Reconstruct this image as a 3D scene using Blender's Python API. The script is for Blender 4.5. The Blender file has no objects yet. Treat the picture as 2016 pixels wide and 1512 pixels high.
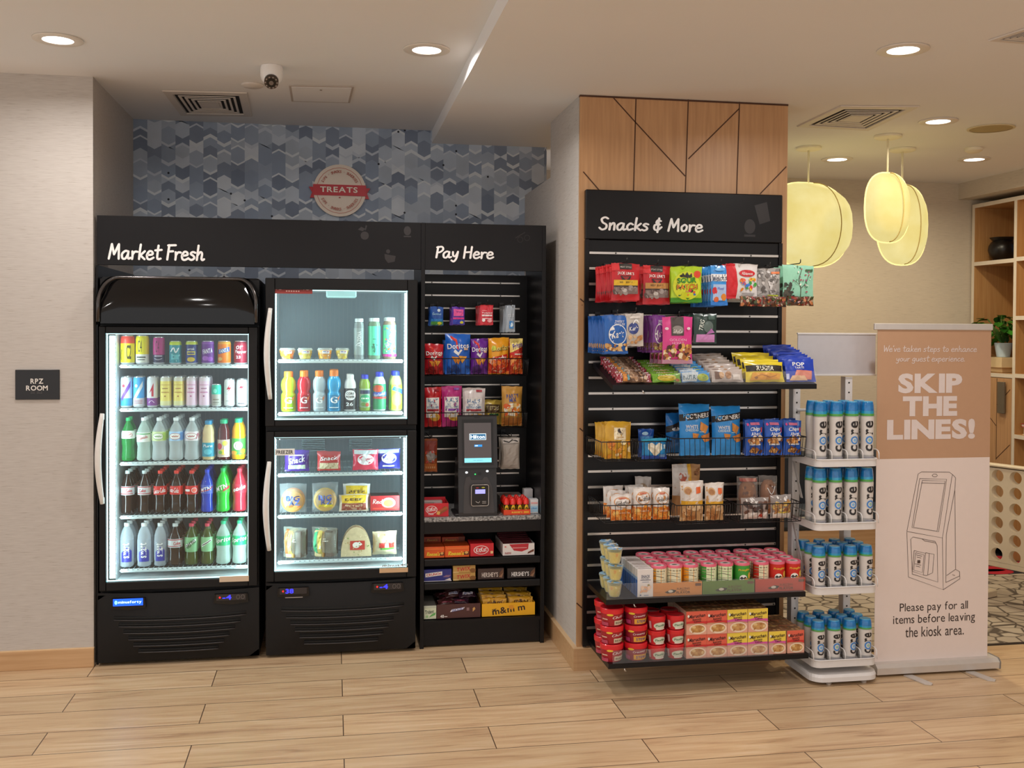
import bpy, bmesh, math, random
from mathutils import Matrix, Vector, geometry
S = bpy.context.scene
COL = S.collection
# ------------------------------------------------------------------ camera
F=2010.6; YAW=math.radians(9.957); PIT=math.radians(.9255); ROLL=math.radians(.2904); SH=-74.3; H=1.6
cy_,sy_=math.cos(YAW),math.sin(YAW); cp_,sp_=math.cos(PIT),math.sin(PIT); cr_,sr_=math.cos(ROLL),math.sin(ROLL)
_R0=(cy_,-sy_,0.); _U0=(sy_*sp_,cy_*sp_,cp_)
FW=Vector((sy_*cp_,cy_*cp_,-sp_))
RX=Vector(tuple(cr_*a+sr_*b for a,b in zip(_R0,_U0))); UP=Vector(tuple(-sr_*a+cr_*b for a,b in zip(_R0,_U0)))
cd=bpy.data.cameras.new('camera'); cam=bpy.data.objects.new('camera',cd); COL.objects.link(cam)
cam.matrix_world=Matrix(((RX.x,UP.x,-FW.x,0),(RX.y,UP.y,-FW.y,0),(RX.z,UP.z,-FW.z,H),(0,0,0,1)))
cd.sensor_fit='HORIZONTAL'; cd.sensor_width=36; cd.lens=F*36/2016; cd.shift_y=SH/2016; cd.clip_start=.05
S.camera=cam
# ------------------------------------------------------------------ world, exposure
S.view_settings.view_transform='Standard'; S.view_settings.look='None'; S.view_settings.gamma=1
S.view_settings.use_curve_mapping=False; S.view_settings.exposure=0.14
W=bpy.data.worlds.new('lobby'); S.world=W; W.use_nodes=True
W.node_tree.nodes['Background'].inputs[0].default_value=(1,.985,.975,1); W.node_tree.nodes['Background'].inputs[1].default_value=.92
S.cycles.transparent_max_bounces=24; S.cycles.max_bounces=7; S.cycles.sample_clamp_indirect=4
LAMP=9.6      # watts of one ceiling downlight
LED=2.5        # watts of one cooler strip
# pixel of the photograph -> point of the room on a plane
def ray(px,py):
    u=(px-1008)/F; v=-(py-756-SH)/F
    return FW+u*RX+v*UP
def atY(px,py,Y):
    d=ray(px,py); t=Y/d.y; return Vector((d.x*t,Y,H+d.z*t))
def atX(px,py,X):
    d=ray(px,py); t=X/d.x; return Vector((X,d.y*t,H+d.z*t))
def atZ(px,py,Z):
    d=ray(px,py); t=(Z-H)/d.z; return Vector((d.x*t,d.y*t,Z))
def XX(px,Y,py=800): return atY(px,py,Y).x
def ZZ(py,Y,px=1000): return atY(px,py,Y).z
def RC(a,b,c,d,Y):     # pixel rectangle -> x centre, z bottom, width, height
    m=(b+d)/2; n=(a+c)/2; x0=atY(a,m,Y).x; x1=atY(c,m,Y).x; z1=atY(n,b,Y).z; z0=atY(n,d,Y).z
    return (x0+x1)/2,z0,x1-x0,z1-z0
# ------------------------------------------------------------------ materials
def lin(h):
    h=h.lstrip('#'); r=[int(h[i:i+2],16)/255 for i in (0,2,4)]
    return tuple(c/12.92 if c<=.04045 else ((c+.055)/1.055)**2.4 for c in r)
_mats={}
def N(nt,t,**k):
    n=nt.nodes.new(t)
    for a,b in k.items(): setattr(n,a,b)
    return n
def new_mat(name):
    m=bpy.data.materials.new(name); m.use_nodes=True; nt=m.node_tree
    return m,nt,nt.nodes['Principled BSDF'],nt.nodes['Material Output']
def paint(h,rough=.42,metal=0.,spec=.5,var=.05,scale=30.,coat=0.,bump=0.,bscale=80.):
    key=('paint',h,rough,metal,spec,var,scale,coat,bump)
    if key in _mats: return _mats[key]
    m,nt,b,o=new_mat('paint_%s'%h.lstrip('#')); c=lin(h); g=1.12
    tc=N(nt,'ShaderNodeTexCoord'); no=N(nt,'ShaderNodeTexNoise'); no.inputs['Scale'].default_value=scale
    nt.links.new(tc.outputs['Object'],no.inputs['Vector'])
    mx=N(nt,'ShaderNodeMix',data_type='RGBA')
    mx.inputs[6].default_value=tuple(min(.92,max(.002,x*g*(1-var))) for x in c)+(1,)
    mx.inputs[7].default_value=tuple(min(.92,max(.002,x*g*(1+var))) for x in c)+(1,)
    nt.links.new(no.outputs[0],mx.inputs[0]); nt.links.new(mx.outputs[2],b.inputs['Base Color'])
    b.inputs['Roughness'].default_value=rough; b.inputs['Metallic'].default_value=metal
    b.inputs['Specular IOR Level'].default_value=spec; b.inputs['Coat Weight'].default_value=coat
    if bump:
        n2=N(nt,'ShaderNodeTexNoise'); n2.inputs['Scale'].default_value=bscale; nt.links.new(tc.outputs['Object'],n2.inputs['Vector'])
        bp=N(nt,'ShaderNodeBump'); bp.inputs['Strength'].default_value=bump; nt.links.new(n2.outputs[0],bp.inputs['Height']); nt.links.new(bp.outputs[0],b.inputs['Normal'])
    _mats[key]=m; return m
def foil(h): return paint(h,rough=.27,spec=.5,var=.1,scale=60,bump=.15,bscale=45)
def glow(h,s):
    key=('glow',h,s)
    if key in _mats: return _mats[key]
    m,nt,b,o=new_mat('glow_'+h.lstrip('#')); c=lin(h)
    b.inputs['Base Color'].default_value=c+(1,); b.inputs['Emission Color'].default_value=c+(1,); b.inputs['Emission Strength'].default_value=s
    _mats[key]=m; return m
def clear(h,fac=.3,rough=.08,tint=None):      # thin clear plastic or glass: mostly lets light through, partly shines
    key=('clear',h,fac,rough,tint)
    if key in _mats: return _mats[key]
    m,nt,b,o=new_mat('clear_'+h.lstrip('#')); c=lin(h)
    b.inputs['Base Color'].default_value=c+(1,); b.inputs['Roughness'].default_value=rough
    t=N(nt,'ShaderNodeBsdfTransparent'); t.inputs[0].default_value=(lin(tint) if tint else (1,1,1))+(1,)
    fr=N(nt,'ShaderNodeLayerWeight'); fr.inputs[0].default_value=.35
    mr=N(nt,'ShaderNodeMapRange'); mr.inputs[3].default_value=fac; mr.inputs[4].default_value=min(1,fac+.45)
    nt.links.new(fr.outputs['Facing'],mr.inputs[0])
    mx=N(nt,'ShaderNodeMixShader'); nt.links.new(mr.outputs[0],mx.inputs[0]); nt.links.new(t.outputs[0],mx.inputs[1]); nt.links.new(b.outputs[0],mx.inputs[2])
    nt.links.new(mx.outputs[0],o.inputs[0]); _mats[key]=m; return m
def pane_mat():                       # door glass
    if 'pane' in _mats: return _mats['pane']
    m,nt,b,o=new_mat('door_glass'); t=N(nt,'ShaderNodeBsdfTransparent'); t.inputs[0].default_value=(.93,.97,.97,1)
    g=N(nt,'ShaderNodeBsdfGlossy'); g.inputs['Roughness'].default_value=.02; g.inputs[0].default_value=(1,1,1,1)
    mx=N(nt,'ShaderNodeMixShader'); mx.inputs[0].default_value=.035
    nt.links.new(t.outputs[0],mx.inputs[1]); nt.links.new(g.outputs[0],mx.inputs[2]); nt.links.new(mx.outputs[0],o.inputs[0])
    _mats['pane']=m; return m
def MT(m): return paint(m) if isinstance(m,str) else m
BLK=paint('#0f0d0f',rough=.36,var=.12,scale=8,spec=.28)          # satin black laminate
BLKG=paint('#0b0a0b',rough=.07,spec=.4)                  # shiny black plastic
BLKM=paint('#100f10',rough=.46,spec=.3)
STEEL=paint('#c9c2bb',rough=.3,metal=.85)
WHT=paint('#e6e2df',rough=.35)
# ------------------------------------------------------------------ mesh collector
class M:
    def __init__(s): s.v=[]; s.f=[]; s.fm=[]; s.fs=[]; s.mats=[]
    def mi(s,m):
        m=MT(m)
        if m not in s.mats: s.mats.append(m)
        return s.mats.index(m)
    def add(s,vs,fs,m,sm=False):
        b=len(s.v); s.v+=[tuple(v) for v in vs]; i=s.mi(m)
        for f in fs: s.f.append(tuple(b+k for k in f)); s.fm.append(i); s.fs.append(sm)
        return s
    def box(s,x0,x1,y0,y1,z0,z1,m,b=0.):
        if b<=0:
            vs=[(x,y,z) for x in(x0,x1) for y in(y0,y1) for z in(z0,z1)]
            return s.add(vs,[(0,1,3,2),(4,6,7,5),(0,4,5,1),(2,3,7,6),(0,2,6,4),(1,5,7,3)],m)
        b=min(b,(x1-x0)/2.01,(y1-y0)/2.01,(z1-z0)/2.01)
        vs=[];X=(x0,x1);Y=(y0,y1);Z=(z0,z1);g=(b,-b)
        for i in(0,1):
            for j in(0,1):
                for k in(0,1):
                    vs+=[(X[i],Y[j]+g[j],Z[k]+g[k]),(X[i]+g[i],Y[j],Z[k]+g[k]),(X[i]+g[i],Y[j]+g[j],Z[k])]
        q=lambda i,j,k,a:(i*4+j*2+k)*3+a
        fs=[]
        for i in(0,1):
            fs.append((q(i,0,0,0),q(i,1,0,0),q(i,1,1,0),q(i,0,1,0)))
            fs.append((q(0,i,0,1),q(1,i,0,1),q(1,i,1,1),q(0,i,1,1)))
            fs.append((q(0,0,i,2),q(1,0,i,2),q(1,1,i,2),q(0,1,i,2)))
            for j in(0,1):
                fs.append((q(i,j,0,0),q(i,j,1,0),q(i,j,1,1),q(i,j,0,1)))
                fs.append((q(i,0,j,0),q(i,1,j,0),q(i,1,j,2),q(i,0,j,2)))
                fs.append((q(0,i,j,1),q(1,i,j,1),q(1,i,j,2),q(0,i,j,2)))
                for k in(0,1): fs.append((q(i,j,k,0),q(i,j,k,1),q(i,j,k,2)))
        return s.add(vs,fs,m)
    def lathe(s,prof,m,c=(0,0),n=20,cap=True,ell=1.):
        prof=[(p[0],p[1],MT(p[2]) if len(p)>2 else None) for p in prof]
        ring=lambda r,z:[(c[0]+r*math.sin(2*math.pi*i/n),c[1]-r*ell*math.cos(2*math.pi*i/n),z) for i in range(n)]
        cur=MT(m); last=None; ld=None
        for a,b_ in zip(prof,prof[1:]):
            if a[2] is not None: cur=a[2]
            d=(b_[0]-a[0],b_[1]-a[1]); L=math.hypot(*d)
            if L<1e-9: continue
            d=(d[0]/L,d[1]/L); i=s.mi(cur)
            if last is None or ld[0]*d[0]+ld[1]*d[1]<.8:
                last=len(s.v); s.v+=ring(a[0],a[1])
            nx=len(s.v); s.v+=ring(b_[0],b_[1])
            for k in range(n):
                s.f.append((last+k,last+(k+1)%n,nx+(k+1)%n,nx+k)); s.fm.append(i); s.fs.append(True)
            last=nx; ld=d
        if cap:
            for p,mm in((prof[0],m),(prof[-1],cur)):
                if p[0]>1e-4: s.add(ring(p[0],p[1]),[tuple(range(n))],mm)
        return s
    def tube(s,pts,r,m,n=6,closed=False,flat=1.):
        P=[Vector(p) for p in pts]; k=len(P); b=len(s.v); i=s.mi(m); nrm=None
        for a in range(k):
            t=(P[(a+1)%k]-P[a-1]) if closed or 0<a<k-1 else (P[1]-P[0] if a==0 else P[-1]-P[-2])
            t.normalize()
            if nrm is None:
                nrm=Vector((0,0,1)) if abs(t.z)<.9 else Vector((1,0,0))
            nrm=(nrm-t*nrm.dot(t)).normalized(); bi=t.cross(nrm)
            rr=r[a] if isinstance(r,(list,tuple)) else r
            for q in range(n):
                w=2*math.pi*q/n; s.v.append(tuple(P[a]+nrm*rr*math.cos(w)+bi*rr*flat*math.sin(w)))
        for a in range(k if closed else k-1):
            for q in range(n):
                c=(a+1)%k; s.f.append((b+a*n+q,b+a*n+(q+1)%n,b+c*n+(q+1)%n,b+c*n+q)); s.fm.append(i); s.fs.append(True)
        if not closed:
            for a in(0,k-1): s.f.append(tuple(b+a*n+q for q in range(n))); s.fm.append(i); s.fs.append(False)
        return s
    def prism(s,pts,fn0,fn1,m,sm=False):    # outline swept between two placements
        n=len(pts); vs=[fn0(*p) for p in pts]+[fn1(*p) for p in pts]
        return s.add(vs,[tuple(range(n)),tuple(range(2*n-1,n-1,-1))]+[(i,(i+1)%n,n+(i+1)%n,n+i) for i in range(n)],m,sm)
    def grid(s,fn,nx,ny,m,sm=True):
        vs=[fn(i/nx,j/ny) for j in range(ny+1) for i in range(nx+1)]
        fs=[(j*(nx+1)+i,j*(nx+1)+i+1,(j+1)*(nx+1)+i+1,(j+1)*(nx+1)+i) for j in range(ny) for i in range(nx)]
        return s.add(vs,fs,m,sm)
    def mesh(s,name):
        me=bpy.data.meshes.new(name); me.from_pydata(s.v,[],s.f)
        for m in s.mats: me.materials.append(m)
        me.polygons.foreach_set('material_index',s.fm); me.polygons.foreach_set('use_smooth',s.fs)
        bm=bmesh.new(); bm.from_mesh(me); bmesh.ops.recalc_face_normals(bm,faces=bm.faces); bm.to_mesh(me); bm.free()
        me.update(); return me
    def build(s,name,parent=None,loc=(0,0,0),rot=(0,0,0)): return ob(name,s.mesh(name),parent,loc,rot)
def ob(name,me,parent=None,loc=(0,0,0),rot=(0,0,0)):
    o=bpy.data.objects.new(name,me); COL.objects.link(o); o.location=loc; o.rotation_euler=rot
    if parent is not None: o.parent=parent
    return o
def tag(o,label,cat,group=None):
    o['label']=label; o['category']=cat
    if group: o['group']=group
    return o
def thing(name,label,cat,loc=(0,0,0),rz=0,group=None): return tag(ob(name,None,None,loc,(0,0,rz)),label,cat,group)
def struct(name,m,loc=(0,0,0)):
    o=m.build(name,None,loc); o['kind']='structure'; return o
def dup(o,loc,label=None,group=None,rz=None,rot=None,parent=None):
    c=o.copy(); COL.objects.link(c)
    if parent is not None: c.parent=parent
    else:
        c.location=loc
        if rz is not None: c.rotation_euler=(0,0,rz)
        if rot is not None: c.rotation_euler=rot
        if label: c['label']=label
        if group: c['group']=group
    for ch in o.children: dup(ch,None,parent=c)
    return c
# ------------------------------------------------------------------ lettering
def _glyphs():
    dg=None; tmp=[]
    for st,off in(('r',0.),('b',.022),('h',.05)):
        for k in range(33,127):
            cu=bpy.data.curves.new('g','FONT'); cu.body=chr(k); cu.offset=off; cu.resolution_u=3
            o=bpy.data.objects.new('g',cu); COL.objects.link(o); tmp.append((st,chr(k),o,cu))
    dg=bpy.context.evaluated_depsgraph_get(); G={}
    for st,ch,o,cu in tmp:
        me=bpy.data.meshes.new_from_object(o.evaluated_get(dg))
        v=[(p.co.x,p.co.y) for p in me.vertices]; f=[tuple(p.vertices) for p in me.polygons]
        x0=min([p[0] for p in v] or [0]); x1=max([p[0] for p in v] or [.2])
        G[st,ch]=(v,f,x0,x1); bpy.data.meshes.remove(me)
    for st,ch,o,cu in tmp: bpy.data.objects.remove(o); bpy.data.curves.remove(cu)
    return G
GL=_glyphs()
SCR={'a':('.42,.5 .25,.55 .05,.35 .1,.05 .28,.02 .42,.3 .44,.52;.44,.52 .44,.15 .5,.02 .62,.08',.6),'r':('.06,.52 .1,.25 .1,0;.1,.3 .22,.5 .4,.5',.42),
'k':('.1,1 .09,.5 .1,0;.42,.55 .14,.25;.14,.27 .46,0',.5),'e':('.05,.28 .4,.34 .36,.52 .18,.55 .05,.3 .12,.04 .3,0 .5,.12',.5),
't':('.2,.95 .2,.2 .28,.02 .44,.06;.02,.62 .44,.66',.45),'s':('.38,.5 .2,.55 .08,.42 .3,.26 .34,.1 .18,0 .02,.06',.42),
'h':('.08,1 .08,.5 .08,0;.08,.3 .25,.55 .38,.45 .38,.1 .46,0 .56,.06',.56),'n':('.06,.52 .08,.25 .08,0;.08,.3 .25,.55 .36,.45 .38,0',.48),
'c':('.4,.46 .22,.55 .05,.3 .16,.02 .44,.12',.45),'o':('.25,.55 .06,.35 .14,.03 .36,.1 .4,.4 .25,.55',.48),
'y':('.06,.52 .12,.2 .28,.15 .42,.5;.42,.55 .38,0 .22,-.32 .04,-.22',.5),'p':('.08,.52 .08,.1 .08,-.35;.08,.35 .25,.55 .42,.35 .3,.05 .1,.08',.48),
'u':('.06,.52 .08,.12 .24,.02 .38,.2 .4,.52;.4,.52 .42,.02',.5),'g':('.42,.48 .24,.55 .05,.3 .16,.05 .36,.2 .42,.5;.42,.52 .38,-.2 .2,-.35 .04,-.22',.5),
'i':('.08,.52 .1,0;.1,.74 .12,.78',.22),'x':('.04,.52 .38,0;.38,.52 .02,0',.42),'v':('.04,.52 .18,0;.18,0 .36,.54',.4),'l':('.08,1 .08,.1 .2,.02',.24),
'd':('.4,.5 .22,.52 .05,.3 .14,.02 .36,.12 .42,.4;.44,1 .42,.4 .46,0',.52),'m':('.06,.52 .08,0;.08,.3 .2,.55 .28,.4 .28,0;.28,.3 .42,.55 .5,.4 .52,0',.6),
'M':('.05,0 .14,1;.14,1 .36,.3;.36,.3 .6,1;.6,1 .7,0',.8),'F':('.12,1 .11,.5 .1,0;.05,.98 .55,1;.1,.55 .42,.58',.5),
'P':('.12,.95 .1,0;.05,.9 .4,.95 .5,.7 .3,.48 .1,.45',.5),'H':('.08,1 .08,0;.55,1 .55,0;.08,.5 .55,.54',.68),
'S':('.5,.9 .3,1 .1,.85 .2,.58 .45,.4 .45,.12 .22,0 .03,.15',.58),'W':('.02,1 .15,0;.15,0 .35,.7;.35,.7 .52,0;.52,0 .75,1',.75),
'&':('.42,.8 .22,.86 .15,.62 .38,.52;.38,.52 .06,.45 .08,.12 .3,.06 .52,.3;.28,1.02 .3,-.12',.62),"'":('.06,1 .03,.8',.12),'.':('.06,.02 .08,.05',.16),
'K':('.08,1 .08,0;.5,1 .12,.45;.12,.45 .55,0',.55),'C':('.5,.85 .3,1 .06,.6 .12,.1 .35,0 .55,.2',.56),'-':('.04,.35 .3,.37',.36),'R':('.1,1 .08,0;.05,.95 .4,.98 .46,.7 .1,.5;.15,.5 .5,0',.55),'A':('.02,0 .3,1;.3,1 .55,0;.1,.4 .46,.4',.6),'w':('.04,.52 .14,0;.14,0 .26,.4;.26,.4 .38,0;.38,0 .52,.55',.55),'G':('.5,.85 .3,1 .06,.6 .14,.08 .4,.04 .5,.4;.3,.42 .55,.42',.6),'f':('.42,.95 .25,1 .18,.7 .16,0;.04,.55 .36,.56',.4),'b':('.08,1 .08,.02;.08,.3 .28,.55 .42,.3 .28,.02 .1,.06',.5),'N':('.06,0 .08,1;.08,1 .5,0;.5,0 .52,1',.62),'z':('.05,.52 .38,.52;.38,.52 .04,0;.04,0 .42,.02',.46),'L':('.1,1 .08,.05 .45,.05',.48)}
def smooth(P,k=5):
    if len(P)<3: return P
    Q=[P[0]]+P+[P[-1]]; out=[]
    for i in range(1,len(Q)-2):
        a,b,c,d=Q[i-1],Q[i],Q[i+1],Q[i+2]
        for j in range(k):
            t=j/k; out.append(tuple(.5*(2*b[n]+(c[n]-a[n])*t+(2*a[n]-5*b[n]+4*c[n]-d[n])*t*t+(3*b[n]-a[n]-3*c[n]+d[n])*t**3) for n in(0,1)))
    return out+[P[-1]]
_lay=[0]
def ribbon(P,r,V,Fc):      # a brush stroke; every piece lies a hair above the one before
    _lay[0]=(_lay[0]+1)%6; ly=_lay[0]*4
    for k,p in enumerate(P):
        if k in(0,len(P)-1):
            b=len(V); V.extend([(p[0]+r*math.cos(a*math.pi/4),p[1]+r*math.sin(a*math.pi/4),ly+(k>0)) for a in range(8)]); Fc.append(tuple(range(b,b+8)))
    L=[]
    for k in range(len(P)):
        a=P[max(0,k-1)]; c=P[min(len(P)-1,k+1)]; dx,dy=c[0]-a[0],c[1]-a[1]; n=math.hypot(dx,dy) or 1
        L.append(((P[k][0]-dy/n*r,P[k][1]+dx/n*r),(P[k][0]+dy/n*r,P[k][1]-dx/n*r)))
    for k in range(len(L)-1):
        b=len(V); l=ly+2+(k%2)
        V.extend([q+(l,) for q in(L[k][0],L[k][1],L[k+1][1],L[k+1][0])]); Fc.append((b,b+1,b+2,b+3))
_tx={}
def text2d(t,st='b',track=.07,wt=.055):
    key=(t,st,track,wt)
    if key in _tx: return _tx[key]
    V=[];Fc=[];x=0.
    for ch in t:
        if ch==' ': x+=.3; continue
        if st=='s':
            d,adv=SCR.get(ch) or SCR['o']
            for sk in d.split(';'):
                P=[tuple(map(float,q.split(','))) for q in sk.split()]
                ribbon([(x+p[0]+p[1]*.12,p[1]) for p in smooth(P)],wt,V,Fc)
            x+=adv+.04
        else:
            v,f,x0,x1=GL['r' if st in'rn' else 'h' if st=='h' else 'b',ch]; b=len(V)
            sh=.22 if st=='i' else 0
            V+=[(x+p[0]-x0+p[1]*sh,p[1]) for p in v]; Fc+=[tuple(b+i for i in q) for q in f]; x+=x1-x0+(.035 if st=='h' else track)
    xs=[p[0] for p in V];ys=[p[1] for p in V]; bx=(min(xs),min(ys),max(xs),max(ys))
    _tx[key]=(V,Fc,bx); return _tx[key]
# ------------------------------------------------------------------ printing on surfaces; surf(u,v,off) -> point, w,h size in metres
def tri_fine(V,T,w,h,lim):
    out=[]; st=[tuple(V[i] for i in t) for t in T]
    while st:
        t=st.pop(); L=[math.hypot((t[i][0]-t[(i+1)%3][0])*w,(t[i][1]-t[(i+1)%3][1])*h) for i in range(3)]; k=L.index(max(L))
        if L[k]>lim:
            a,b,c=t[k],t[(k+1)%3],t[(k+2)%3]; m=((a[0]+b[0])/2,(a[1]+b[1])/2); st+=[(a,m,c),(m,b,c)]
        else: out.append(t)
    return out
def gfx(m,G,surf,w,h,lim=None,o0=.0011,do=.0004):
    lim=lim or max(w,h)/7
    for k,g in enumerate(G):
        off=o0+do*k; q=g[0]
        put=lambda tris,c:[m.add([surf(p[0],p[1],off) for t in tris for p in t],[(3*i,3*i+1,3*i+2) for i in range(len(tris))],c)]
        if q=='r':
            _,a,b,c,d,col=g[:6]; nx=max(1,math.ceil((c-a)*w/lim)); ny=max(1,math.ceil((d-b)*h/lim))
            m.grid(lambda u,v:surf(a+(c-a)*u,b+(d-b)*v,off),nx,ny,col,False)
        elif q=='e':
            _,cu,cv,ru,rv,col=g[:6]; n=20
            R=[[(cu+ru*f*math.cos(2*math.pi*i/n),cv+rv*f*math.sin(2*math.pi*i/n)) for i in range(n)] for f in(.5,1)]
            T=[((cu,cv),R[0][i],R[0][(i+1)%n]) for i in range(n)]
            for i in range(n):
                a,b,c,d=R[0][i],R[1][i],R[1][(i+1)%n],R[0][(i+1)%n]; T+=[(a,b,c),(a,c,d)]
            put(T,col)
        elif q=='o':      # ring
            _,cu,cv,ru,rv,th,col=g[:7]; n=24; V=[]
            for i in range(n):
                a=2*math.pi*i/n; b=2*math.pi*(i+1)/n; e=lambda t,f:(cu+(ru-f*th/w)*math.cos(t),cv+(rv-f*th/h)*math.sin(t))
                V+=[(e(a,0),e(b,0),e(b,1)),(e(a,0),e(b,1),e(a,1))]
            put(V,col)
        elif q=='p':
            _,pts,col=g[:3]; T=geometry.tessellate_polygon([[Vector((p[0]*w,p[1]*h,0)) for p in pts]])
            put(tri_fine(pts,T,w,h,lim),col)
        elif q=='t':
            _,cu,cv,wu,hv,t,col=g[:7]; st=g[7] if len(g)>7 else 'b'; rot=math.radians(g[8]) if len(g)>8 else 0; wt=g[9] if len(g)>9 else .055
            V,Fc,bx=text2d(t,st,wt=wt); bw=bx[2]-bx[0]; bh=bx[3]-bx[1]
            sy=hv*h/bh; sx=sy if wu is None else wu*w/bw; c,s_=math.cos(rot),math.sin(rot); P=[]
            for p in V:
                x=(p[0]-(bx[0]+bx[2])/2)*sx; y=(p[1]-(bx[1]+bx[3])/2)*sy; P.append(surf(cu+(c*x-s_*y)/w,cv+(s_*x+c*y)/h,off+(p[2]*2.5e-5 if len(p)>2 else 0)))
            m.add(P,Fc,col)
        elif q=='x':      # scattered bits of food or print
            _,a,b,c,d,cols,n,sz,seed=g[:9]; rn=random.Random(seed)
            for i in range(n):
                cu=rn.uniform(a,c);cv=rn.uniform(b,d);r=sz*rn.uniform(.6,1.3);an=rn.uniform(0,3.2);el=rn.uniform(.45,1);kk=7
                pt=[(cu+(r*math.cos(t)*math.cos(an)-r*el*math.sin(t)*math.sin(an))/w,cv+(r*math.cos(t)*math.sin(an)+r*el*math.sin(t)*math.cos(an))/h) for t in[2*math.pi*j/kk for j in range(kk)]]
                pt=[(min(max(p[0],.02),.98),min(max(p[1],.01),.99)) for p in pt]
                m.add([surf(p[0],p[1],off+i*.00002) for p in pt],[tuple(range(kk))],cols[i%len(cols)])
        elif q=='k':
            _,pts,r,col=g[:4]; V=[];Fc=[]
            ribbon([(p[0]*w,p[1]*h) for p in (smooth(pts) if len(g)<5 else pts)],r,V,Fc); m.add([surf(p[0]/w,p[1]/h,off+p[2]*2.5e-5) for p in V],Fc,col)
# ================================================================== setting
def wood_mat(name,c1,c2,axis,scale=1.,rough=.4):
    m,nt,b,o=new_mat(name); tc=N(nt,'ShaderNodeTexCoord'); mp=N(nt,'ShaderNodeMapping')
    sc=[22*scale]*3; sc[axis]=1.1*scale; mp.inputs['Scale'].default_value=sc
    nt.links.new(tc.outputs['Object'],mp.inputs['Vector'])
    n1=N(nt,'ShaderNodeTexNoise'); n1.inputs['Scale'].default_value=3; n1.inputs['Detail'].default_value=6; nt.links.new(mp.outputs[0],n1.inputs['Vector'])
    cr=N(nt,'ShaderNodeValToRGB'); cr.color_ramp.elements[0].position=.3; cr.color_ramp.elements[1].position=.7
    cr.color_ramp.elements[0].color=lin(c1)+(1,); cr.color_ramp.elements[1].color=lin(c2)+(1,)
    nt.links.new(n1.outputs[0],cr.inputs[0]); nt.links.new(cr.outputs[0],b.inputs['Base Color']); b.inputs['Roughness'].default_value=rough
    return m
def floor_mat():
    m,nt,b,o=new_mat('wood_look_plank_tile'); L=nt.links.new
    tc=N(nt,'ShaderNodeTexCoord'); mp=N(nt,'ShaderNodeMapping'); mp.inputs['Location'].default_value=(-.045+1.15*6,-4.70+.2185*40,0)
    L(tc.outputs['Object'],mp.inputs['Vector'])
    def brick(mort):
        br=N(nt,'ShaderNodeTexBrick'); br.offset=.5; br.offset_frequency=2
        for k,v in(('Scale',1.),('Mortar Size',mort),('Mortar Smooth',.1),('Brick Width',1.15),('Row Height',.2185),('Bias',0.)): br.inputs[k].default_value=v
        br.inputs['Color1'].default_value=(0,0,0,1); br.inputs['Color2'].default_value=(1,1,1,1); br.inputs['Mortar'].default_value=(.5,.5,.5,1)
        L(mp.outputs[0],br.inputs['Vector']); return br
    b1=brick(.0022)
    # grain: stretched noise, shifted from plank to plank
    sh=N(nt,'ShaderNodeVectorMath',operation='MULTIPLY_ADD'); L(b1.outputs['Color'],sh.inputs[0]); sh.inputs[1].default_value=(7,5,3); L(tc.outputs['Object'],sh.inputs[2])
    m2=N(nt,'ShaderNodeMapping'); m2.inputs['Scale'].default_value=(1.1,13,1); L(sh.outputs[0],m2.inputs['Vector'])
    n1=N(nt,'ShaderNodeTexNoise'); n1.inputs['Scale'].default_value=1.7; n1.inputs['Detail'].default_value=7; n1.inputs['Roughness'].default_value=.62; n1.inputs['Distortion'].default_value=.9; L(m2.outputs[0],n1.inputs['Vector'])
    cr=N(nt,'ShaderNodeValToRGB'); e=cr.color_ramp.elements
    e[0].position=.25; e[0].color=lin('#9f7b5c')+(1,); e[1].position=.72; e[1].color=lin('#e2c6a6')+(1,)
    x=e.new(.42); x.color=lin('#cdab86')+(1,); x=e.new(.55); x.color=lin('#d8b992')+(1,)
    L(n1.outputs[0],cr.inputs[0])
    tone=N(nt,'ShaderNodeMix',data_type='RGBA',blend_type='MULTIPLY'); tone.inputs[0].default_value=1
    mr=N(nt,'ShaderNodeMapRange'); mr.inputs[3].default_value=.84; mr.inputs[4].default_value=1.04; L(b1.outputs['Color'],mr.inputs[0])
    L(cr.outputs[0],tone.inputs[6]); L(mr.outputs[0],tone.inputs[7])
    gr=N(nt,'ShaderNodeMix',data_type='RGBA'); L(b1.outputs['Fac'],gr.inputs[0]); L(tone.outputs[2],gr.inputs[6]); gr.inputs[7].default_value=lin('#5b4636')+(1,)
    L(gr.outputs[2],b.inputs['Base Color']); b.inputs['Roughness'].default_value=.34; b.inputs['Specular IOR Level'].default_value=.45
    return m
def fabric_mat(name,c1,c2,fleck):
    m,nt,b,o=new_mat(name); L=nt.links.new; tc=N(nt,'ShaderNodeTexCoord')
    mp=N(nt,'ShaderNodeMapping'); mp.inputs['Scale'].default_value=(6,6,120); L(tc.outputs['Object'],mp.inputs['Vector'])
    n=N(nt,'ShaderNodeTexNoise'); n.inputs['Scale'].default_value=3; n.inputs['Detail'].default_value=5; L(mp.outputs[0],n.inputs['Vector'])
    cr=N(nt,'ShaderNodeValToRGB'); e=cr.color_ramp.elements; e[0].position=.24; e[0].color=lin(fleck)+(1,); e[1].position=.75; e[1].color=lin(c2)+(1,)
    x=e.new(.36); x.color=lin(c1)+(1,)
    L(n.outputs[0],cr.inputs[0]); L(cr.outputs[0],b.inputs['Base Color']); b.inputs['Roughness'].default_value=.8
    bp=N(nt,'ShaderNodeBump'); bp.inputs['Strength'].default_value=.08; L(n.outputs[0],bp.inputs['Height']); L(bp.outputs[0],b.inputs['Normal'])
    return m
WALLM=fabric_mat('cream_fabric_wallpaper','#bcb4ad','#c8c1ba','#97897c')
WALLF=fabric_mat('beige_fabric_wallpaper','#cbbfae','#d6cab8','#a89a86')
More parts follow.
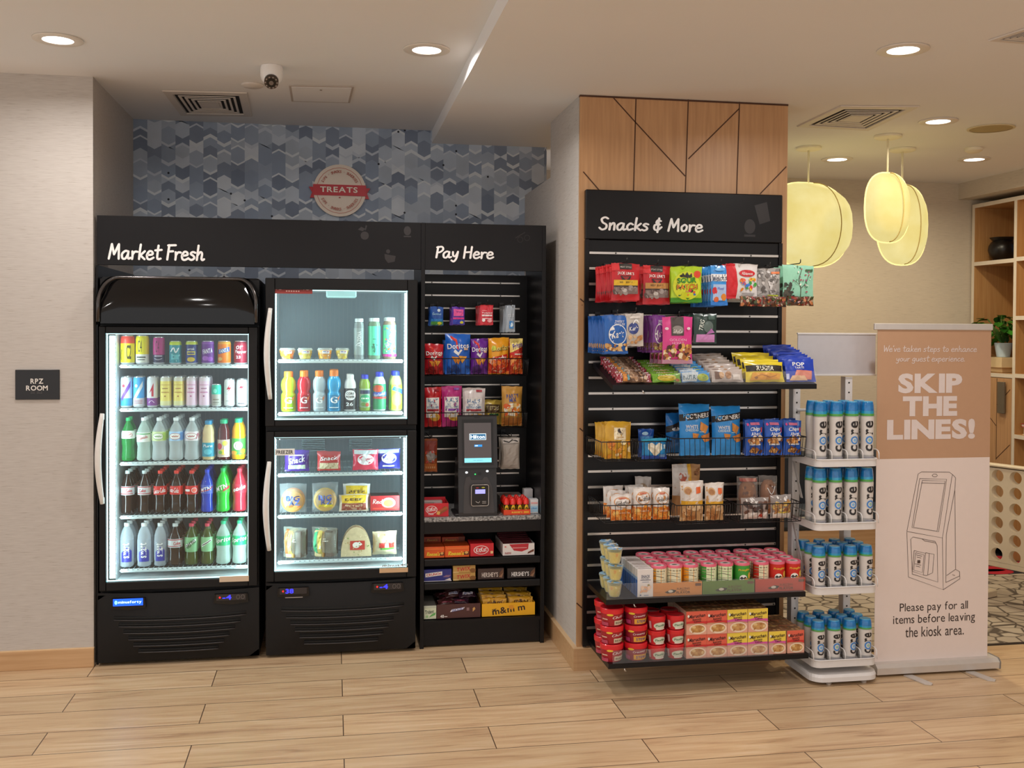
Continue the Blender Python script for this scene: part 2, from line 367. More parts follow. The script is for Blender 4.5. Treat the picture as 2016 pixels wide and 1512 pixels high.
CEIL=paint('#e0dedd',rough=.85,var=.02,scale=2)
MAPLE=wood_mat('maple_veneer','#b68a60','#c99c70',2,1.)
MAPLEX=wood_mat('maple_board','#bd9468','#cda67c',0,1.)
GROOVE=paint('#4a2c1a',rough=.7)
XL,YW,YB,ZC,ZS,XS=-1.109,5.07,6.05,2.775,2.70,.575
XP0,XP1,YP=1.136,2.171,4.663
struct('floor',M().box(-5,6.2,-3,7.2,-.05,0,floor_mat()))
m=M(); m.box(-5,XS,-3,YB+.1,ZC,ZC+.1,CEIL); struct('ceiling',m)
m=M(); m.box(XS,6.2,-3,7.2,ZS,ZC+.1,CEIL); struct('ceiling_soffit',m)
struct('wall_left',M().box(-5,XL,YW,YB+.1,0,ZC,WALLM))
# blue geometric wallpaper, drawn hexagon by hexagon
xe=XX(1076,YB,320)
rn=random.Random(5); pal=['#7d889a','#8e9aac','#9faaba','#abb6c4','#b8c1cd','#95a1b3','#c5ccd5','#747f92','#a7b1be','#8a97ab']
pal=[paint(c,rough=.7,var=.14,scale=9) for c in pal]; light=[paint('#ccd2d8',rough=.7,var=.05,scale=9),paint('#b9c1cc',rough=.7,var=.05,scale=9)]
dark=paint('#23262f',rough=.7)
m=M(); cw=.0762; x=XL; ci=0; pk=.021
def col_poly(x0,x1,za,ka,zb,kb,mt,off):
    xm=(x0+x1)/2; P=[(x0,za),(xm,za+ka),(x1,za),(x1,zb),(xm,zb+kb),(x0,zb)]
    P=[(a,min(max(b,1.88),ZC)) for a,b in P]
    m.add([(a,YB-off,b) for a,b in P],[(0,1,4,5),(1,2,3,4)],mt)
while x<xe:
    x1=min(x+cw,xe); z=1.86-rn.random()*.05; k=1 if ci%2 else -1
    while z<ZC:
        hgt=rn.choice([.036,.045,.052,.058,.064,.075]); k2=rn.choice([k,-k,-k])
        col_poly(x,x1,z,k*pk,z+hgt,k2*pk,rn.choice(pal),.0004)
        if rn.random()<.55:
            t=rn.choice([.010,.014,.020]); col_poly(x,x1,z+hgt,k2*pk,z+hgt+t,k2*pk,light[0] if rn.random()<.5 else light[1],.0005); hgt+=t
        if rn.random()<.10:
            cx=rn.choice([x,(x+x1)/2]); m.add([(cx+.0065*math.cos(a*.785),YB-.0012,z+.006+.0065*math.sin(a*.785)) for a in range(8)],[tuple(range(8))],dark)
        z+=hgt; k=k2
    x+=cw; ci+=1
m.box(XL,xe,YB,YB+.1,0,ZC,paint('#8f9aab'))
struct('wall_back',m)
# side wall of the alcove with its opening high up at the back
yo=atX(1084,300,XP0).y; zo=atX(1060,366,XP0).z
m=M(); m.box(XP0,XP0+.09,YP+.02,yo,0,ZS,WALLM); m.box(XP0,XP0+.09,yo,YB,0,zo,WALLM); struct('wall_side',m)
# maple clad pillar with routed lines
m=M(); m.box(XP0,XP1,YP,YP+.018,0,ZS-.002,MAPLE); m.box(XP0+.095,XP1,YP+.018,YP+.38,0,ZS-.002,MAPLE); m.box(XP0-.001,XP1+.001,YP-.0015,YP+.02,ZS-.009,ZS-.001,GROOVE)
def gl(a,b,y0=YP): 
    A=atY(*a,y0); B=atY(*b,y0); d=(B-A).normalized(); n=Vector((-d.z,0,d.x))*.0028
    P=[A+n,B+n,B-n,A-n]; m.add([(p.x,y0-.0012,p.z) for p in P],[(0,1,2,3)],GROOVE)
for a,b in(((1252,194),(1247,382)),((1355,196),(1349,382)),((1456,196),(1450,382)),((1207,192),(1252,242)),((1252,242),(1349,347)),((1355,313),(1455,214)),((1148,338),(1186,382)),((1548,328),(1496,382)),((1146,600),(1146.1,601)),((1142,588),(1151,596)),((1141,843),(1149,850)),((1135,1187),(1146,1197))): gl(a,b)
struct('pillar',m)
# base boards
def baseboard(n,x0,x1,y0,y1,h=.102):
    m=M(); m.box(x0,x1,y0,y1,0,h,MAPLEX,.002); m.box(x0-.0005,x1+.0005,y0-.0005,y1,h-.002,h+.002,paint('#d6b48a',rough=.4)); struct(n,m)
baseboard('baseboard_left',-5,XL+.003,YW-.015,YW,.09)
m=M(); m.box(XP0-.02,XP0,YP-.02,YB-.6,0,.105,MAPLEX); m.box(XP0+.0002,XP1+.02,YP-.0199,YP,0,.105,MAPLEX)
m.box(XP0-.021,XP0,YP-.021,YB-.6,.103,.107,paint('#d6b48a')); m.box(XP0+.0003,XP1+.02,YP-.021,YP,.103,.107,paint('#d6b48a')); struct('baseboard_pillar',m)
# lounge behind: far wall, bulkhead, carpet
YF=6.9
struct('wall_far',M().box(XP0,6.2,YF,YF+.1,0,ZS,WALLF))
xb=atY(1887,393,YF).x; zb=atY(1887,393,YF).z; xs_=atY(1911,403,YF).x
struct('wall_bulkhead',M().box(xb,6.2,3.2,YF,zb,ZS,WALLF))
struct('wall_right',M().box(6.1,6.2,-3,YF,0,ZS,WALLF))
def carpet_mat():
    m,nt,b,o=new_mat('pebble_pattern_carpet'); L=nt.links.new; tc=N(nt,'ShaderNodeTexCoord')
    mp=N(nt,'ShaderNodeMapping'); mp.inputs['Scale'].default_value=(8.2,10.5,1); L(tc.outputs['Object'],mp.inputs['Vector'])
    v=N(nt,'ShaderNodeTexVoronoi',feature='DISTANCE_TO_EDGE'); v.inputs['Scale'].default_value=1; v.inputs['Randomness'].default_value=.8; L(mp.outputs[0],v.inputs['Vector'])
    v2=N(nt,'ShaderNodeTexVoronoi'); v2.inputs['Scale'].default_value=1; v2.inputs['Randomness'].default_value=.8; L(mp.outputs[0],v2.inputs['Vector'])
    cr=N(nt,'ShaderNodeValToRGB'); e=cr.color_ramp.elements; e[0].position=.025; e[0].color=(0,0,0,1); e[1].position=.06; e[1].color=(1,1,1,1); L(v.outputs['Distance'],cr.inputs[0])
    sx=N(nt,'ShaderNodeSeparateColor'); L(v2.outputs['Color'],sx.inputs[0])
    c2=N(nt,'ShaderNodeMix',data_type='RGBA'); L(sx.outputs[0],c2.inputs[0]); c2.inputs[6].default_value=lin('#a99b8a')+(1,); c2.inputs[7].default_value=lin('#c2b5a3')+(1,)
    mx=N(nt,'ShaderNodeMix',data_type='RGBA'); L(cr.outputs[0],mx.inputs[0]); mx.inputs[6].default_value=lin('#5d5248')+(1,); L(c2.outputs[2],mx.inputs[7])
    L(mx.outputs[2],b.inputs['Base Color']); b.inputs['Roughness'].default_value=.95; return m
yc=4.70
m=M(); m.box(XP1+.0,6.1,yc,YF,.0005,.006,carpet_mat()); m.box(XP1,6.1,yc-.016,yc,.0005,.007,paint('#2b2625')); 
ye=atZ(1960,1133,0).y; m.box(XX(1840,ye,1130),6.1,ye,YF,.006,.0065,paint('#20222c',rough=.95))
for px,py,r in((1957,1098,.10),(1945,1120,.13),(1995,1112,.16),(1968,1128,.12),(2020,1100,.14)):
    p=atZ(px,py,.006); p.y=max(p.y,ye+r*.6); m.add([(p.x+r*math.cos(a*.3142),p.y+r*.6*math.sin(a*.3142),.0072) for a in range(20)],[tuple(range(20))],paint('#b3202f',rough=.95))
o=struct('floor_carpet',m)
# ================================================================== ceiling fittings
def downlight(px,py,zc,label,r=.098,light=True,loc=None,pw=1.,col=(1,.965,.93)):
    p=loc or atZ(px,py,zc); t=thing('downlight',label,'ceiling light',(p.x,p.y,zc),group='recessed round ceiling lights')
    a=M(); a.lathe([(r,-.001),(r,-.005),(r*.93,-.008),(r*.62,-.006),(r*.60,0.)],paint('#d8cfc4',rough=.4),n=32,cap=False); a.build('trim_ring',t)
    b=M(); b.lathe([(r*.61,-.0045),(.0005,-.0055)],glow('#fff6ee',4.5),n=28,cap=False); b.build('lens',t)
    ld=bpy.data.lights.new('downlight_lamp','AREA'); ld.shape='DISK'; ld.size=r*1.1; ld.energy=LAMP*pw; ld.color=col; ld.spread=math.radians(165)
    l=ob('lamp',ld,t,(0,0,-.012)); return t
downlight(114,77,ZC,'round recessed ceiling light above the left wall and room sign')
downlight(840,97,ZC,'round recessed ceiling light beside the lowered white soffit')
downlight(1778,97,ZS,'round recessed ceiling light in front of the large square air vent')
downlight(1847,238,ZS,'round recessed ceiling light between the air vent and the ceiling speaker',col=(1,.86,.60))
downlight(1648,313,ZS,'round recessed ceiling light behind the widest yellow pendant',col=(1,.86,.60))
downlight(1918,313,ZS,'round recessed ceiling light over the corner bookshelf',pw=.9,col=(1,.88,.66))
for i,(x,y,z) in enumerate(((-2.6,2.2,ZC),(-.9,2.2,ZC),(1.6,1.9,ZS),(3.2,2.0,ZS),(-.9,.2,ZC),(1.6,0.,ZS))):
    downlight(0,0,z,'recessed ceiling light nearer the lobby, %s'%('one two three four five six'.split()[i]),loc=Vector((x,y,z)))
def vent(P,zc,label,n=5):
    c=sum(P,Vector())/4; t=thing('air_vent',label,'air vent',(c.x,c.y,zc),group='square louvred ceiling vents')
    q=[Vector((p.x-c.x,p.y-c.y,0)) for p in P]; wm=paint('#cfc6bd',rough=.5); a=M()
    def ring(f0,f1,z0,z1,mt,o):
        A=[v*f0+Vector((0,0,z0)) for v in q]; B=[v*f1+Vector((0,0,z1)) for v in q]
        o.add(A+B,[(i,(i+1)%4,4+(i+1)%4,4+i) for i in range(4)],mt)
    ring(1,.98,-.001,-.0065,wm,a); ring(.98,.79,-.0065,-.0075,wm,a); ring(.79,.785,-.0075,-.002,wm,a); a.build('frame',t)
    d=M(); d.add([v*.77+Vector((0,0,-.0012)) for v in q],[(0,1,2,3)],paint('#171310',rough=.9)); d.build('duct_shade',t)  # flat near-black sheet stands in for the shade between the louvers
    for k in range(1,n):
        f=.78-.66*k/n; s=M(); ring(f+.034,f+.031,-.0045,-.0075,wm,s); ring(f+.031,f-.026,-.0075,-.006,wm,s); ring(f-.026,f-.029,-.006,-.0035,wm,s)
        if k==n-1: s.add([v*(f-.03)+Vector((0,0,-.0065)) for v in q],[(0,1,2,3)],wm)
        s.build('louver',t)
    return t
Pq=lambda z,*a:[atZ(a[i],a[i+1],z) for i in range(0,8,2)]
vent(Pq(ZC,318,177,487,181,497,228,355,226),ZC,'square louvred air vent above the tall drinks cooler')
vent(Pq(ZS,1655,207,1812,208,1710,256,1568,248),ZS,'large square louvred air vent right of the wooden pillar')
vent(Pq(ZS,1945,78,2060,40,2150,52,2040,86),ZS,'louvred air vent cut by the right edge of the photo')
p=Pq(ZC,569,167,697,169,689,201,574,198); c=sum(p,Vector())/4
t=thing('access_panel','flat white ceiling access panel beside the dome camera','ceiling panel',(c.x,c.y,ZC))
a=M(); q=[v-c for v in p]; a.add([Vector((v.x,v.y,-.001)) for v in q]+[Vector((v.x,v.y,-.005)) for v in q],[(4,5,6,7)]+[(i,(i+1)%4,4+(i+1)%4,4+i) for i in range(4)],paint('#b5aaa1',rough=.8)); a.build('frame',t)
a=M(); a.add([Vector((v.x*.93,v.y*.9,-.0065)) for v in q]+[Vector((v.x*.93,v.y*.9,-.004)) for v in q],[(0,1,2,3)]+[(i,(i+1)%4,4+(i+1)%4,4+i) for i in range(4)],CEIL); a.build('door',t)
a=M(); a.lathe([(.006,-.0065),(.006,-.010),(.0005,-.010)],paint('#8a8078'),c=(0,-.11),n=10); a.build('latch',t)
p=atZ(535,130,ZC); t=thing('security_camera','white dome security camera hanging from the ceiling','security camera',(p.x,p.y,ZC))
a=M(); a.lathe([(.047,-.001),(.05,-.012),(.05,-.022)],WHT,n=28); a.build('base',t)
a=M(); a.lathe([(.05,-.022),(.05,-.045),(.045,-.062),(.033,-.078),(.015,-.087),(.001,-.088)],WHT,n=28); a.build('housing',t)
a=M(); dv=Vector((.02,-.80,-.62)).normalized(); cc=Vector((0,-.012,-.058)); 
a.tube([cc+dv*.012,cc+dv*.044],.031,paint('#3a302a',rough=.3),n=20); a.tube([cc+dv*.040,cc+dv*.047],.020,BLKG,n=18); a.tube([cc+dv*.046,cc+dv*.0495],.010,paint('#6c625c',rough=.1),n=14)
for k in range(10):
    ax=dv.cross(Vector((0,0,1))).normalized(); ay=dv.cross(ax); e=cc+dv*.044+ax*.0255*math.cos(k*.628)+ay*.0255*math.sin(k*.628); a.tube([e,e+dv*.002],.0035,paint('#9a8f88'),n=6)
a.build('lens',t)
p=atZ(497,166,ZC); o=M().lathe([(.052,-.001),(.052,-.008),(.045,-.013),(.001,-.015)],paint('#cfc6bd',rough=.5),n=28).build('ceiling_cover',None,(p.x,p.y,ZC)); tag(o,'small flat white disc on the ceiling left of the dome camera','sprinkler cover')
p=atZ(1951,252,ZS); t=thing('ceiling_speaker','round flush ceiling speaker grille right of the pendants','speaker',(p.x,p.y,ZS))
M().lathe([(.12,-.001),(.12,-.005),(.108,-.006)],paint('#cdbf9f',rough=.5),n=32,cap=False).build('rim',t); M().lathe([(.109,-.004),(.001,-.006)],paint('#a8966c',rough=.7,var=.2,scale=200),n=32,cap=False).build('grille',t)
p=atZ(1917,291,ZS); o=M().lathe([(.05,-.001),(.05,-.018),(.03,-.03),(.001,-.031)],paint('#e3d9c2',rough=.5),n=24).build('smoke_detector',None,(p.x,p.y,ZS)); tag(o,'small round white detector on ceiling near the bookshelf','smoke detector')
# ------------------------------------------------------------------ pendants: two curved fabric leaves on a thin rod
SHADE=None
def shade_mat():
    m,nt,b,o=new_mat('lit_paper_shade'); L=nt.links.new; tc=N(nt,'ShaderNodeTexCoord'); n=N(nt,'ShaderNodeTexNoise'); n.inputs['Scale'].default_value=5; n.inputs['Detail'].default_value=6
    L(tc.outputs['Object'],n.inputs['Vector']); cr=N(nt,'ShaderNodeValToRGB'); cr.color_ramp.elements[0].color=lin('#e2d080')+(1,); cr.color_ramp.elements[1].color=lin('#ecdf9c')+(1,)
    cr.color_ramp.elements[0].position=.35; cr.color_ramp.elements[1].position=.65
    L(n.outputs[0],cr.inputs[0]); b.inputs['Base Color'].default_value=(.16,.13,.06,1); L(cr.outputs[0],b.inputs['Emission Color']); b.inputs['Emission Strength'].default_value=.86; b.inputs['Roughness'].default_value=.9; b.inputs['Specular IOR Level'].default_value=.1; return m
SHADE=shade_mat(); RIMM=glow('#e8dba6',.66); RODM=paint('#e9dfc4',rough=.4); SEAM=paint('#b09a5c',rough=.6)  # rim wire gets a weak glow in place of light falling on it
def pendant(px,py,pt,pb,hw,label,rot,X0=None):
    p=atZ(px,py,ZS); Y=p.y; top=atY(px,pt,Y).z; bot=atY(px,pb,Y).z; k=(atY(px+100,400,Y).x-atY(px,400,Y).x)/100; Rm=hw*k; hh=(top-bot)/2; zc=(top+bot)/2-ZS
    t=thing('pendant_lamp',label,'pendant lamp',(p.x,p.y,ZS),rot,group='yellow shell pendants')
    M().lathe([(.075,-.001),(.075,-.012),(.06,-.018),(.004,-.02)],RODM,n=28).build('canopy',t)
    M().tube([(0,0,-.015),(0,0,zc+hh)],.006,RODM,n=8).build('rod',t)
    sup=lambda a:(math.copysign(abs(math.cos(a))**.78,math.cos(a)),math.copysign(abs(math.sin(a))**.78,math.sin(a)))
    nm=24
    def leaf(x0,side,wd,nm_):      # one bulging leaf: oval outline in xz, domed towards side*y
        a=M(); vs=[(x0,side*wd*.55,zc)]; fs=[]; K=6
        for r in range(1,K+1):
            f=r/K
            for i in range(nm):
                c,s=sup(2*math.pi*i/nm); vs.append((x0+Rm*f*c,side*wd*.55*math.sqrt(max(0,1-f**2.4)),zc+hh*f*s))
        for i in range(nm): fs.append((0,1+i,1+(i+1)%nm))
        for r in range(K-1):
            for i in range(nm): fs.append((1+r*nm+i,1+r*nm+(i+1)%nm,1+(r+1)*nm+(i+1)%nm,1+(r+1)*nm+i))
        a.add(vs,fs,SHADE,True); o=a.build(nm_,t)
        b=M(); b.tube([(x0+Rm*sup(2*math.pi*i/40)[0],0,zc+hh*sup(2*math.pi*i/40)[1]) for i in range(40)],.0045,RIMM,n=6,closed=True); b.build('rim_wire',o)
    leaf(0,-1,Rm*.9,'shade'); leaf(0,1,Rm*.9,'shade')
    # standing cross leaf: gives the seam seen across the front
    b=M(); b.tube([(Rm*.34*math.cos(th)+0*th,-Rm*.52*max(0,math.cos(th))**.6-.004,zc+hh*math.sin(th)*.985) for th in[-1.5+3.0*i/20 for i in range(21)]],.003,SEAM,n=6); b.build('seam',t)
    return t
pendant(1592,290,360,526,96,'widest yellow pendant lamp half hidden behind the black snack wall',.25)
pendant(1748,267,340,478,47,'front yellow pendant lamp, smallest and nearest of the three',.12)
pendant(1777,293,363,522,53,'rear yellow pendant lamp overlapped by the small front one',.12)
# ================================================================== things on the left wall and over the coolers
x,z,w,h=RC(31,728,118,786.5,YW); t=thing('room_sign','black wall sign with white words RPZ ROOM','sign',(x,YW,z))
a=M(); a.box(-w/2,w/2,-.008,-.0005,0,h,paint('#161314',rough=.3),.001); a.build('plate',t)
a=M(); sf=lambda u,v,o:(w*(u-.5),-.008-o,h*v); gfx(a,[('t',.49,.62,.29,.17,'RPZ','#d8d2cc'),('t',.49,.39,.49,.17,'ROOM','#d8d2cc'),('t',.48,.24,.25,.06,'::: ::.:','#6b6462','r')],sf,w,h); a.build('lettering',t)
x,z,w,h=RC(616,328,721,424,YB); t=thing('treats_sign','round cream TREATS sign with a red ribbon on blue wallpaper','sign',(x,YB,z))
R_=w/2*.985; a=M(); a.prism([(R_*math.cos(i*.1309),h/2+R_*math.sin(i*.1309)) for i in range(48)],lambda p,q:(p,-.02,q),lambda p,q:(p,-.001,q),paint('#e6d6c6',rough=.5))
a.build('disc',t)
sf=lambda u,v,o:(w*(u-.5),-.0205-o,h*v)
a=M(); gfx(a,[('o',.5,.5,.435,.47,.0035,'#c98a78'),('e',.5,.355,.02,.012,'#a5352f')],sf,w,h)
def arc(s,r,a0,a1,flip):
    G=[]; s2=[c for c in s]; n=len(s2)
    for i,ch in enumerate(s2):
        if ch==' ': continue
        th=math.radians(a0+(a1-a0)*i/(n-1)); G.append(('t',.5+r*math.cos(th)*.93,.5+r*math.sin(th),None,.012 if ch=='.' else .055,'.' if ch=='.' else ch,'#b4604f','b',math.degrees(th)-90+(180 if flip else 0)))
    return G
gfx(a,arc('SIPS . SNACKS . SUNDRIES',.385,152,28,False)+arc('SIPS . SNACKS . SUNDRIES',.385,208,332,True),sf,w,h); a.build('print',t)
rb=lambda x0,x1:[(x0,.33+.16),(x1,.33+.16),(x1,.33+.16+.235),(x0,.33+.16+.235)]
k=w/105.; a=M(); RED=paint('#bf2230',rough=.4)
za,zb2=h*.394,h*.615
a.prism([(-58*k,za-5*k),(-46*k,za-5*k),(-46*k,zb2-5*k),(-60*k,zb2-5*k),(-54*k,(za+zb2)/2-5*k)],lambda p,q:(p,-.016,q),lambda p,q:(p,-.001,q),RED)
a.prism([(58*k,za-5*k),(46*k,za-5*k),(46*k,zb2-5*k),(60*k,zb2-5*k),(54*k,(za+zb2)/2-5*k)],lambda p,q:(p,-.016,q),lambda p,q:(p,-.001,q),RED)
a.box(-52*k,52*k,-.027,-.002,za,zb2,RED); a.build('ribbon',t)
a=M(); gfx(a,[('t',.485,.515,.70,.115,'TREATS','#f0e2d2')],lambda u,v,o:(w*(u-.5),-.0275-o,h*v),w,h); a.build('lettering',t)
# ================================================================== black display cabinet around the coolers
YC=5.09; CX0,CX1,CX2=-1.097,.434,1.067; ZH,ZH2=2.13,1.897; YSL=5.50
cab=thing('display_cabinet','black laminate display bay headed Pay Here with slatted back and shelves','display cabinet',(0,YC,0))
def cpart(nm,fn,parent=None,mt=None):
    a=M(); fn(a); return a.build(nm,parent or cab)
D=YSL-YC
tag(M().box(CX0-.004,CX0+.004,0,.9,0,ZH2-.001,BLK,.001).build('end_panel',None,(0,YC,0)),'tall black laminate end panel left of the drinks cooler','panel')
cpart('side_panel',lambda a:a.box(CX2-.02,CX2,0,.45,0,ZH,BLK,.001))
cpart('divider_panel',lambda a:a.box(CX1-.002,CX1+.018,-.004,.45,0,ZH,BLK,.001))
hb=thing('header_board','long black header board lettered Market Fresh above the two coolers','sign board',(0,YC,0)); hp=cpart('board',lambda a:a.box(CX0,CX1-.0025,0,.02,ZH2,ZH,BLK,.001),hb)
hp2=cpart('header_panel',lambda a:a.box(CX1+.018,CX2-.02,0,.02,ZH2,ZH,BLK,.001))
FAINT=paint('#221d1e',rough=.5)
def header_print(parent,y,rect,words,faint):
    x,z,w,h=RC(*rect,y+YC if parent else y); a=M(); sf=lambda u,v,o:(x+w*(u-.5),y-o,z+h*v)
    gfx(a,[('t',.5,.5,1,1,words,'#efe8e4','s',0,.075)],sf,w,h,o0=.0015); return a.build('lettering',parent)
header_print(hp,0,(212,480,404,513),'Market Fresh',0)
header_print(hp2,0,(857,484,973,517),'Pay Here',0)
def faint(parent,y,items,Yw):
    for px,py,kind,s in items:
        a=M(); p=atY(px,py,Yw); sf=lambda u,v,o:(p.x+u*s,y-.0008-o,p.z+v*s)
        G={'apple':[('e',0,-.1,.42,.42,FAINT),('p',[(-.7,.5),(-.2,.35),(.05,.6),(-.35,.8)],FAINT),('p',[(.0,.45),(.1,1),(.25,.9),(.1,.45)],FAINT)],
           'cup':[('e',0,.2,.4,.5,FAINT),('r',-.4,-.5,.4,-.35,FAINT)],
           'bowl':[('p',[(-.55,.3),(.55,.1),(.45,-.45),(-.2,-.6),(-.5,-.2)],FAINT),('e',-.2,.55,.2,.2,FAINT)],
           'cards':[('p',[(-.7,-.1),(.3,.5),(.3,.6),(-.7,0)],FAINT),('o',-.2,-.2,.3,.3,.05,FAINT),('o',.5,0,.3,.3,.05,FAINT)],
           'pack':[('p',[(-.4,.4),(.3,.6),(.5,-.4),(-.1,-.6)],FAINT)]}[kind]
        gfx(a,G,sf,1,1,lim=9,o0=0,do=.0001); a.build('faint_print',parent)
faint(hp,0,[(718,462,'apple',.048),(802,458,'cup',.045),(768,506,'bowl',.05)],YC)
faint(hp2,0,[(1028,468,'cards',.05)],YC)
# slatted back of the Pay Here bay, with bright rails
back=cpart('slat_wall',lambda a:a.box(CX1+.018,CX2-.02,D,D+.02,0,ZH2,BLK))
for k in range(17):
    py=557+25.05*k; p=atY(925,py,YSL)
    a=M(); a.box(CX1+.02,CX2-.06,D-.006,D-.001,p.z-.0045,p.z+.0045,STEEL,.001)
    for qx in(850,985): 
        xq=XX(qx,YSL,py); a.box(xq-.003,xq+.003,D-.0075,D-.0055,p.z-.003,p.z+.003,paint('#2a2624'))
    a.build('slat_rail',cab)
ZCT=ZZ(1017,YC,945)
def speck():
    m,nt,b,o=new_mat('grey_granite_laminate'); tc=N(nt,'ShaderNodeTexCoord'); n=N(nt,'ShaderNodeTexNoise'); n.inputs['Scale'].default_value=90; n.inputs['Detail'].default_value=8
    nt.links.new(tc.outputs['Object'],n.inputs['Vector']); cr=N(nt,'ShaderNodeValToRGB'); cr.color_ramp.elements[0].position=.38; cr.color_ramp.elements[1].position=.62
    cr.color_ramp.elements[0].color=lin('#4a4a4b')+(1,); cr.color_ramp.elements[1].color=lin('#b9b7b5')+(1,); nt.links.new(n.outputs[0],cr.inputs[0]); nt.links.new(cr.outputs[0],b.inputs['Base Color']); b.inputs['Roughness'].default_value=.35; return m
cpart('countertop',lambda a:(a.box(CX1+.018,CX2-.02,.0,D-.007,ZCT-.022,ZCT,speck(),.001)))
cpart('counter_fascia',lambda a:a.box(CX1+.018,CX2-.02,.004,.022,ZZ(1049,YC,945),ZCT-.022,BLK,.001))
ZB1=ZZ(1098,YC,945); ZB2=ZZ(1144,YC,945); ZB3=ZZ(1217,YC,945)
for zt,zl in((ZB1,ZZ(1112,YC,945)),(ZB2,ZZ(1158,YC,945))):
    cpart('shelf',lambda a:(a.box(CX1+.018,CX2-.02,.006,D-.007,zt-.02,zt-.004,BLK),a.box(CX1+.018,CX2-.02,-.002,.016,zl,zt-.001,BLKM,.004)))
cpart('shelf',lambda a:a.box(CX1+.018,CX2-.02,.0,D-.007,ZB3-.02,ZB3-.003,BLK))
cpart('kick_panel',lambda a:a.box(CX1+.018,CX2-.02,.012,.03,ZZ(1268,YC,945)+.0,ZB3-.02,BLK,.001))
# ================================================================== coolers
LINER=paint('#c3cdd0',rough=.5); LINERD=paint('#6f7f86',rough=.4)
HANDLE=paint('#d9d4cf',rough=.3); SHW=paint('#d3e2e4',rough=.35); SHD=paint('#7f9094',rough=.4)
YD=5.045
def door(t,nm,out,inn,Y,handle=None,th=.045,led=True):
    f=M(); O=[atY(out[0],(out[1]+out[3])/2,Y).x,atY(out[2],(out[1]+out[3])/2,Y).x]; z1=ZZ(out[1],Y,(out[0]+out[2])/2); z0=ZZ(out[3],Y,(out[0]+out[2])/2)
    I=[atY(inn[0],(inn[1]+inn[3])/2,Y).x,atY(inn[2],(inn[1]+inn[3])/2,Y).x]; w1=ZZ(inn[1],Y,(out[0]+out[2])/2); w0=ZZ(inn[3],Y,(out[0]+out[2])/2)
    y0,y1=Y-YW_,Y+th-YW_
    f.box(O[0],I[0],y0,y1,z0,z1,BLKM,.003); f.box(I[1],O[1],y0,y1,z0,z1,BLKM,.003); f.box(I[0],I[1],y0,y1,z0,w0,BLKM,.003); f.box(I[0],I[1],y0,y1,w1,z1,BLKM,.003)
    d=f.build(nm,t)
    g=M(); g.box(I[0],I[1],y0+.012,y0+.016,w0,w1,pane_mat()); g.build('glass_pane',d)
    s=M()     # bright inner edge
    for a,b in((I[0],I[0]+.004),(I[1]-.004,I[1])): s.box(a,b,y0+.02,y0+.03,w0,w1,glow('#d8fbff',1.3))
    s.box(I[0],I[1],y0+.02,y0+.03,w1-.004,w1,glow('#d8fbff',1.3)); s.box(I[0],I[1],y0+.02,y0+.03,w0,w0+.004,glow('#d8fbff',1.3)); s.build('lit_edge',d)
    if handle:
        hx,hz0,hz1=handle; px_=atY(hx,(hz0+hz1)/2,Y-.03).x; a,b=ZZ(hz1,Y-.03,hx),ZZ(hz0,Y-.03,hx); h=M(); n=16
        P=[(px_+.006-.014*math.sin(math.pi*i/n),y0-.012-.026*math.sin(math.pi*i/n),a+(b-a)*i/n) for i in range(n+1)]
        h.tube(P,[.010+.005*math.sin(math.pi*i/n) for i in range(n+1)],HANDLE,n=10); h.box(px_-.004,px_+.014,y0-.014,y0,a,a+.03,HANDLE,.003); h.box(px_-.004,px_+.014,y0-.014,y0,b-.03,b,HANDLE,.003); h.build('handle',d)
    return d,I[0],I[1],w0,w1
def leds(t,x,y,z0,z1,side,n,w,lit=True,en=1.):
    a=M(); a.box(x-w/2,x+w/2,y-.006,y,z0,z1,paint('#aeb9bd',rough=.4))
    for i in range(n):
        z=z0+(z1-z0)*(i+.5)/n; q=(z1-z0)/n*.42; a.box(x-w*.42,x+w*.42,y-.009,y-.006,z-q,z+q,glow('#e6fbff',6.),.0015)
    o=a.build('led_strip',t)
    ld=bpy.data.lights.new('cooler_led','AREA'); ld.shape='RECTANGLE'; ld.size=.02; ld.size_y=z1-z0; ld.energy=LED*en; ld.color=(.74,.95,1.); 
    l=ob('led_lamp',ld,t,(x+side*.012,y+.012,(z0+z1)/2)); d=Vector((side*.75,.65,0)); l.rotation_euler=d.to_track_quat('-Z','Y').to_euler(); return o
def wire_shelf(t,x0,x1,y0,y1,z,lipx0=None):
    a=M(); a.box(x0,x1,y0-.004,y0,z-.016,z+.001,SHW,.001); a.box(x0-.004,x1+.004,y0-.007,y0-.002,z-.010,z-.005,SHW,.001)
    n=26
    for i in range(n):
        xx=x0+(x1-x0)*(i+.5)/n; a.box(xx-.0012,xx+.0012,y0,y1,z-.003,z,SHD)
        a.box(xx-.004,xx+.004,y0-.0075,y0-.004,z-.004,z-.0015,paint('#6f8388'))
    for k in(1,2): yy=y0+(y1-y0)*k/2-.002; a.box(x0,x1,yy-.0015,yy+.0015,z-.008,z-.003,SHD)
    return a.build('shelf',t)
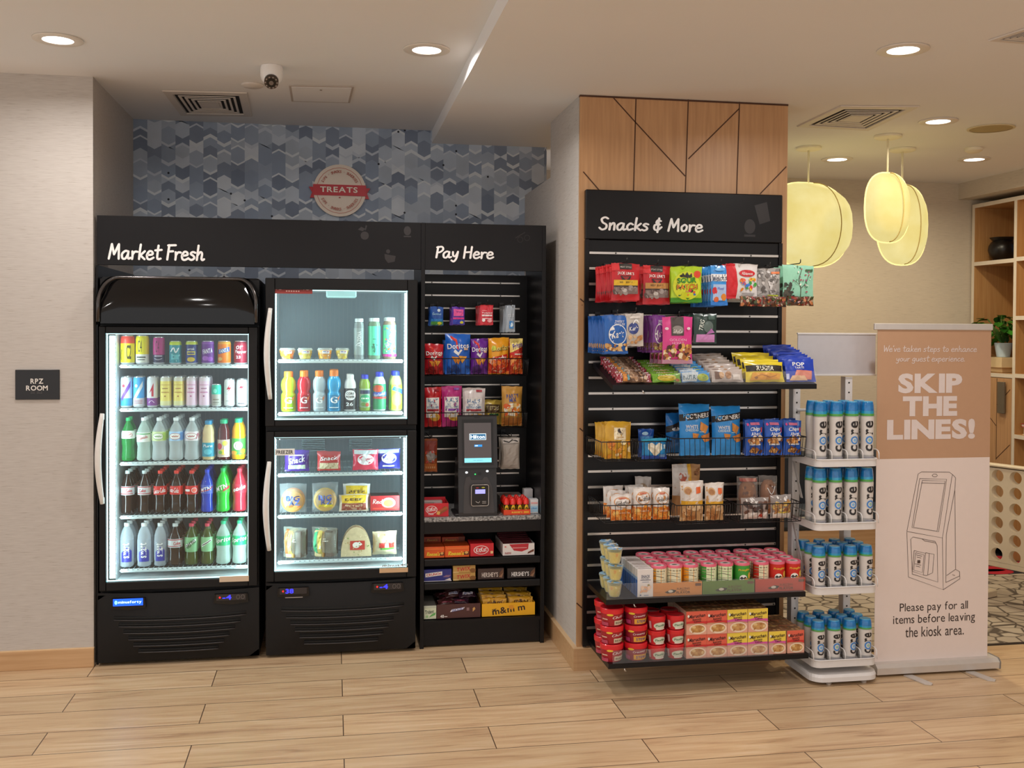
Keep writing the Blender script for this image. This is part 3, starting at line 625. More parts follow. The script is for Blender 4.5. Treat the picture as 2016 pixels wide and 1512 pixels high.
def base_grille(t,a_,b_,c_,d_,disp,badge):
    Y=YD+.012; x0=XX(a_,Y,(b_+d_)/2); x1=XX(c_,Y,(b_+d_)/2); xm=(a_+c_)/2; z1=ZZ(b_,Y,xm); z0=ZZ(d_,Y,xm); y=Y-YW_
    a=M(); nx=16
    P=lambda u,v:(x0+(x1-x0)*u, y-.022*math.sin(math.pi*min(1,max(0,v))**.9)*(1-(2*u-1)**4)*.9, z0+(z1-.012*(1-(1-(2*u-1)**2))*0-z0-.010*(1-(2*u-1)**2)*(v>.99))*v)
    a.grid(P,nx,10,BLKM); a.box(x0,x1,y+.0,y+.4,z0,z1-.012,BLKM); o=a.build('base_panel',t)
    H_=z1-z0
    for k in range(6):      # six smile-shaped slots with a raised lip under each
        v=.66-.092*k; u0=.10+.03*k; u1=.92-.035*k; s=M(); Q=[];R=[]
        for i in range(15):
            u=u0+(u1-u0)*i/14; p=P(u,v); dz=-.012*(1-((u-.5)/.5)**2); Q.append((p[0],p[1]-.0022,p[2]+dz)); R.append((p[0],p[1]-.006,p[2]+dz-.0095))
        s.tube(Q,.0075,paint('#050505',rough=.8),n=6,flat=.25); s.tube(R,.0032,paint('#2c292a',rough=.4),n=6); s.build('louver',o)
    for (q0,r0,q1,r1),lit in((disp,1),(badge,2)):
        xa,za,wa,ha=RC(q0,r0,q1,r1,Y-.02); s=M(); yb=y-.024
        s.prism([(xa-wa*.6,za-.012),(xa,za-.022),(xa+wa*.6,za-.012),(xa+wa*.56,za+ha),(xa-wa*.56,za+ha)],lambda p,q:(p,yb,q),lambda p,q:(p,yb+.02,q),BLKG)
        sf=lambda u,v,o_:(xa+wa*(u-.5),yb-.0005-o_,za+ha*v)
        if lit==1: gfx(s,[('r',0,0,1,1,'#2a2322'),('t',.36,.5,.3,.75,'-4',glow('#2b2cff',2.2)),('e',.12,.5,.03,.15,glow('#ff2020',1.5)),('o',.74,.5,.06,.35,.001,'#8d8580'),('o',.9,.5,.06,.35,.001,'#8d8580')],sf,wa,ha); s.build('control_display',o)
        elif badge_text: gfx(s,[('r',0,0,1,1,glow('#1656ff',1.3)),('t',.56,.48,.78,.5,'minusforty',glow('#bfe6ff',1.6)),('e',.1,.5,.05,.28,glow('#7fd0ff',1.5))],sf,wa,ha); s.build('brand_badge',o)
        else: gfx(s,[('r',0,0,1,1,'#2a2322'),('t',.36,.5,.3,.75,'38',glow('#2b2cff',2.2)),('e',.12,.5,.03,.15,glow('#ff2020',1.5)),('r',.2,-.6,.85,-.48,'#a09894')],sf,wa,ha); s.build('control_display',o)
    for px in(a_+26,c_-26):
        xx=XX(px,Y,d_); s=M()
        for yy in(.03,.5):
            s.box(xx-.022,xx+.022,y+yy,y+yy+.05,.035,z0,BLKM); s.tube([(xx-.009,y+yy+.025,.024),(xx+.009,y+yy+.025,.024)],.0235,paint('#151414'),n=16); s.box(xx-.016,xx-.012,y+yy-.004,y+yy+.04,.012,.05,paint('#6a6868',metal=.6)); s.box(xx+.012,xx+.016,y+yy-.004,y+yy+.04,.012,.05,paint('#6a6868',metal=.6))
        s.build('caster',t)
    return o
YW_=YC      # cooler roots sit on the cabinet's front plane
# ---- tall single-door cooler
c1=thing('drinks_cooler','tall black glass-door drinks cooler with rounded black canopy','cooler',(0,YC,0))
bx0,bx1=XX(193,YD),XX(509,YD); zt1=ZZ(545,YD,350); zb1=ZZ(1308,YD,350)+.045; yi=YD+.047-YC
ix0,ix1=XX(231,5.13),XX(490,5.13); iz0=ZZ(1136,5.13,362); iz1=ZZ(652,5.13,362)
def shell(t,bx0,bx1,z0,z1,ix0,ix1,iz0,iz1,dep=.62):
    a=M(); y0=yi; y1=yi+dep
    a.box(bx0,ix0-.001,y0,y1,z0,z1,BLKM); a.box(ix1+.001,bx1,y0,y1,z0,z1,BLKM); a.box(bx0,bx1,y1,y1+.03,z0,z1,BLKM)
    a.box(ix0-.001,ix1+.001,y0,y1,iz1+.001,z1,BLKM); a.box(ix0-.001,ix1+.001,y0,y1,z0,iz0-.001,BLKM); a.build('body',t)
    b=M(); b.box(ix0-.001,ix0,y0,y1,iz0,iz1,LINER); b.box(ix1,ix1+.001,y0,y1,iz0,iz1,LINER); b.box(ix0,ix1,y1-.004,y1,iz0,iz1,LINERD); b.box(ix0,ix1,y0,y1,iz1,iz1+.001,LINER); b.box(ix0,ix1,y0,y1,iz0-.001,iz0,LINER)
    for i in range(28):
        xx=ix0+(ix1-ix0)*(i+.5)/28; b.box(xx-.0012,xx+.0012,y1-.007,y1-.004,iz0,iz1,paint('#7a878d'))
    b.build('liner',t)
shell(c1,bx0,bx1,zb1,zt1-.01,ix0,ix1,iz0,iz1)
d1,gx0,gx1,gz0,gz1=door(c1,'glass_door',(195,643,507,1159),(208,657,489,1142),YD,(197,815,993))
leds(c1,XX(222,5.085),5.085-YC,gz0+.01,gz1-.01,1,58,.030); leds(c1,XX(489,5.085)+.002,5.085-YC,gz0+.01,gz1-.01,-1,58,.008,en=.8)
a=M(); z0=ZZ(640,YD,350); x0,x1=XX(192,YD),XX(510,YD); hh=zt1-z0; y=YD-.01-YC
prof=lambda v:(y-.02+.07*max(0,v-.25)**2)      # face leans back towards the top
def can_out(i,n=40):
    pass
pts=[(x0,0),(x1,0),(x1,.52)]+[(x1-.075+.075*math.cos(t),.52+.48*math.sin(t)) for t in[i*math.pi/2/8 for i in range(1,9)]]+[(x0+.075-.075*math.sin(t),.52+.48*math.cos(t)) for t in[i*math.pi/2/8 for i in range(1,9)]]
a.box(x0,x1,y+.06,y+.30,z0,zt1,BLKM,.01)
vs=[(p,prof(v),z0+hh*v) for p,v in pts]; vb=[(p,y+.07,z0+hh*v) for p,v in pts]; n=len(pts)
a.add(vs+vb,[(i,(i+1)%n,n+(i+1)%n,n+i) for i in range(n)],BLKG); 
a.grid(lambda u,v:(x0+.02+(x1-x0-.04)*u,prof(v*.95)-.003-.012*(1-(2*u-1)**2),z0+.006+(hh-.012)*(v*(.98 if .12<u<.88 else .62 if u in(0,1) else .88))),16,8,BLKG)
a.build('canopy',c1)
a=M(); arcp=[(x0+.012,z0+.06*hh)]+[(x0+.012+.085*(1-math.cos(t)),z0+hh*(.45+.52*math.sin(t))) for t in[i*math.pi/2/10 for i in range(11)]]+[(x1-.012-.085*(1-math.sin(t)),z0+hh*(.45+.52*math.cos(t))) for t in[i*math.pi/2/10 for i in range(11)]]+[(x1-.012,z0+.06*hh)]
a.tube([(p,prof((q-z0)/hh)-.009,q) for p,q in arcp],.009,paint('#4a4645',rough=.18,metal=.75),n=8); a.build('canopy_trim',c1)
ROWS1=[ZZ(718,5.13,362),ZZ(803,5.13,362),ZZ(908,5.13,362),ZZ(1012,5.13,362),ZZ(1116,5.13,362)]
for z in ROWS1: wire_shelf(c1,XX(237,5.12),XX(487,5.12),5.125-YC,5.62-YC,z)
badge_text=True
base_grille(c1,193,1162,510,1298,(426,1169,484,1181),(223,1178,282,1192))
a=M(); x,z,w,h=RC(432,1134,490,1145,YD); a.box(x-w/2,x+w/2,YD-YC-.003,YD-YC-.0002,z,z+h,paint('#c9b49c'),.0005); a.build('shelf_tag',c1)
# ---- two-door cooler
c2=thing('freezer_cooler','black two-door cooler with a freezer compartment below','cooler',(0,YC,0))
bx0,bx1=XX(522,YD),XX(821,YD); zt2=ZZ(548,YD,670); jx0,jx1=XX(541,5.13),XX(802,5.13)
ua,ub=ZZ(824,5.13,670),ZZ(570,5.13,670); la,lb=ZZ(1118,5.13,670),ZZ(862,5.13,670); zm=(ua+lb)/2
shell(c2,bx0,bx1,zm,zt2,jx0,jx1,ua,ub,.56); shell(c2,bx0,bx1,ZZ(1290,YD,670)+.045,zm,jx0,jx1,la,lb,.56)
d2,ux0,ux1,uz0,uz1=door(c2,'upper_door',(522,549,822,838),(541,571,802,826),YD,(529,607,786))
d3,lx0,lx1,lz0,lz1=door(c2,'freezer_door',(523,849,820,1141),(540,860,801,1122),YD,(527,910,1085))
leds(c2,XX(797,5.085),5.085-YC,uz0+.01,uz1-.01,-1,34,.009,en=.75); leds(c2,XX(543,5.085),5.085-YC,uz0+.01,uz1-.01,1,34,.006,en=.75)
leds(c2,XX(796,5.085),5.085-YC,lz0+.01,lz1-.01,-1,34,.010,en=.75); leds(c2,XX(543,5.085),5.085-YC,lz0+.01,lz1-.01,1,34,.006,en=.75)
U2=[ZZ(708,5.13,670),ZZ(811,5.13,670)]; F2=[ZZ(930,5.13,670),ZZ(1011,5.13,670),ZZ(1100,5.13,670)]
for z in U2+F2: wire_shelf(c2,XX(548,5.12),XX(792,5.12),5.125-YC,5.60-YC,z)
a=M(); p=atY(672,574,5.2); a.box(p.x-.075,p.x+.075,5.16-YC,5.30-YC,ub-.038,ub-.002,paint('#b9e0de'),.006); a.build('light_housing',c2)
a=M()
for px in(617,710):
    for k in range(7): p=atY(px,866+k*3.4,5.5); a.box(p.x-.06,p.x+.06,5.50-YC,5.605-YC,p.z-.003,p.z,paint('#9fb4b8'))
a.build('air_grille',c2)
for rect,bg,txt,tc_,nm in(((537,562,615,578),'#8d2f2a','BE HOTTY','#d9aea6','red_sticker'),((541,884,580,897),'#ecece6','FREEZER','#3b3f3f','freezer_sticker')):
    x,z,w,h=RC(*rect,YD); a=M(); a.box(x-w/2,x+w/2,YD-YC+.0095,YD-YC+.0118,z,z+h,paint(bg)); gfx(a,[('t',.5,.5,.84,.55,txt if nm!='red_sticker' else '~ :::::: ~',tc_)],lambda u,v,o:(x+w*(u-.5),YD-YC+.0095-o,z+h*v),w,h); a.build(nm,c2)
badge_text=False
base_grille(c2,524,1143,818,1283,(736,1148,790,1160),(551,1157,604,1169))
a=M(); x,z,w,h=RC(747,1118,803,1127,YD); a.box(x-w/2,x+w/2,YD-YC-.003,YD-YC-.0002,z,z+h,paint('#c9a680'),.0005); gfx(a,[('t',.55,1.6,.9,.6,'minus40',paint('#8c8784'))],lambda u,v,o:(x+w*(u-.5),YD-YC-.003-o,z+h*v),w,h); a.build('shelf_tag',c2)
# ================================================================== packages
def bag(key,w,h,d,col,G=(),seal=.055,cr=.0035,seed=0,pinch=.05,horiz=False):
    m=M(); nx,ny=12,16; mt=foil(col) if isinstance(col,str) else col
    def bul(u,v):
        if horiz: u,v=v,u
        U=abs(2*u-1); t=min(1,max(0,(v-seal)/(1-2*seal))); return max(0,1-U**2.6)**.7*math.sin(math.pi*t)**.5 if t>0 and t<1 else 0.
    def base(u,v,sg,off=0):
        b=bul(u,v); t=min(1,max(0,v)); n=math.sin(13*u+seed)*math.sin(9*v+2.3*seed)+.6*math.sin(27*u*(1+.2*math.sin(seed))+5*v+seed)*math.sin(19*v-seed)
        y=sg*(d/2*b+cr*n*(.35+b) )*(1 if sg<0 else .85); x=w*(u-.5)*(1-pinch*math.sin(math.pi*t)); z=h*v+ (0 if 0<v<1 else .0012*math.sin(60*u))
        return (x, y+sg*off+ (seed%3-1)*.004*(v>1-seal), z+.004*math.sin(3*u+seed)*(v>.5)*(v-.5))
    m.grid(lambda u,v:base(u,v,-1),nx,ny,mt); m.grid(lambda u,v:base(u,v,1),nx,ny,mt)
    gfx(m,G,lambda u,v,o:base(u,v,-1,o),w,h,lim=max(w,h)/11,o0=max(.0022,.022*d),do=.0005)
    return m.mesh(key)
def carton(key,w,h,d,col,G=(),top=(),left=(),topcol=None):
    m=M(); m.box(-w/2,w/2,-d/2,d/2,0,h,col,.0012)
    if topcol: m.add([(-w/2+.001,-d/2+.001,h+.0004),(w/2-.001,-d/2+.001,h+.0004),(w/2-.001,d/2-.001,h+.0004),(-w/2+.001,d/2-.001,h+.0004)],[(0,1,2,3)],topcol)
    gfx(m,G,lambda u,v,o:(w*(u-.5),-d/2-o+.0006,h*v),w,h); gfx(m,top,lambda u,v,o:(w*(u-.5),d*(v-.5),h+o),w,d)
    gfx(m,left,lambda u,v,o:(-w/2-o+.0006,d*(.5-u),h*v),d,h)
    return m.mesh(key)
def tray(m,w,h,d,col,th=.002,back=None):        # open box
    m.box(-w/2,w/2,-d/2,d/2,0,th,col); m.box(-w/2,w/2,-d/2,-d/2+th,th,h,col); m.box(-w/2,w/2,d/2-th,d/2,th,back or h,col); m.box(-w/2,-w/2+th,-d/2+th,d/2-th,th,h,col); m.box(w/2-th,w/2,-d/2+th,d/2-th,th,h,col)
def rof(prof,z):
    for a,b in zip(prof,prof[1:]):
        if a[1]<=z<=b[1] and b[1]>a[1]: return a[0]+(b[0]-a[0])*(z-a[1])/(b[1]-a[1])
    return prof[-1][0]
PSODA=[(.80,0),(.96,.02),(1,.06),(.92,.24),(.90,.33),(1,.42),(1,.62),(.96,.665),(.82,.735),(.60,.81),(.40,.87),(.33,.90),(.33,.955)]
PWATER=[(.85,0),(1,.025),(.97,.1),(1,.2),(1,.58),(.95,.70),(.74,.82),(.46,.90),(.38,.925),(.38,.95)]
PSPORT=[(.93,0),(1,.03),(1,.42),(.83,.47),(.83,.50),(.99,.56),(1.04,.66),(.95,.76),(.66,.845),(.56,.87),(.55,.90)]
PJUICE=[(.9,0),(1,.03),(1,.55),(.95,.62),(.98,.68),(.88,.78),(.60,.88),(.52,.91),(.52,.93)]
PTALL=[(.93,0),(1,.03),(1,.80),(.93,.86),(.80,.90),(.76,.93)]
def bottle(name,label,R,Hh,prof,body,cap,band=None,bandcol=None,G=(),group=None,capr=None,ell=1.,cat='bottle',lift=.0,bh=.08,liquid=None):
    t=thing(name,label,cat,group=group); P=[(r*R,z*Hh) for r,z in prof]
    m=M(); m.lathe(P,body,n=20,ell=ell)
    m.build('body',t)
    if liquid:
        q=M(); L=[(max(.001,r-.0014),z) for r,z in P if z<Hh*liquid[1]]; L[0]=(L[0][0],.002); r_=rof(P,Hh*liquid[1])-.0014; L.append((r_,Hh*liquid[1])); q.lathe(L,liquid[0],n=16,ell=ell); q.build('drink',t)
    c=M(); zt=prof[-1][1]*Hh; rc=(capr or prof[-1][0]*1.13)*R; c.lathe([(rc,zt-bh*Hh*.35),(rc,Hh*.985),(rc*.9,Hh)],cap,n=16,ell=ell); c.build('cap',t)
    if band:
        l=M(); z0,z1=band[0]*Hh,band[1]*Hh; zs=[z0+(z1-z0)*i/5 for i in range(6)]; rr=lambda z:rof(P,z)+.0008
        l.lathe([(rr(z),z) for z in zs],bandcol,n=20,cap=False,ell=ell)
        def sf(u,v,o):
            z=z0+(z1-z0)*v; a=(u-.5)*math.pi; r=rr(z)+o; return (r*math.sin(a),-r*ell*math.cos(a),z)
        gfx(l,G,sf,R*math.pi,z1-z0,lim=R*.5); l.build('label',t)
    return t
def can(name,label,R,Hh,bands,G=(),group=None,lid='#cfcfd0'):
    t=thing(name,label,'can',group=group); m=M()
    pr=[(.8*R,0),(.96*R,.03*Hh),(R,.055*Hh)]; out=[(p[0],p[1],'#b9bcc0') for p in pr]
    for z,c in bands: out.append((R,max(.055,z)*Hh,c))
    out=[out[0],out[1]]+sorted(out[2:],key=lambda q:q[1]); top=bands[-1][1]
    out+=[(R,.86*Hh),(.93*R,.945*Hh),(.86*R,.97*Hh)]
    m.lathe(out,'#b9bcc0',n=22)
    def sf(u,v,o):
        a=(u-.5)*math.pi; r=R+o-.0004; return (r*math.sin(a),-r*math.cos(a),Hh*v)
    gfx(m,G,sf,R*math.pi,Hh,lim=R*.5); m.build('body',t)
    l=M(); l.lathe([(.86*R,.965*Hh),(.88*R,.985*Hh),(.84*R,1.0*Hh),(.80*R,.985*Hh),(.001,.985*Hh)],paint(lid,rough=.25,metal=.8),n=20,cap=False); l.build('lid',t); return t
def shrt(l):       # the short form that the copies behind a front one build on
    for p in(' at the front of the left file',' at the front of its file',' at the front of its peg',', front of the second file',' on the fourth shelf',' on the third shelf',' at right end of third shelf',' at right end of fourth shelf',' on the second shelf',' at right end of second shelf',' in the top row',', top row',', second row',', fifth along the top row',' in the second row',' hanging lowest in the second row',' on the bottom cooler shelf',' at right end of bottom shelf',' on the top pegs',' in the upper cooler',' at right end of upper cooler',' in front on the tilted shelf',' in front behind the clear lip',' in front at the right end',' in front, far left',' at the right end of the top pegs',', leftmost',' at the right end of the second row',' of the payment kiosk',' lettered SOUR PATCH',' the mint green one',' one'): l=l.replace(p,'')
    w=l.split(); return ' '.join(w[:12])
ORD=['second','third','fourth','fifth','sixth','seventh','eighth','ninth','tenth','eleventh','twelfth']
def rowback(o,n,step,desc,group,jit=.0015,dz=0,rev=False):      # the ones standing behind a front one
    rn=random.Random(hash(desc)%999 if False else len(desc)*7+n); o['group']=group
    for k in range(n):
        l=o.location; dup(o,(l.x+rn.uniform(-jit,jit),l.y+(step+.003)*(k+1),l.z+dz*(k+1)),'%s, %s from the front'%(shrt(desc),ORD[k]),group,rz=o.rotation_euler.z+rn.uniform(-.25,.25))
# ------------------------------------------------------------------ tall cooler
ROWS1=[z+.0022 for z in ROWS1]; U2=[z+.0022 for z in U2]; F2=[z+.0022 for z in F2]
def stand(px0,px1,ptop,z,Y):
    x=(XX(px0,Y,ptop+40)+XX(px1,Y,ptop+40))/2; R=(XX(px1,Y,ptop+40)-XX(px0,Y,ptop+40))/2; h=ZZ(ptop,Y-.0,(px0+px1)/2)-z; return x,R*.97,h
YI=5.18
squig=lambda c,u0,u1,v,n=2:[('k',[(u0+(u1-u0)*i/6,v+.035*(-1)**i) for i in range(7)],.0016,c)]
def place(o,x,y,z,rz=0): o.location=(x,y,z); o.rotation_euler=(0,0,rz); return o
cans1=[((237,266,660),[(.05,'#e3d21f'),(.72,'#d7402f')],[('t',.60,.42,.2,.5,'C2','#2b2a1c','b',0),('k',[(.25,.15),(.2,.3),(.27,.5)],.0016,'#3a3518')],'yellow energy can with red shoulder','tall yellow energy drink can with red shoulder on the top shelf'),
((267,294,660),[(.05,'#dcdcd2'),(.34,'#e4d511')],[('t',.42,.62,.2,.4,'C4','#3b3a1a','r'),('r',.25,.22,.7,.26,'#222222'),('r',.3,.14,.66,.17,'#555555')],'','tall yellow can with silver base, second on the top shelf'),
((301,325,663),[(.05,'#2b2848'),(.34,'#b12a78')],[('t',.45,.64,.2,.42,'C4','#5d1740','r'),('r',.3,.28,.72,.31,'#cfc8d8'),('k',[(.3,.2),(.5,.16),(.7,.2)],.0015,'#b9b4c8')],'','magenta and navy energy can on the top shelf'),
((333,358,671),[(.05,'#2f8f9b'),(.82,'#c3d43a')],[('k',[(.3,.55),(.45,.7),(.55,.5),(.7,.68)],.003,'#e8f3f3'),('r',.32,.2,.7,.4,'#5fb6bd'),('x',.25,.1,.75,.7,['#83c9cf','#1f6f80'],10,.004,3)],'','teal soda can with lime green shoulder on the top shelf'),
((365,390,671),[(.05,'#22357f'),(.6,'#1e2d74'),(.84,'#c7cf4a')],[('r',.28,.4,.72,.55,'#d9c63c'),('t',.5,.66,.36,.12,'Brisk','#f1f1f1','s'),('r',.32,.44,.68,.5,'#2a3a86'),('e',.5,.2,.2,.1,'#d8b93a')],'','navy blue lemonade can with yellow band on the top shelf'),
((396,423,671),[(.05,'#6a2a8c'),(.86,'#8a49a8')],[('t',.5,.56,.5,.2,'FANTA','#efe6f5','i',10),('e',.4,.25,.16,.1,'#a35cc0'),('e',.64,.22,.14,.1,'#9850b8')],'','purple grape soda can on the top shelf'),
((428,455,671),[(.05,'#e8781f'),(.86,'#f0a03a')],[('p',[(.2,.42),(.82,.55),(.8,.75),(.2,.62)],'#2a55a5'),('t',.5,.585,.46,.16,'FANTA','#f2f2f2','i',12),('e',.32,.22,.12,.08,'#f6c06a')],'','orange soda can with a blue logo patch on the top shelf'),
((460,487,671),[(.05,'#8f1630'),(.86,'#7d1028')],[('t',.48,.72,.34,.16,'Dr','#f1e9ea','s'),('t',.55,.52,.6,.18,'Pepper','#f1e9ea','s'),('t',.42,.3,.22,.12,'23','#e9dcde')],'','dark red soda can at the right end of the top shelf')]
for (a,b,tp),bands,G,_,lb in cans1:
    x,R,h=stand(a,b,tp,ROWS1[0],YI); o=can('drink_can',lb,R,h,bands,G,'cans on the top cooler shelf'); place(o,x,YI,ROWS1[0])
fl=lambda c,c2:[('p',[(.22,.3),(.62,.72),(.78,.86),(.78,.68),(.3,.2)],c),('e',.4,.7,.08,.05,c2)]
yel=lambda c,t:[('r',.22,.72,.78,.735,c),('t',.5,.62,.3,.07,'MOTTO',t,'r') if 0 else ('r',.34,.6,.66,.62,t),('r',.28,.47,.72,.49,c),('r',.3,.5,.7,.505,t),('e',.5,.36,.05,.02,t)]
cans2=[((237,261,741),[(.05,'#3d9bd0'),(.3,'#c9dbe6')],fl('#7a4fb0','#c2334a'),'slim silver and sky blue can with a purple slash',1),
((262,285,741),[(.05,'#cfd5da'),(.3,'#3f9ad8')],fl('#d6dee4','#eeeeee')+[('r',.25,.12,.75,.14,'#b06a80'),('r',.25,.17,.75,.19,'#b06a80'),('r',.25,.22,.75,.24,'#b06a80')],'slim bright blue can with silver slash',1),
((289,311,741),[(.05,'#7d3b8a'),(.3,'#d3d6da')],[('p',[(.35,.45),(.62,.8),(.62,.35),(.5,.35),(.5,.55)],'#b8243a'),('k',[(.35,.15),(.5,.22),(.65,.15)],.0014,'#d9c5e0')],'slim silver can with red arrow and purple base',1),
((315,338,741),[(.05,'#d9d6a0'),(.2,'#e2d26c'),(.85,'#d8d7c6')],yel('#b98c3a','#8a5a2a'),'slim pale yellow can, left of the yellow pair',2),
((341,363,741),[(.05,'#d9d6a0'),(.2,'#e4d470'),(.85,'#d8d7c6')],yel('#b98c3a','#a0522d'),'slim pale yellow can, right of the yellow pair',2),
((366,388,741),[(.05,'#e2c6d6'),(.85,'#dcd0d6')],yel('#c2649a','#b03a7a'),'slim pink can, left of the pink pair',2),
((391,414,741),[(.05,'#e0c2d4'),(.85,'#dcd0d6')],yel('#c2649a','#8a3a6a'),'slim pink can, right of the pink pair',2),
((416,436,756),[(.05,'#a9a89e'),(.55,'#2bb89a')],[('e',.45,.7,.12,.1,'#7fe0cc'),('r',.3,.3,.7,.34,'#7c6f60'),('r',.3,.18,.7,.2,'#6f6a60')],'short teal and grey can beside the pink pair',0),
((441,462,746),[(.05,'#e4ebe8')],[('p',[(.36,.62),(.6,.85),(.5,.7),(.66,.7),(.42,.52),(.52,.64)],'#b8243a'),('r',.3,.45,.7,.455,'#53606a'),('r',.3,.2,.55,.22,'#9aa5a8')],'slim white can with red bird mark',1),
((465,487,746),[(.05,'#e7edf0')],[('p',[(.36,.66),(.6,.88),(.5,.74),(.66,.74),(.42,.56),(.52,.68)],'#b8243a'),('r',.3,.45,.7,.455,'#53606a'),('r',.3,.1,.7,.13,'#3b4650'),('e',.5,.3,.2,.08,'#d0d8dc')],'slim white can with red mark at right end of second shelf',1)]
for (a,b,tp),bands,G,lb,nb in cans2:
    x,R,h=stand(a,b,tp,ROWS1[1],YI); o=can('drink_can',lb+' on the second shelf',R,h,bands,G,'slim cans on the second cooler shelf'); place(o,x,YI,ROWS1[1])
    if nb: rowback(o,nb,2*R+.004,lb,'slim cans on the second cooler shelf')
CW=lambda c='#e8f2f2':clear(c,.32,.06); CG=clear('#2f9a4a',.45,.06,'#7fd08c'); COLA=paint('#1d0e0a',rough=.08,coat=.4); CAPW=paint('#dfe6e6',rough=.35)
oval=lambda c,c2,t='':[('e',.5,.5,.26,.34,c),('o',.5,.5,.26,.34,.0016,c2)]+([('t',.5,.5,.40,.22,t,c2,'s',14)] if t else squig(c2,.36,.64,.5))
b3=[((239,266,822),PSODA,CG,'#1fa05a',(.52,.70),'#dfe6df',oval('#e9e4dc','#b8302a','Canada'),'green ginger ale bottle with green cap',1,'#2f8a45'),
((269,297,822),PSODA,CW('#dcefe4'),CAPW,(.44,.66),'#e3eee6',[('t',.52,.5,.42,.34,'Canada','#b5342c','s',14),('r',.1,.8,.9,.9,'#4ea05a')],'clear seltzer bottle with green edged label and white cap',3,None),
((299,328,822),PSODA,CW(),CAPW,(.46,.68),'#c9d9a0',oval('#eef2e0','#5e9a3a')+[('r',.7,.1,1,.9,'#a8c84a')],'clear seltzer bottle with lime green label',3,None),
((332,361,822),PSODA,CW(),CAPW,(.46,.68),'#9fc4e4',oval('#e8e4e0','#b0543a')+[('r',.72,.1,1,.9,'#5b96d8')],'clear seltzer bottle with light blue label',3,None),
((363,393,822),PSODA,CW(),CAPW,(.46,.68),'#d8d3d6',oval('#eee6e2','#b0343a')+[('k',[(.72,.2),(.8,.8),(.86,.3)],.0016,'#b0345a')],'clear seltzer bottle with pink and white label',3,None),
((398,423,828),PJUICE,paint('#cdb98a',rough=.15),'#1f7fa8',(.08,.44),'#1d8ea6',[('t',.5,.78,.5,.2,'Pure','#eef3e8','s'),('e',.5,.35,.2,.2,'#57b8c8')],'cream tea bottle with teal label and blue cap',1,None),
((428,453,826),PJUICE,paint('#4a1418',rough=.1),'#1fa070',(.06,.5),'#c9b7a8',[('e',.3,.62,.14,.18,'#c23a3a'),('e',.6,.8,.14,.14,'#c8d04a'),('e',.5,.3,.16,.16,'#d8c24a'),('r',.55,.2,.75,.6,'#e8e2da'),('e',.36,.28,.1,.1,'#7ab04a')],'dark fruit juice bottle with fruit label and green cap',1,None),
((456,483,824),PJUICE,paint('#e8a51c',rough=.12),'#27a878',(.12,.52),'#4fae4a',[('e',.5,.55,.22,.26,'#e9efe0'),('o',.5,.55,.12,.2,.002,'#3a8a3a'),('e',.75,.2,.14,.16,'#f0b030'),('e',.3,.12,.16,.12,'#f2a028')],'orange juice bottle with green label at right end of third shelf',1,None)]
for (a,b,tp),pr,body,cap,band,bc,G,lb,nb,liq in b3:
    x,R,h=stand(a,b,tp,ROWS1[2],YI); o=bottle('drink_bottle',lb,R,h,pr,body,cap,band,bc,G,'bottles on the third cooler shelf'); place(o,x,YI,ROWS1[2])
    if nb: rowback(o,nb,2*R+.004,lb,'bottles on the third cooler shelf')
lab_c=lambda t,c:[('t',.5,.5,.62,.6,t,c,'s',8,.07)]
b4=[((238,265,926),COLA,'#b9c4c4','#c4cccf',[('t',.62,.52,.3,.4,'Coke','#b5202c','s',4,.07),('r',0,.86,1,.95,'#a8303a'),('r',.1,.12,.8,.2,'#a8303a')],'diet cola bottle with silver label and cap, leftmost on the fourth shelf'),
((271,298,926),COLA,'#b9c4c4','#c4cccf',[('t',.45,.52,.34,.4,'Coke','#b5202c','s',4,.07),('r',0,.86,1,.95,'#a8303a'),('r',.2,.12,.9,.2,'#a8303a')],'diet cola bottle with silver label, second on the fourth shelf'),
((302,329,926),COLA,'#d8382c','#cf2a26',lab_c('Coca-Cola','#f6ecec'),'cola bottle with red label, left of the three red ones'),
((334,361,926),COLA,'#d8382c','#cf2a26',[('t',.4,.55,.5,.6,'Coca-Cola','#f6ecec','s',-6,.07)],'cola bottle with red label, middle of the three red ones'),
((364,391,926),COLA,'#d8382c','#cc2824',[('e',.66,.5,.14,.3,'#e86a5a'),('o',.66,.5,.14,.3,.002,'#f6ecec'),('r',.2,.35,.45,.6,'#f6ecec')],'cola bottle with red label and white swirl beside the blue bottle'),
((395,421,924),paint('#1f3fae',rough=.08,coat=.3),'#2a45c8','#4a62c0',[('t',.45,.5,.56,.5,'MTN','#e9ecf6','i',16),('k',[(.2,.25),(.6,.45),(.8,.8)],.002,'#b8343a')],'bright blue citrus soda bottle on the fourth shelf'),
((425,453,921),paint('#25b53a',rough=.08,coat=.3),'#20a85a','#3fae3a',[('t',.45,.6,.6,.5,'MTN','#f3f6ee','i',24),('p',[(.5,.15),(.85,.5),(.85,.85),(.6,.5)],'#b8303a')],'bright green citrus soda bottle on the fourth shelf'),
((457,486,922),paint('#b52a3c',rough=.08,coat=.3),'#c83a4c','#b53040',[('t',.5,.55,.6,.5,'code','#f4ecec','i',18),('k',[(.25,.3),(.5,.4),(.8,.75)],.002,'#e9d6d6')],'red cherry citrus soda bottle at right end of fourth shelf')]
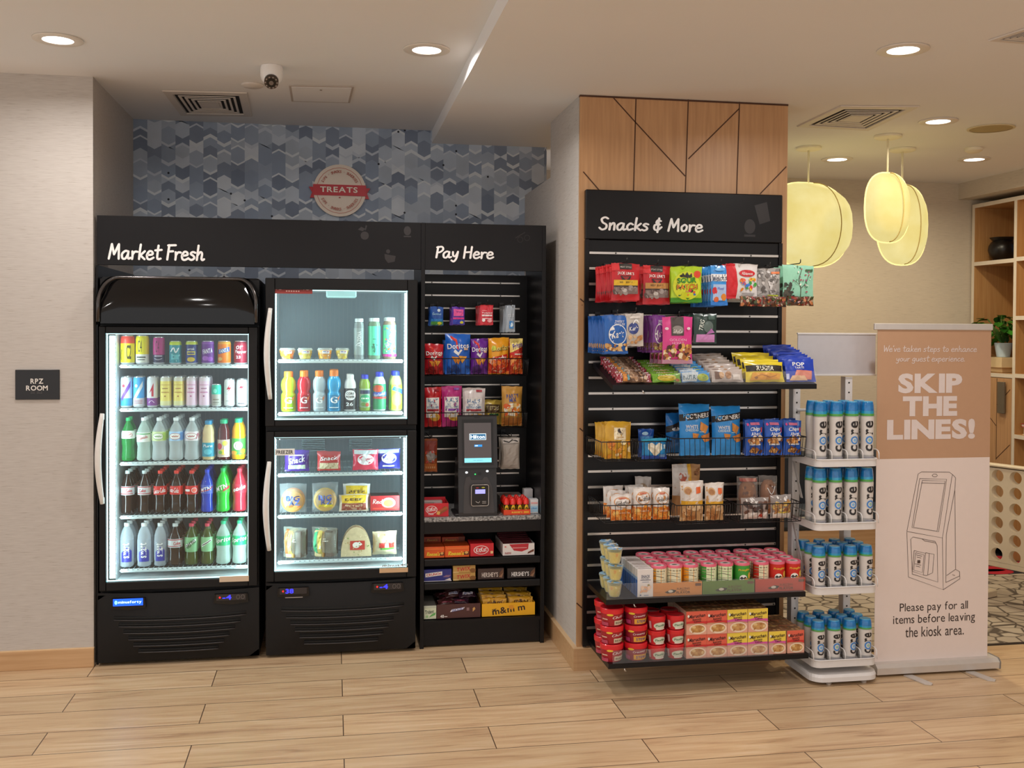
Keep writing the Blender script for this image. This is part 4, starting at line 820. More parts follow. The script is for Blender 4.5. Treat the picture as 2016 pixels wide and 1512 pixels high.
for (a,b,tp),body,cap,bc,G,lb in b4:
    x,R,h=stand(a,b,tp,ROWS1[3],YI); o=bottle('drink_bottle',lb,R,h,PSODA,body,cap,(.44,.645),bc,G,'bottles on the fourth cooler shelf'); place(o,x,YI,ROWS1[3]); rowback(o,3,2*R+.004,lb.split(' on the')[0].split(', ')[0]+(' at slot %d'%a if 0 else ''),'bottles on the fourth cooler shelf') if 0 else None
    q={'leftmost':'diet cola bottle in the leftmost file','second':'diet cola bottle in the second file'}; key=lb
    for kk,vv in q.items():
        if kk in lb: key=vv
    if 'left of' in lb: key='red label cola bottle in the left red file'
    if 'middle' in lb: key='red label cola bottle in the middle red file'
    if 'swirl' in lb: key='red label cola bottle in the right red file'
    rowback(o,3,2*R+.004,key.replace(' on the fourth shelf','').replace(' at right end of fourth shelf',''),'bottles on the fourth cooler shelf')
smart=[('p',[(.25,0),(.75,0),(.75,.55),(.5,.75),(.25,.5)],'#2c2f9a'),('t',.46,.55,.95,.18,'smart','#e9eef6','b',90)]
smart=[('p',[(.3,0),(.78,0),(.78,.5),(.55,.68),(.3,.42)],'#33379f'),('t',.5,.53,.72,.30,'smart','#eef2fa','b',90)]
spr=lambda:[('t',.5,.55,.80,.60,'Sprite','#f4fbf6','i',8)]
b5=[((236,264,1029),PWATER,CW('#dfeaf2'),CAPW,(.12,.62),clear('#cfdcea',.12,.1),smart,'clear water bottle with purple patch, leftmost on the bottom cooler shelf','clear water bottle with purple patch in the leftmost file',2),
((270,298,1029),PWATER,CW('#dfeaf2'),CAPW,(.12,.62),clear('#cfdcea',.12,.1),smart,'clear water bottle with purple patch, second on the bottom cooler shelf','clear water bottle with purple patch in the second file',2),
((303,328,1029),PWATER,CW('#dfeaf2'),CAPW,(.12,.62),clear('#cfdcea',.12,.1),smart,'clear water bottle with purple patch, beside the diet cola bottle','clear water bottle with purple patch in the third file',2),
((330,360,1030),PSODA,COLA,'#c6cfcf',(.44,.645),'#c9d0d2',b4[0][4],'diet cola bottle on the bottom cooler shelf','diet cola bottle on the bottom shelf',2),
((363,391,1030),PSODA,paint('#3a4a1c',rough=.08,coat=.3),'#c83a50',(.32,.68),'#7fb886',[('p',[(.25,.3),(.75,.75),(.75,.9),(.25,.5)],'#e8efe8'),('t',.5,.56,.5,.3,'7 UP' if 0 else 'Verno','#26402a','s',40)],'green ginger soda bottle with red cap, left of its pair','green ginger soda in the left file',2),
((395,421,1030),PSODA,paint('#3a4a1c',rough=.08,coat=.3),'#c83a50',(.32,.68),'#86bd8c',[('p',[(.25,.3),(.75,.75),(.75,.9),(.25,.5)],'#e8efe8'),('k',[(.3,.45),(.5,.6),(.7,.78)],.002,'#3a2a2a')],'green ginger soda bottle with red cap, right of its pair','green ginger soda in the right file',2),
((425,454,1025),PSODA,CW('#d6efe2'),'#1fae7a',(.44,.66),'#1fa566',spr(),'clear lemon soda bottle lettered Sprite, left one' if 0 else 'clear lemon lime soda bottle with green label, left of two','clear lemon lime soda in the left file',2),
((457,486,1024),PSODA,CW('#d6efe2'),'#1fae7a',(.44,.66),'#1fa566',spr(),'clear lemon lime soda bottle at right end of bottom shelf','clear lemon lime soda in the right file',2)]
for (a,b,tp),pr,body,cap,band,bc,G,lb,key,nb in b5:
    x,R,h=stand(a,b,tp,ROWS1[4],YI); o=bottle('drink_bottle',lb,R,h,pr,body,cap,band,bc,G,'bottles on the bottom cooler shelf'); place(o,x,YI,ROWS1[4]); rowback(o,nb,2*R+.004,key,'bottles on the bottom cooler shelf')
# ------------------------------------------------------------------ upper half of the second cooler
fruit=[('fruit salad cup with orange pieces, leftmost on the shelf',(549,582),['#e88a2a','#d9c23a','#e06a2a']),('fruit cup with yellow and green pieces, second from left',(585,616),['#e2c22f','#d8cf5a','#e0a030']),('mango cup, third from left',(624,655),['#eda01f','#f0b02a','#e88f1a']),('pale pineapple cup beside the grey tea bottle',(660,688),['#e0c23a','#cdbf5a','#e3d070'])]
for lb,(a,b),cs in fruit:
    Yf=5.185; x,R,h=stand(a,b,685,U2[0],Yf); t=thing('fruit_cup',lb,'fruit cup',(x,Yf,U2[0]),group='fruit cups in the upper cooler')
    P=[(.66*R,0),(.70*R,.04*h),(.97*R,.8*h)]; m=M(); m.lathe([(r-.001,z+.001) for r,z in P],paint(cs[0],rough=.35,var=.2,scale=120),n=22)
    gfx(m,[('x',.05,.05,.95,.95,cs,26,.009,len(lb))],lambda u,v,o:((.69*R+.27*R*v+o)*math.sin((u-.5)*3.6),-(.69*R+.27*R*v+o)*math.cos((u-.5)*3.6),.8*h*v),R*3,h*.8,o0=.0008); m.build('fruit',t)
    m=M(); m.lathe([(.67*R,0),(.98*R,.8*h),(1.0*R,.82*h)],clear('#eef4f2',.10,.05),n=24,cap=False); m.lathe([(1.02*R,.8*h),(1.02*R,.86*h),(.94*R,.9*h),(.9*R,h),(.001,h)],clear('#eaf2f0',.22,.05),n=24,cap=False); m.build('clear_tub',t)
    m=M(); gfx(m,[('r',0,0,1,1,'#e6e6e4'),('r',.1,.55,.5,.8,'#4a5a9a'),('r',.1,.2,.9,.3,'#8a8a90'),('r',.6,.5,.9,.8,'#a05a6a')],lambda u,v,o:((.93*R+o)*math.sin((u-.35)*1.0),-(.93*R+o)*math.cos((u-.35)*1.0),h*(.5+.26*v)),R*.9,h*.26,o0=.002); m.build('price_label',t)
up=[((697,717,627),PTALL,clear('#a9b4b2',.5,.1),CAPW,(.1,.88),paint('#8d9a98',rough=.3),[('t',.5,.5,1.0,.12,'ARIZONA','#e3e8e6','b',90),('k',[(.3,.3),(.6,.42),(.75,.32)],.0012,'#dfe6e4')],'tall tea bottle with grey sleeve and white lettering'),
((725,749,626),PTALL,clear('#8fb08f',.5,.1),CAPW,(.09,.80),'#57d0a4',[('k',[(.5,.1),(.52,.22),(.46,.36)],.002,'#2f6a52'),('x',.35,.12,.65,.4,['#2f8a6a','#3d6a4a'],12,.004,4),('r',.42,.55,.58,.57,'#2f6a5a')],'tall green tea bottle with mint label'),
((754,780,625),PTALL,clear('#b09a80',.5,.1),CAPW,(.06,.82),'#6fd2a6',[('x',.2,.15,.8,.9,['#d85aa0','#e8d04a','#5a8ad0','#e8f0e0','#e06a3a'],40,.0055,8),('t',.5,.58,1.0,.16,'Arizona','#f4f6ee','s',62,.07),('r',0,0,1,.08,'#d83a9a')],'tall tea bottle with colourful floral label')]
for (a,b,tp),pr,body,cap,band,bc,G,lb in up:
    x,R,h=stand(a,b,tp,U2[0],YI); o=bottle('tea_bottle',lb,R,h,pr,body,cap,band,bc,G,'tall tea bottles in the upper cooler',capr=.84,bh=.05); place(o,x,YI,U2[0]); rowback(o,1,2*R+.012,lb,'tall tea bottles in the upper cooler')
OC='#ef7f2a'
sp=[((553,583,731),'#a8d02a','lime green sports drink bottle with orange cap',0),((585,612,730),'#c0202f','red sports drink bottle with orange cap',1),((615,642,730),'#a9b8bd','clear grey sports drink bottle with orange cap',1),((643,672,729),'#1f93c4','blue sports drink bottle with orange cap',2)]
for (a,b,tp),c,lb,nb in sp:
    x,R,h=stand(a,b,tp,U2[1],YI); G=[('t',.5,.62,.30,.42,'G','#eef2f0'),('p',[(.7,.55),(.78,.9),(.66,.75)],'#e87a2a'),('r',.3,.12,.7,.16,'#dfe6e6')]
    o=bottle('sports_drink_bottle',lb,R,h,PSPORT,paint(c,rough=.12,coat=.3),OC,(.04,.43),clear(c if c!='#a9b8bd' else '#d5dfe2',.55,.12,'#e8f2f0'),G,'sports drinks in the upper cooler',capr=.62,bh=.2); place(o,x,YI,U2[1]); 
    if nb: rowback(o,nb,2*R+.004,lb,'sports drinks in the upper cooler')
s2=[((677,702,737),PJUICE,'#d9d9d6','#e5e5e2',(.04,.62),'#262525',[('e',.5,.68,.3,.24,'#dedddb'),('t',.5,.76,.40,.11,'CORE','#222'+'222'),('t',.5,.60,.44,.11,'POWER','#222222'),('t',.46,.26,.34,.16,'26','#e8e8e6')],'black and white protein shake bottle in the upper cooler',1),
((707,730,738),PJUICE,'#7f9a3a','#2433b8',(.1,.62),'#8fae8a',[('r',.2,.72,.8,.92,'#232a4a'),('e',.5,.48,.28,.2,'#2f9a6a'),('r',.3,.44,.7,.52,'#cfe3cf'),('e',.4,.16,.14,.1,'#5f8a3a'),('e',.62,.14,.1,.1,'#b04a2a')],'green smoothie bottle with dark blue cap',1),
((734,760,733),PJUICE,'#b9c8bd','#2638c4',(.04,.7),'#2f8a5a',[('e',.4,.82,.3,.14,'#c24a2a'),('r',.1,.52,.9,.68,'#3a5ab0'),('t',.5,.6,.6,.12,'Snapple' if 0 else 'Nantucket','#eef0f4','s',12),('r',.1,.42,.9,.5,'#c23a3a')],'apple juice bottle with red and green label',1),
((766,792,731),PJUICE,'#b9c46a','#2638c4',(.04,.66),'#c3d23a',[('p',[(.3,.8),(.9,.6),(.9,.8),(.4,.95)],'#3a6ad0'),('e',.55,.4,.26,.26,'#d8e85a'),('r',0,0,.25,1,'#5f9a4a')],'yellow green juice bottle at right end of upper cooler',1)]
for (a,b,tp),pr,body,cap,band,bc,G,lb,nb in s2:
    x,R,h=stand(a,b,tp,U2[1],YI); o=bottle('juice_bottle',lb,R,h,pr,paint(body,rough=.15),cap,band,bc,G,'juices in the upper cooler',bh=.12); place(o,x,YI,U2[1]); rowback(o,nb,2*R+.004,lb,'juices in the upper cooler')
# ------------------------------------------------------------------ freezer compartment
XMIN=-9.
def put(me,name,label,cat,loc,rz=0,rx=0,group=None):
    o=ob(name,me,None,loc,(rx,0,rz)); return tag(o,label,cat,group)
def bagat(name,label,cat,rect,Y,d,col,G=(),z=None,rz=0,rx=0,group=None,seed=0,**k):
    x,z0,w,h=RC(*rect,Y)
    if x-w/2<XMIN: x,w=(x+w/2+XMIN)/2,x+w/2-XMIN
    if z is not None: h=h+z0-z; z0=z
    return put(bag(name,w,h,d,col,G,seed=seed,**k),name,label,cat,(x,Y,z0),rz,rx,group)
YZ=5.19
fz='frozen food in the freezer compartment'
bagat('snack_bag','purple frozen snack bag with white script, leftmost in the freezer','bag',(560,886,609,931),YZ,.05,'#4a2f8a',[('t',.5,.55,.7,.28,'crustables' if 0 else 'Snack','#eef0fa','i',10),('r',.15,.12,.85,.32,'#b9c7b0'),('r',.2,.74,.8,.8,'#cfc8ea')],F2[0],group=fz,seed=1)
bagat('snack_bag','red and cream frozen snack bag, second in the freezer','bag',(624,888,671,931),YZ,.05,'#b53a3a',[('t',.5,.66,.74,.2,'Snack','#eef0fa','i',4),('r',.1,.1,.9,.42,'#c9b795'),('x',.1,.1,.9,.4,['#a98a5a','#e0cfae'],14,.005,2)],F2[0],group=fz,seed=2)
bagat('snack_bag','pink red frozen bag with round white badge','bag',(694,884,745,930),YZ,.05,'#d23a55',[('e',.5,.52,.33,.26,'#e9e2e4'),('t',.5,.54,.5,.18,'Sugar','#c23a55','s',6),('r',.05,.78,.95,.97,'#c9cfd0')],F2[0],group=fz,seed=3)
bagat('snack_bag','blue frozen bag with round white badge','bag',(741,883,788,929),YZ+.03,.05,'#2c3290',[('e',.52,.55,.33,.26,'#dfe3ee'),('t',.52,.56,.5,.18,'Cookie','#2c3290','s',6),('r',.05,.8,.95,.97,'#b9c3c8'),('r',.25,.12,.75,.2,'#cdd2ea')],F2[0],group=fz,seed=4)
def burger(rect,label,cols,txt,tc,z,yel=False,seed=0):
    x,z0,w,h=RC(*rect,YZ); h+=z0-z; t=thing('wrapped_burger',label,'burger',(x,YZ,z),group=fz)
    m=M(); R=w*.43; rr=lambda u:1
    prof=[(.001,0),(R*.8,.002),(R,.012),(R,.02)]
    a=M(); n=26
    for k,(zc,th,r,c) in enumerate(((0,.02,1.,cols[0]),(.02,.012,.97,cols[1]),(.032,.008,1.02,cols[2]),(.040,.022,1.,cols[0]))):
        P=[(.001,zc),(R*r*.85,zc),(R*r,zc+th*.35),(R*r,zc+th*.65),(R*r*.85,zc+th),(.001,zc+th)]
        a.lathe(P,c,n=n)
    a.v=[(p[0],-.03+p[2]*1.0-.0,R*1.0+p[1]+.004) for p in a.v]; a.build('burger',t)
    b=bag('film',w,h,.085,clear('#dfe8ea',.10,.12),[('t',.5,.52,.52,.17,txt[0],tc),('t',.55,.36,.40,.17,txt[1],tc)]+([('r',.25,.14,.8,.28,'#d9c22f')] if yel else [('r',.25,.2,.8,.26,'#d97a3a')]),seed=seed,cr=.005); ob('wrapper',b,t)
    return t
burger((550,952,604,1012),'round burger in clear film with blue BIG letters, orange stripe',['#b98a4a','#7a4a2a','#d97a3a'],('BIG','AZ'),'#2a55b0',F2[1],seed=1)
burger((614,950,666,1010),'round burger in clear film with blue BIG letters, yellow band',['#c09a55','#7a4a2a','#d9b23a'],('BIG','RZ'),'#2a55b0',F2[1],True,seed=5)
bagat('sandwich_pack','yellow and brown frozen sandwich pack lettered SPICY BEEF, front','sandwich',(667,973,726,1009),YZ-.01,.05,'#e3d9c4',[('r',.08,.52,.92,.95,'#e0bb23'),('r',.08,.06,.92,.5,'#8f3a22'),('t',.5,.72,.62,.13,'SANDWICH' if 0 else 'BEEF','#4a3a14'),('t',.5,.36,.6,.15,'SPICY BEEF','#e9cfa8'),('r',.4,.2,.6,.24,'#d9b08a')],F2[1],group=fz,seed=6)
bagat('sandwich_pack','yellow frozen sandwich pack standing behind the spicy one','sandwich',(675,952,729,1009),YZ+.07,.05,'#dfe0dc',[('r',.1,.5,.9,.92,'#dcb820'),('t',.5,.7,.6,.12,'BEEF','#4a3a14')],F2[1],group=fz,seed=7)
x,z0,w,h=RC(729,979,786,1008,YZ); put(carton('frozen_box',w,h,.10,'#b32a30',[('e',.62,.52,.24,.34,'#e9e2d8'),('e',.62,.5,.17,.24,'#c9a05a'),('t',.25,.62,.34,.3,'Red','#f0e4dc','s'),('r',.08,.1,.9,.2,'#d84a3a')],topcol='#2a2423'),'frozen_box','small red box with black top in the freezer','box',(x,YZ+.03,F2[1]),group=fz)
put(carton('frozen_box',w,h*.9,.09,'#2b2626',[('r',.1,.3,.9,.6,'#8a8684')]),'frozen_box','dark box lying on the red frozen box','box',(x,YZ+.05,F2[1]+h+.001),group=fz) if 0 else None
def wedge(rect,label,stripe,seed):
    x,z0,w,h=RC(*rect,YZ); h+=z0-F2[2]; t=thing('sandwich_pack',label,'sandwich',(x,YZ,F2[2]),-.35,group=fz)
    a=M(); a.box(-w*.33,-w*.02,-.025,.06,0,h*.9,paint('#cdb98a',var=.2),.006); a.box(-w*.02,w*.06,-.03,.06,0,h*.86,paint('#a9803f',var=.3),.004); a.box(w*.06,w*.36,-.025,.06,0,h*.9,paint('#5a5048',var=.3),.006); a.build('filling',t)
    ob('wrapper',bag('film',w*.95,h,.10,clear('#d8dfd0',.16,.12),[('r',.16,.06,.3,.94,stripe),('r',.34,.1,.5,.9,'#c9b45a'),('r',.38,.3,.48,.42,'#ece8dc'),('t',.68,.62,.2,.1,'::..','#dcd8d0')],seed=seed,cr=.005),t)
wedge((555,1038,606,1100),'bread sandwich in film with brown stripe, leftmost at the freezer bottom','#a5683a',2)
wedge((611,1037,667,1098),'bread sandwich in film with green stripe at the freezer bottom','#3fae78',3)
x,z0,w,h=RC(671,1034,731,1096,YZ); h+=z0-F2[2]; t=thing('wrapped_tortilla','round folded tortilla sandwich with red label','sandwich',(x,YZ,F2[2]),group=fz)
a=M()
for k in range(4): 
    a.prism([(w*.5*math.cos(i*math.pi/14),h*.97*math.sin(i*math.pi/14)**.9) for i in range(15)],lambda p,q:(p,-.03+k*.018,q),lambda p,q:(p,-.03+k*.018+.014,q),paint(['#cfbf98','#a9774f','#c8b88f','#cdbd96'][k],var=.2,scale=60))
a.build('tortilla',t)
a=M(); gfx(a,[('r',.3,.22,.78,.52,'#b8322a'),('e',.5,.38,.12,.1,'#ece6dc'),('p',[(.55,.3),(.7,.4),(.6,.5),(.5,.4)],'#e9e6de'),('x',.1,.05,.9,.7,['#b79a6a','#ddd0ae','#8a9a5a'],26,.004,3)],lambda u,v,o:(w*(u-.5),-.031-o,h*v),w,h); a.build('label',t)
x,z0,w,h=RC(733,1045,781,1096,YZ); h+=z0-F2[2]
put(bag('sandwich',w,h,.09,'#cbbf9c',[('r',.25,.34,.9,.56,'#b8322a'),('r',.3,.26,.9,.34,'#4f9a3a'),('r',.5,.36,.66,.54,'#e9e4da'),('x',.1,.6,.9,.9,['#b99f70','#ddd2b4'],14,.005,2)],seed=4),'sandwich_pack','cream wrapped sandwich with red and green label','sandwich',(x,YZ,F2[2]),group=fz)
# ================================================================== Pay Here bay: goods
def hang(name,label,cat,rect,Y,d,col,G,n=1,step=.024,group=None,seed=0,jit=.004,**k):
    x,z,w,h=RC(*rect,Y); me=[bag(name,w,h,d,col,G if i<2 else G,seed=seed+i,cr=.0016,**k) for i in range(min(n,3))]; rn=random.Random(seed+7); o=None
    for i in range(n):
        lb=label if i==0 else '%s, %s from the front'%(shrt(label),ORD[min(i-1,10)])
        put(me[i%len(me)],name,lb,cat,(x+(rn.uniform(-jit,jit) if i else 0),Y+step*i,z-(rn.uniform(.0005,jit) if i else 0)),0,0,group)
    return x,z+h,Y,Y+step*(n-1)
HOOK=paint('#151314',rough=.35)
def hook(root,x,z,y0,y1,oy):          # y0 tip, y1 at the wall; root's own y is oy
    a=M(); a.tube([(x,y0-oy-.004,z+.022),(x,y0-oy-.002,z+.008),(x,y0-oy+.008,z+.004),(x,y1-oy,z+.004)],.0024,HOOK,n=6); a.box(x-.012,x+.012,y1-oy-.004,y1-oy,z-.01,z+.018,HOOK); a.build('peg_hook',root)
def hooked(root,oy,wall,*a,**k):
    x,z,y0,y1=hang(*a,**k); hook(root,x,z+.003,y0-.02,wall,oy)
g='small hanging packets in the Pay Here bay'
W1=YSL-.008
hooked(cab,YC,W1,'hanging_packet','blue and green hanging packet, leftmost on the top pegs','packet',(847,604,873,640),5.24,.012,'#1f4f9e',[('t',.5,.62,.7,.14,'Genius','#9fd0ea','s'),('e',.65,.8,.12,.08,'#cfe0ea'),('r',.05,.02,.95,.2,'#3f8a3a'),('r',.05,.2,.95,.34,'#2a7ac0'),('e',.7,.1,.16,.08,'#c9c83a')],4,.03,g,1)
hooked(cab,YC,W1,'hanging_packet','pink and purple hanging packet beside the blue one','packet',(890,604,915,639),5.24,.012,'#5a2f9e',[('r',.1,.48,.9,.86,'#e0569a'),('t',.5,.72,.5,.12,'Tampax','#5a2f9e' if 0 else '#6a2f8e'),('r',.05,.30,.95,.4,'#d83a8a'),('r',.05,.02,.95,.28,'#2f3fae'),('e',.75,.12,.14,.08,'#d8cf3a')],4,.03,g,2)
hooked(cab,YC,W1,'hanging_packet','red and white medicine packet at the front of its peg','packet',(946,600,971,639),5.20,.010,'#c9303f',[('t',.5,.58,.85,.10,'Tylenol','#f4ecec'),('r',.08,.42,.92,.5,'#f0d8da'),('r',.1,.28,.9,.33,'#e9b9be'),('e',.22,.22,.13,.08,'#f2eaea'),('e',.72,.2,.2,.09,'#e9a0a8'),('r',.1,.7,.5,.72,'#e8a0a0')],9,.026,g,3)
hooked(cab,YC,W1,'hanging_packet','grey and blue hanging packet at the right end of the top pegs','packet',(997,601,1014,653),5.19,.010,'#98a2ac',[('r',.3,.12,.8,.4,'#3f8ad0'),('t',.5,.62,.7,.08,'::::','#d0d6dc'),('e',.55,.26,.2,.08,'#cfe2f2')],9,.026,g,5)
# wire baskets and chips
XMIN=.4640
WIRE=paint('#131112',rough=.35)
def basket(label,x0,x1,yf,yb,zt,zb,sx=.006,sy=.006,group='black wire baskets'):
    t=thing('wire_basket',label,'wire basket',((x0+x1)/2,yb,zb),group=group); w=(x1-x0)/2; D_=yb-yf; H_=zt-zb; a=M()
    rim=[(-w,0,H_),(-w,-D_,H_),(w,-D_,H_),(w,0,H_)]; bot=[(-w+sx,0,0),(-w+sx,-D_+sy,0),(w-sx,-D_+sy,0),(w-sx,0,0)]
    a.tube(rim,.0024,WIRE,closed=True); a.build('rim',t); a=M(); a.tube(bot,.0018,WIRE,closed=True)
    def line(p,q,p2,q2,n):
        for i in range(1,n): f=i/n; A=Vector(p).lerp(Vector(q),f); B=Vector(p2).lerp(Vector(q2),f); a.tube([A,B],.0014,WIRE,n=5)
    n=max(3,round(2*w/.024)); line(rim[1],rim[2],bot[1],bot[2],n); m_=max(3,round(D_/.03)); line(rim[0],rim[1],bot[0],bot[1],m_); line(rim[3],rim[2],bot[3],bot[2],m_)
    for p,q in zip(rim,bot): a.tube([p,q],.0016,WIRE,n=5)
    for i in range(1,6): f=i/6; a.tube([(-w+sx,-(D_-sy)*f,0),(w-sx,-(D_-sy)*f,0)],.0014,WIRE,n=5)
    a.build('wires',t); return t
bx=(CX1+.022,XX(1040,5.20,720)); zt,zb=ZZ(706,5.20,930),ZZ(739,5.20,930)
basket('wide black wire basket of corn chip bags in the Pay Here bay',bx[0],bx[1],5.19,5.486,zt,zb)
dor=lambda tx,dk,u=.5:[('p',[(u-.32,.96),(u-.05,.86),(u+.02,.60),(u-.06,.64),(u-.1,.8),(u-.28,.88)],'#d8301f'),('p',[(u-.20,.55),(u+.0,.46),(u+.16,.60),(u+.1,.62),(u,.54),(u-.14,.62)],'#f2efe9'),('t',u,.70,.88,.13,'Doritos',tx,'b',4),
 ('p',[(.22,.44),(.52,.42),(.40,.26)],'#e0912e'),('p',[(.5,.46),(.86,.44),(.66,.27)],'#e9a33a'),('p',[(.36,.36),(.6,.38),(.5,.24)],'#d6832a'),('r',.72,.60,.9,.65,'#d9b9a0'),('x',.05,.04,.95,.2,[dk],14,.012,4)]
CH='chip bags in the bay basket'
ZBK=zb+.0045
def chip(label,rect,Y,d,col,G,seed,rz=0,rx=0,z=None,group=CH,name='chip_bag',**k): return bagat(name,label,'chip bag',rect,Y,d,col,G,z,rz,rx,group,seed,**k)
chip('red corn chip bag lettered Doritos, half hidden by the left post'.replace('Doritos','in white'),(829,677,873,739),5.25,.06,'#b9202a',dor('#f4f0ea','#8a1018'),1,z=ZBK)
chip('large blue corn chip bag in front in the bay basket',(876,657,926,739),5.25,.06,'#1f5fbe',dor('#f6f4f0','#173f86'),2,z=ZBK)
chip('blue corn chip bag peeking out behind the large blue one',(871,669,900,739),5.36,.05,'#2a6fcc',[('t',.4,.7,.4,.12,'D','#f0f0f0')],3,z=ZBK)
chip('purple corn chip bag between blue and orange bags',(926,666,961,738),5.27,.06,'#6a2c94',dor('#f4f0f6','#431a66'),4,z=ZBK)
chee=[('t',.54,.72,.86,.16,'Cheetos','#3a2a14','s',6,.09),('t',.53,.73,.84,.15,'Cheetos','#f0d46a','s',6,.05),('e',.24,.72,.1,.07,'#b6c43a'),('p',[(.1,.45),(.9,.56),(.9,.42),(.1,.32)],'#c8281f'),('t',.5,.44,.7,.14,'Crunchy','#f4ece4','s',10,.07),('r',.0,.02,1,.32,'#b82a1c'),('x',.04,.04,.96,.4,['#d8481f','#e9772a','#c23a1c','#e9b9a0'],44,.013,2)]
chip('orange and red cheese puff bag in the bay basket',(961,665,1002,738),5.25,.065,'#e59a20',chee,5,z=ZBK)
fri=[('p',[(.02,.6),(.98,.78),(.98,1),(.02,1)],'#e9d27a'),('t',.56,.80,.80,.15,'Fritos','#c0202a','i',16),('t',.55,.81,.78,.14,'Fritos','#34409a','i',16),('r',.05,.48,.95,.62,'#c22a2a'),('r',.3,.55,.95,.58,'#f0e4d4'),('x',.03,.04,.97,.5,['#d8642a','#c8481f','#e9a05a','#b83a1c'],50,.012,6)]
chip('yellow and red corn chip bag at the right end of the bay basket',(1002,667,1029,738),5.25,.06,'#b93424',fri,6,z=ZBK,rz=.06)
zt,zb=ZZ(813,5.20,930),ZZ(844,5.20,930); ZBK=zb+.0045
basket('wide black wire basket of kettle chip bags behind the payment kiosk',bx[0],bx[1],5.222,5.486,zt,zb)
hal=lambda c,b:[('r',.12,.36,.86,.74,'#efe9e2'),('t',.5,.66,.58,.11,"HAL'S",'#4a7aa8'),('t',.5,.565,.5,.045,'NEW YORK','#5a86b0','r'),('t',.5,.50,.66,.055,'KETTLE CHIPS','#4a7aa8'),('r',.16,.40,.84,.455,b),('e',.62,.25,.3,.1,'#d9a53a'),('r',.12,.24,.8,.34,'#dcd6d2'),('r',.6,.9,.86,.95,b)]
K2='kettle chip bags in the bay basket'
chip('red kettle chip bag with white panel behind the left post',(829,762,869,843),5.285,.06,'#c0232c',hal(0,'#a0303a'),11,z=ZBK,group=K2)
chip('magenta kettle chip bag beside the red one',(869,760,909,843),5.285,.06,'#b8327e',hal(0,'#7a3a9a'),12,z=ZBK,group=K2)
chip('white kettle chip bag above the kiosk',(910,764,955,843),5.30,.05,'#ddd5d3',hal(0,'#b03a42'),13,z=ZBK,group=K2,rz=-.1)
chip('short yellow pretzel bag behind the kiosk head',(950,787,988,843),5.38,.05,'#d9bb55',[('r',.12,.52,.88,.82,'#5a4228'),('t',.5,.68,.66,.16,'DIPPERS' if 0 else 'PRETZELS','#ead9a0'),('r',.3,.36,.8,.46,'#2f6a3a')],14,z=ZBK,group=K2)
chip('brown and gold party mix bag at the right end',(987,760,1028,843),5.285,.06,'#c79445',[('t',.5,.76,.6,.10,'PARTY','#46589a','b',6),('t',.5,.66,.36,.10,'MIX','#46589a','b',6),('e',.5,.42,.42,.16,'#e9e2d4'),('x',.14,.3,.86,.54,['#e0852a','#d9622a','#e9c07a','#f0e0c0'],34,.012,3),('r',.0,.02,1,.22,'#a8672a')],15,z=ZBK,group=K2)
# peg items beside the kiosk
XMIN=.4545
hooked(cab,YC,W1,'jerky_bag','brown jerky bag hanging left of the payment kiosk','snack bag',(833,864,861,929),5.27,.02,'#8f4420',[('r',.05,.6,.95,.95,'#7a2a1c'),('e',.55,.47,.3,.17,'#8d8682'),('x',.2,.3,.9,.64,['#a8a09a','#b03a2a','#6a625c'],16,.008,3),('r',.05,.03,.95,.26,'#a85a24'),('t',.5,.14,.7,.05,':::::','#d9b98a')],2,.05,'jerky bags in the bay',3)
hooked(cab,YC,W1,'hanging_packet','flat grey folded pack hanging right of the payment kiosk','packet',(987,862,1023,923),5.25,.02,'#9d948b',[('r',.06,.84,.94,.98,'#c6beb8'),('p',[(.1,.9),(.4,.85),(.6,.93),(.9,.86),(.9,.9),(.6,.97),(.4,.89),(.1,.94)],'#2a2624'),('r',.08,.05,.92,.8,'#aba198')],4,.03,'flat grey packs',4)
# ------------------------------------------------------------------ payment kiosk
YK=5.112; ZC0=ZCT+.0012
x0,x1=XX(902,YK,960),XX(979,YK,960); k=thing('payment_kiosk','black self checkout kiosk with portrait screen and card reader','payment kiosk',((x0+x1)/2,YK,ZC0)); w=x1-x0; hT=ZZ(816,YK+.07,938)-ZC0; hb=ZZ(921,YK,940)-ZC0
KB=paint('#242122',rough=.34)
a=M(); a.prism([(-.012,0),(.19,0),(.19,.05),(.155,hT*.55),(.02,hb),(-.012,.02)],lambda p,q:(-w/2+.002,p,q),lambda p,q:(w/2-.002,p,q),KB); a.box(-w/2-.018,w/2,-.008,.16,0,.012,KB,.004); a.build('base',k)
hd=M(); hy=lambda q:.012+(q-hb)*.14
hd.prism([(hy(hb),hb),(hy(hT),hT-.006),(hy(hT)+.012,hT),(hy(hT)+.03,hT-.004),(hy(hb)+.05,hb)],lambda p,q:(-w/2,p-.02,q),lambda p,q:(w/2,p-.02,q),KB)
h_=hd.build('head',k)
def hs(u,v,o): q=hb+(hT-hb)*v; return (w*(u-.5),hy(q)-.02-o,q-.002*v)
a=M(); gfx(a,[('r',.10,.05,.90,.93,'#0f0d0e'),('e',.5,.965,.09,.012,'#0f0d0e')],hs,w,hT-hb,o0=.0008); a.build('bezel',h_)
a=M(); gfx(a,[('r',.155,.10,.845,.86,glow('#4a4444',.55)),('r',.155,.105,.845,.19,glow('#7fd0e0',.8)),('t',.5,.147,.24,.02,'see options',glow('#3a6a7a',.5),'r'),('r',.29,.535,.715,.655,glow('#dff2f6',.9)),('r',.303,.544,.702,.646,glow('#1f5f8a',.6)),('t',.5,.595,.36,.07,'Hilton',glow('#eafaff',.95)),('r',.41,.405,.61,.445,glow('#2a8ad8',.8)),('r',.43,.417,.50,.433,glow('#eafaff',.8))],hs,w,hT-hb,o0=.0016); a.build('screen',k)
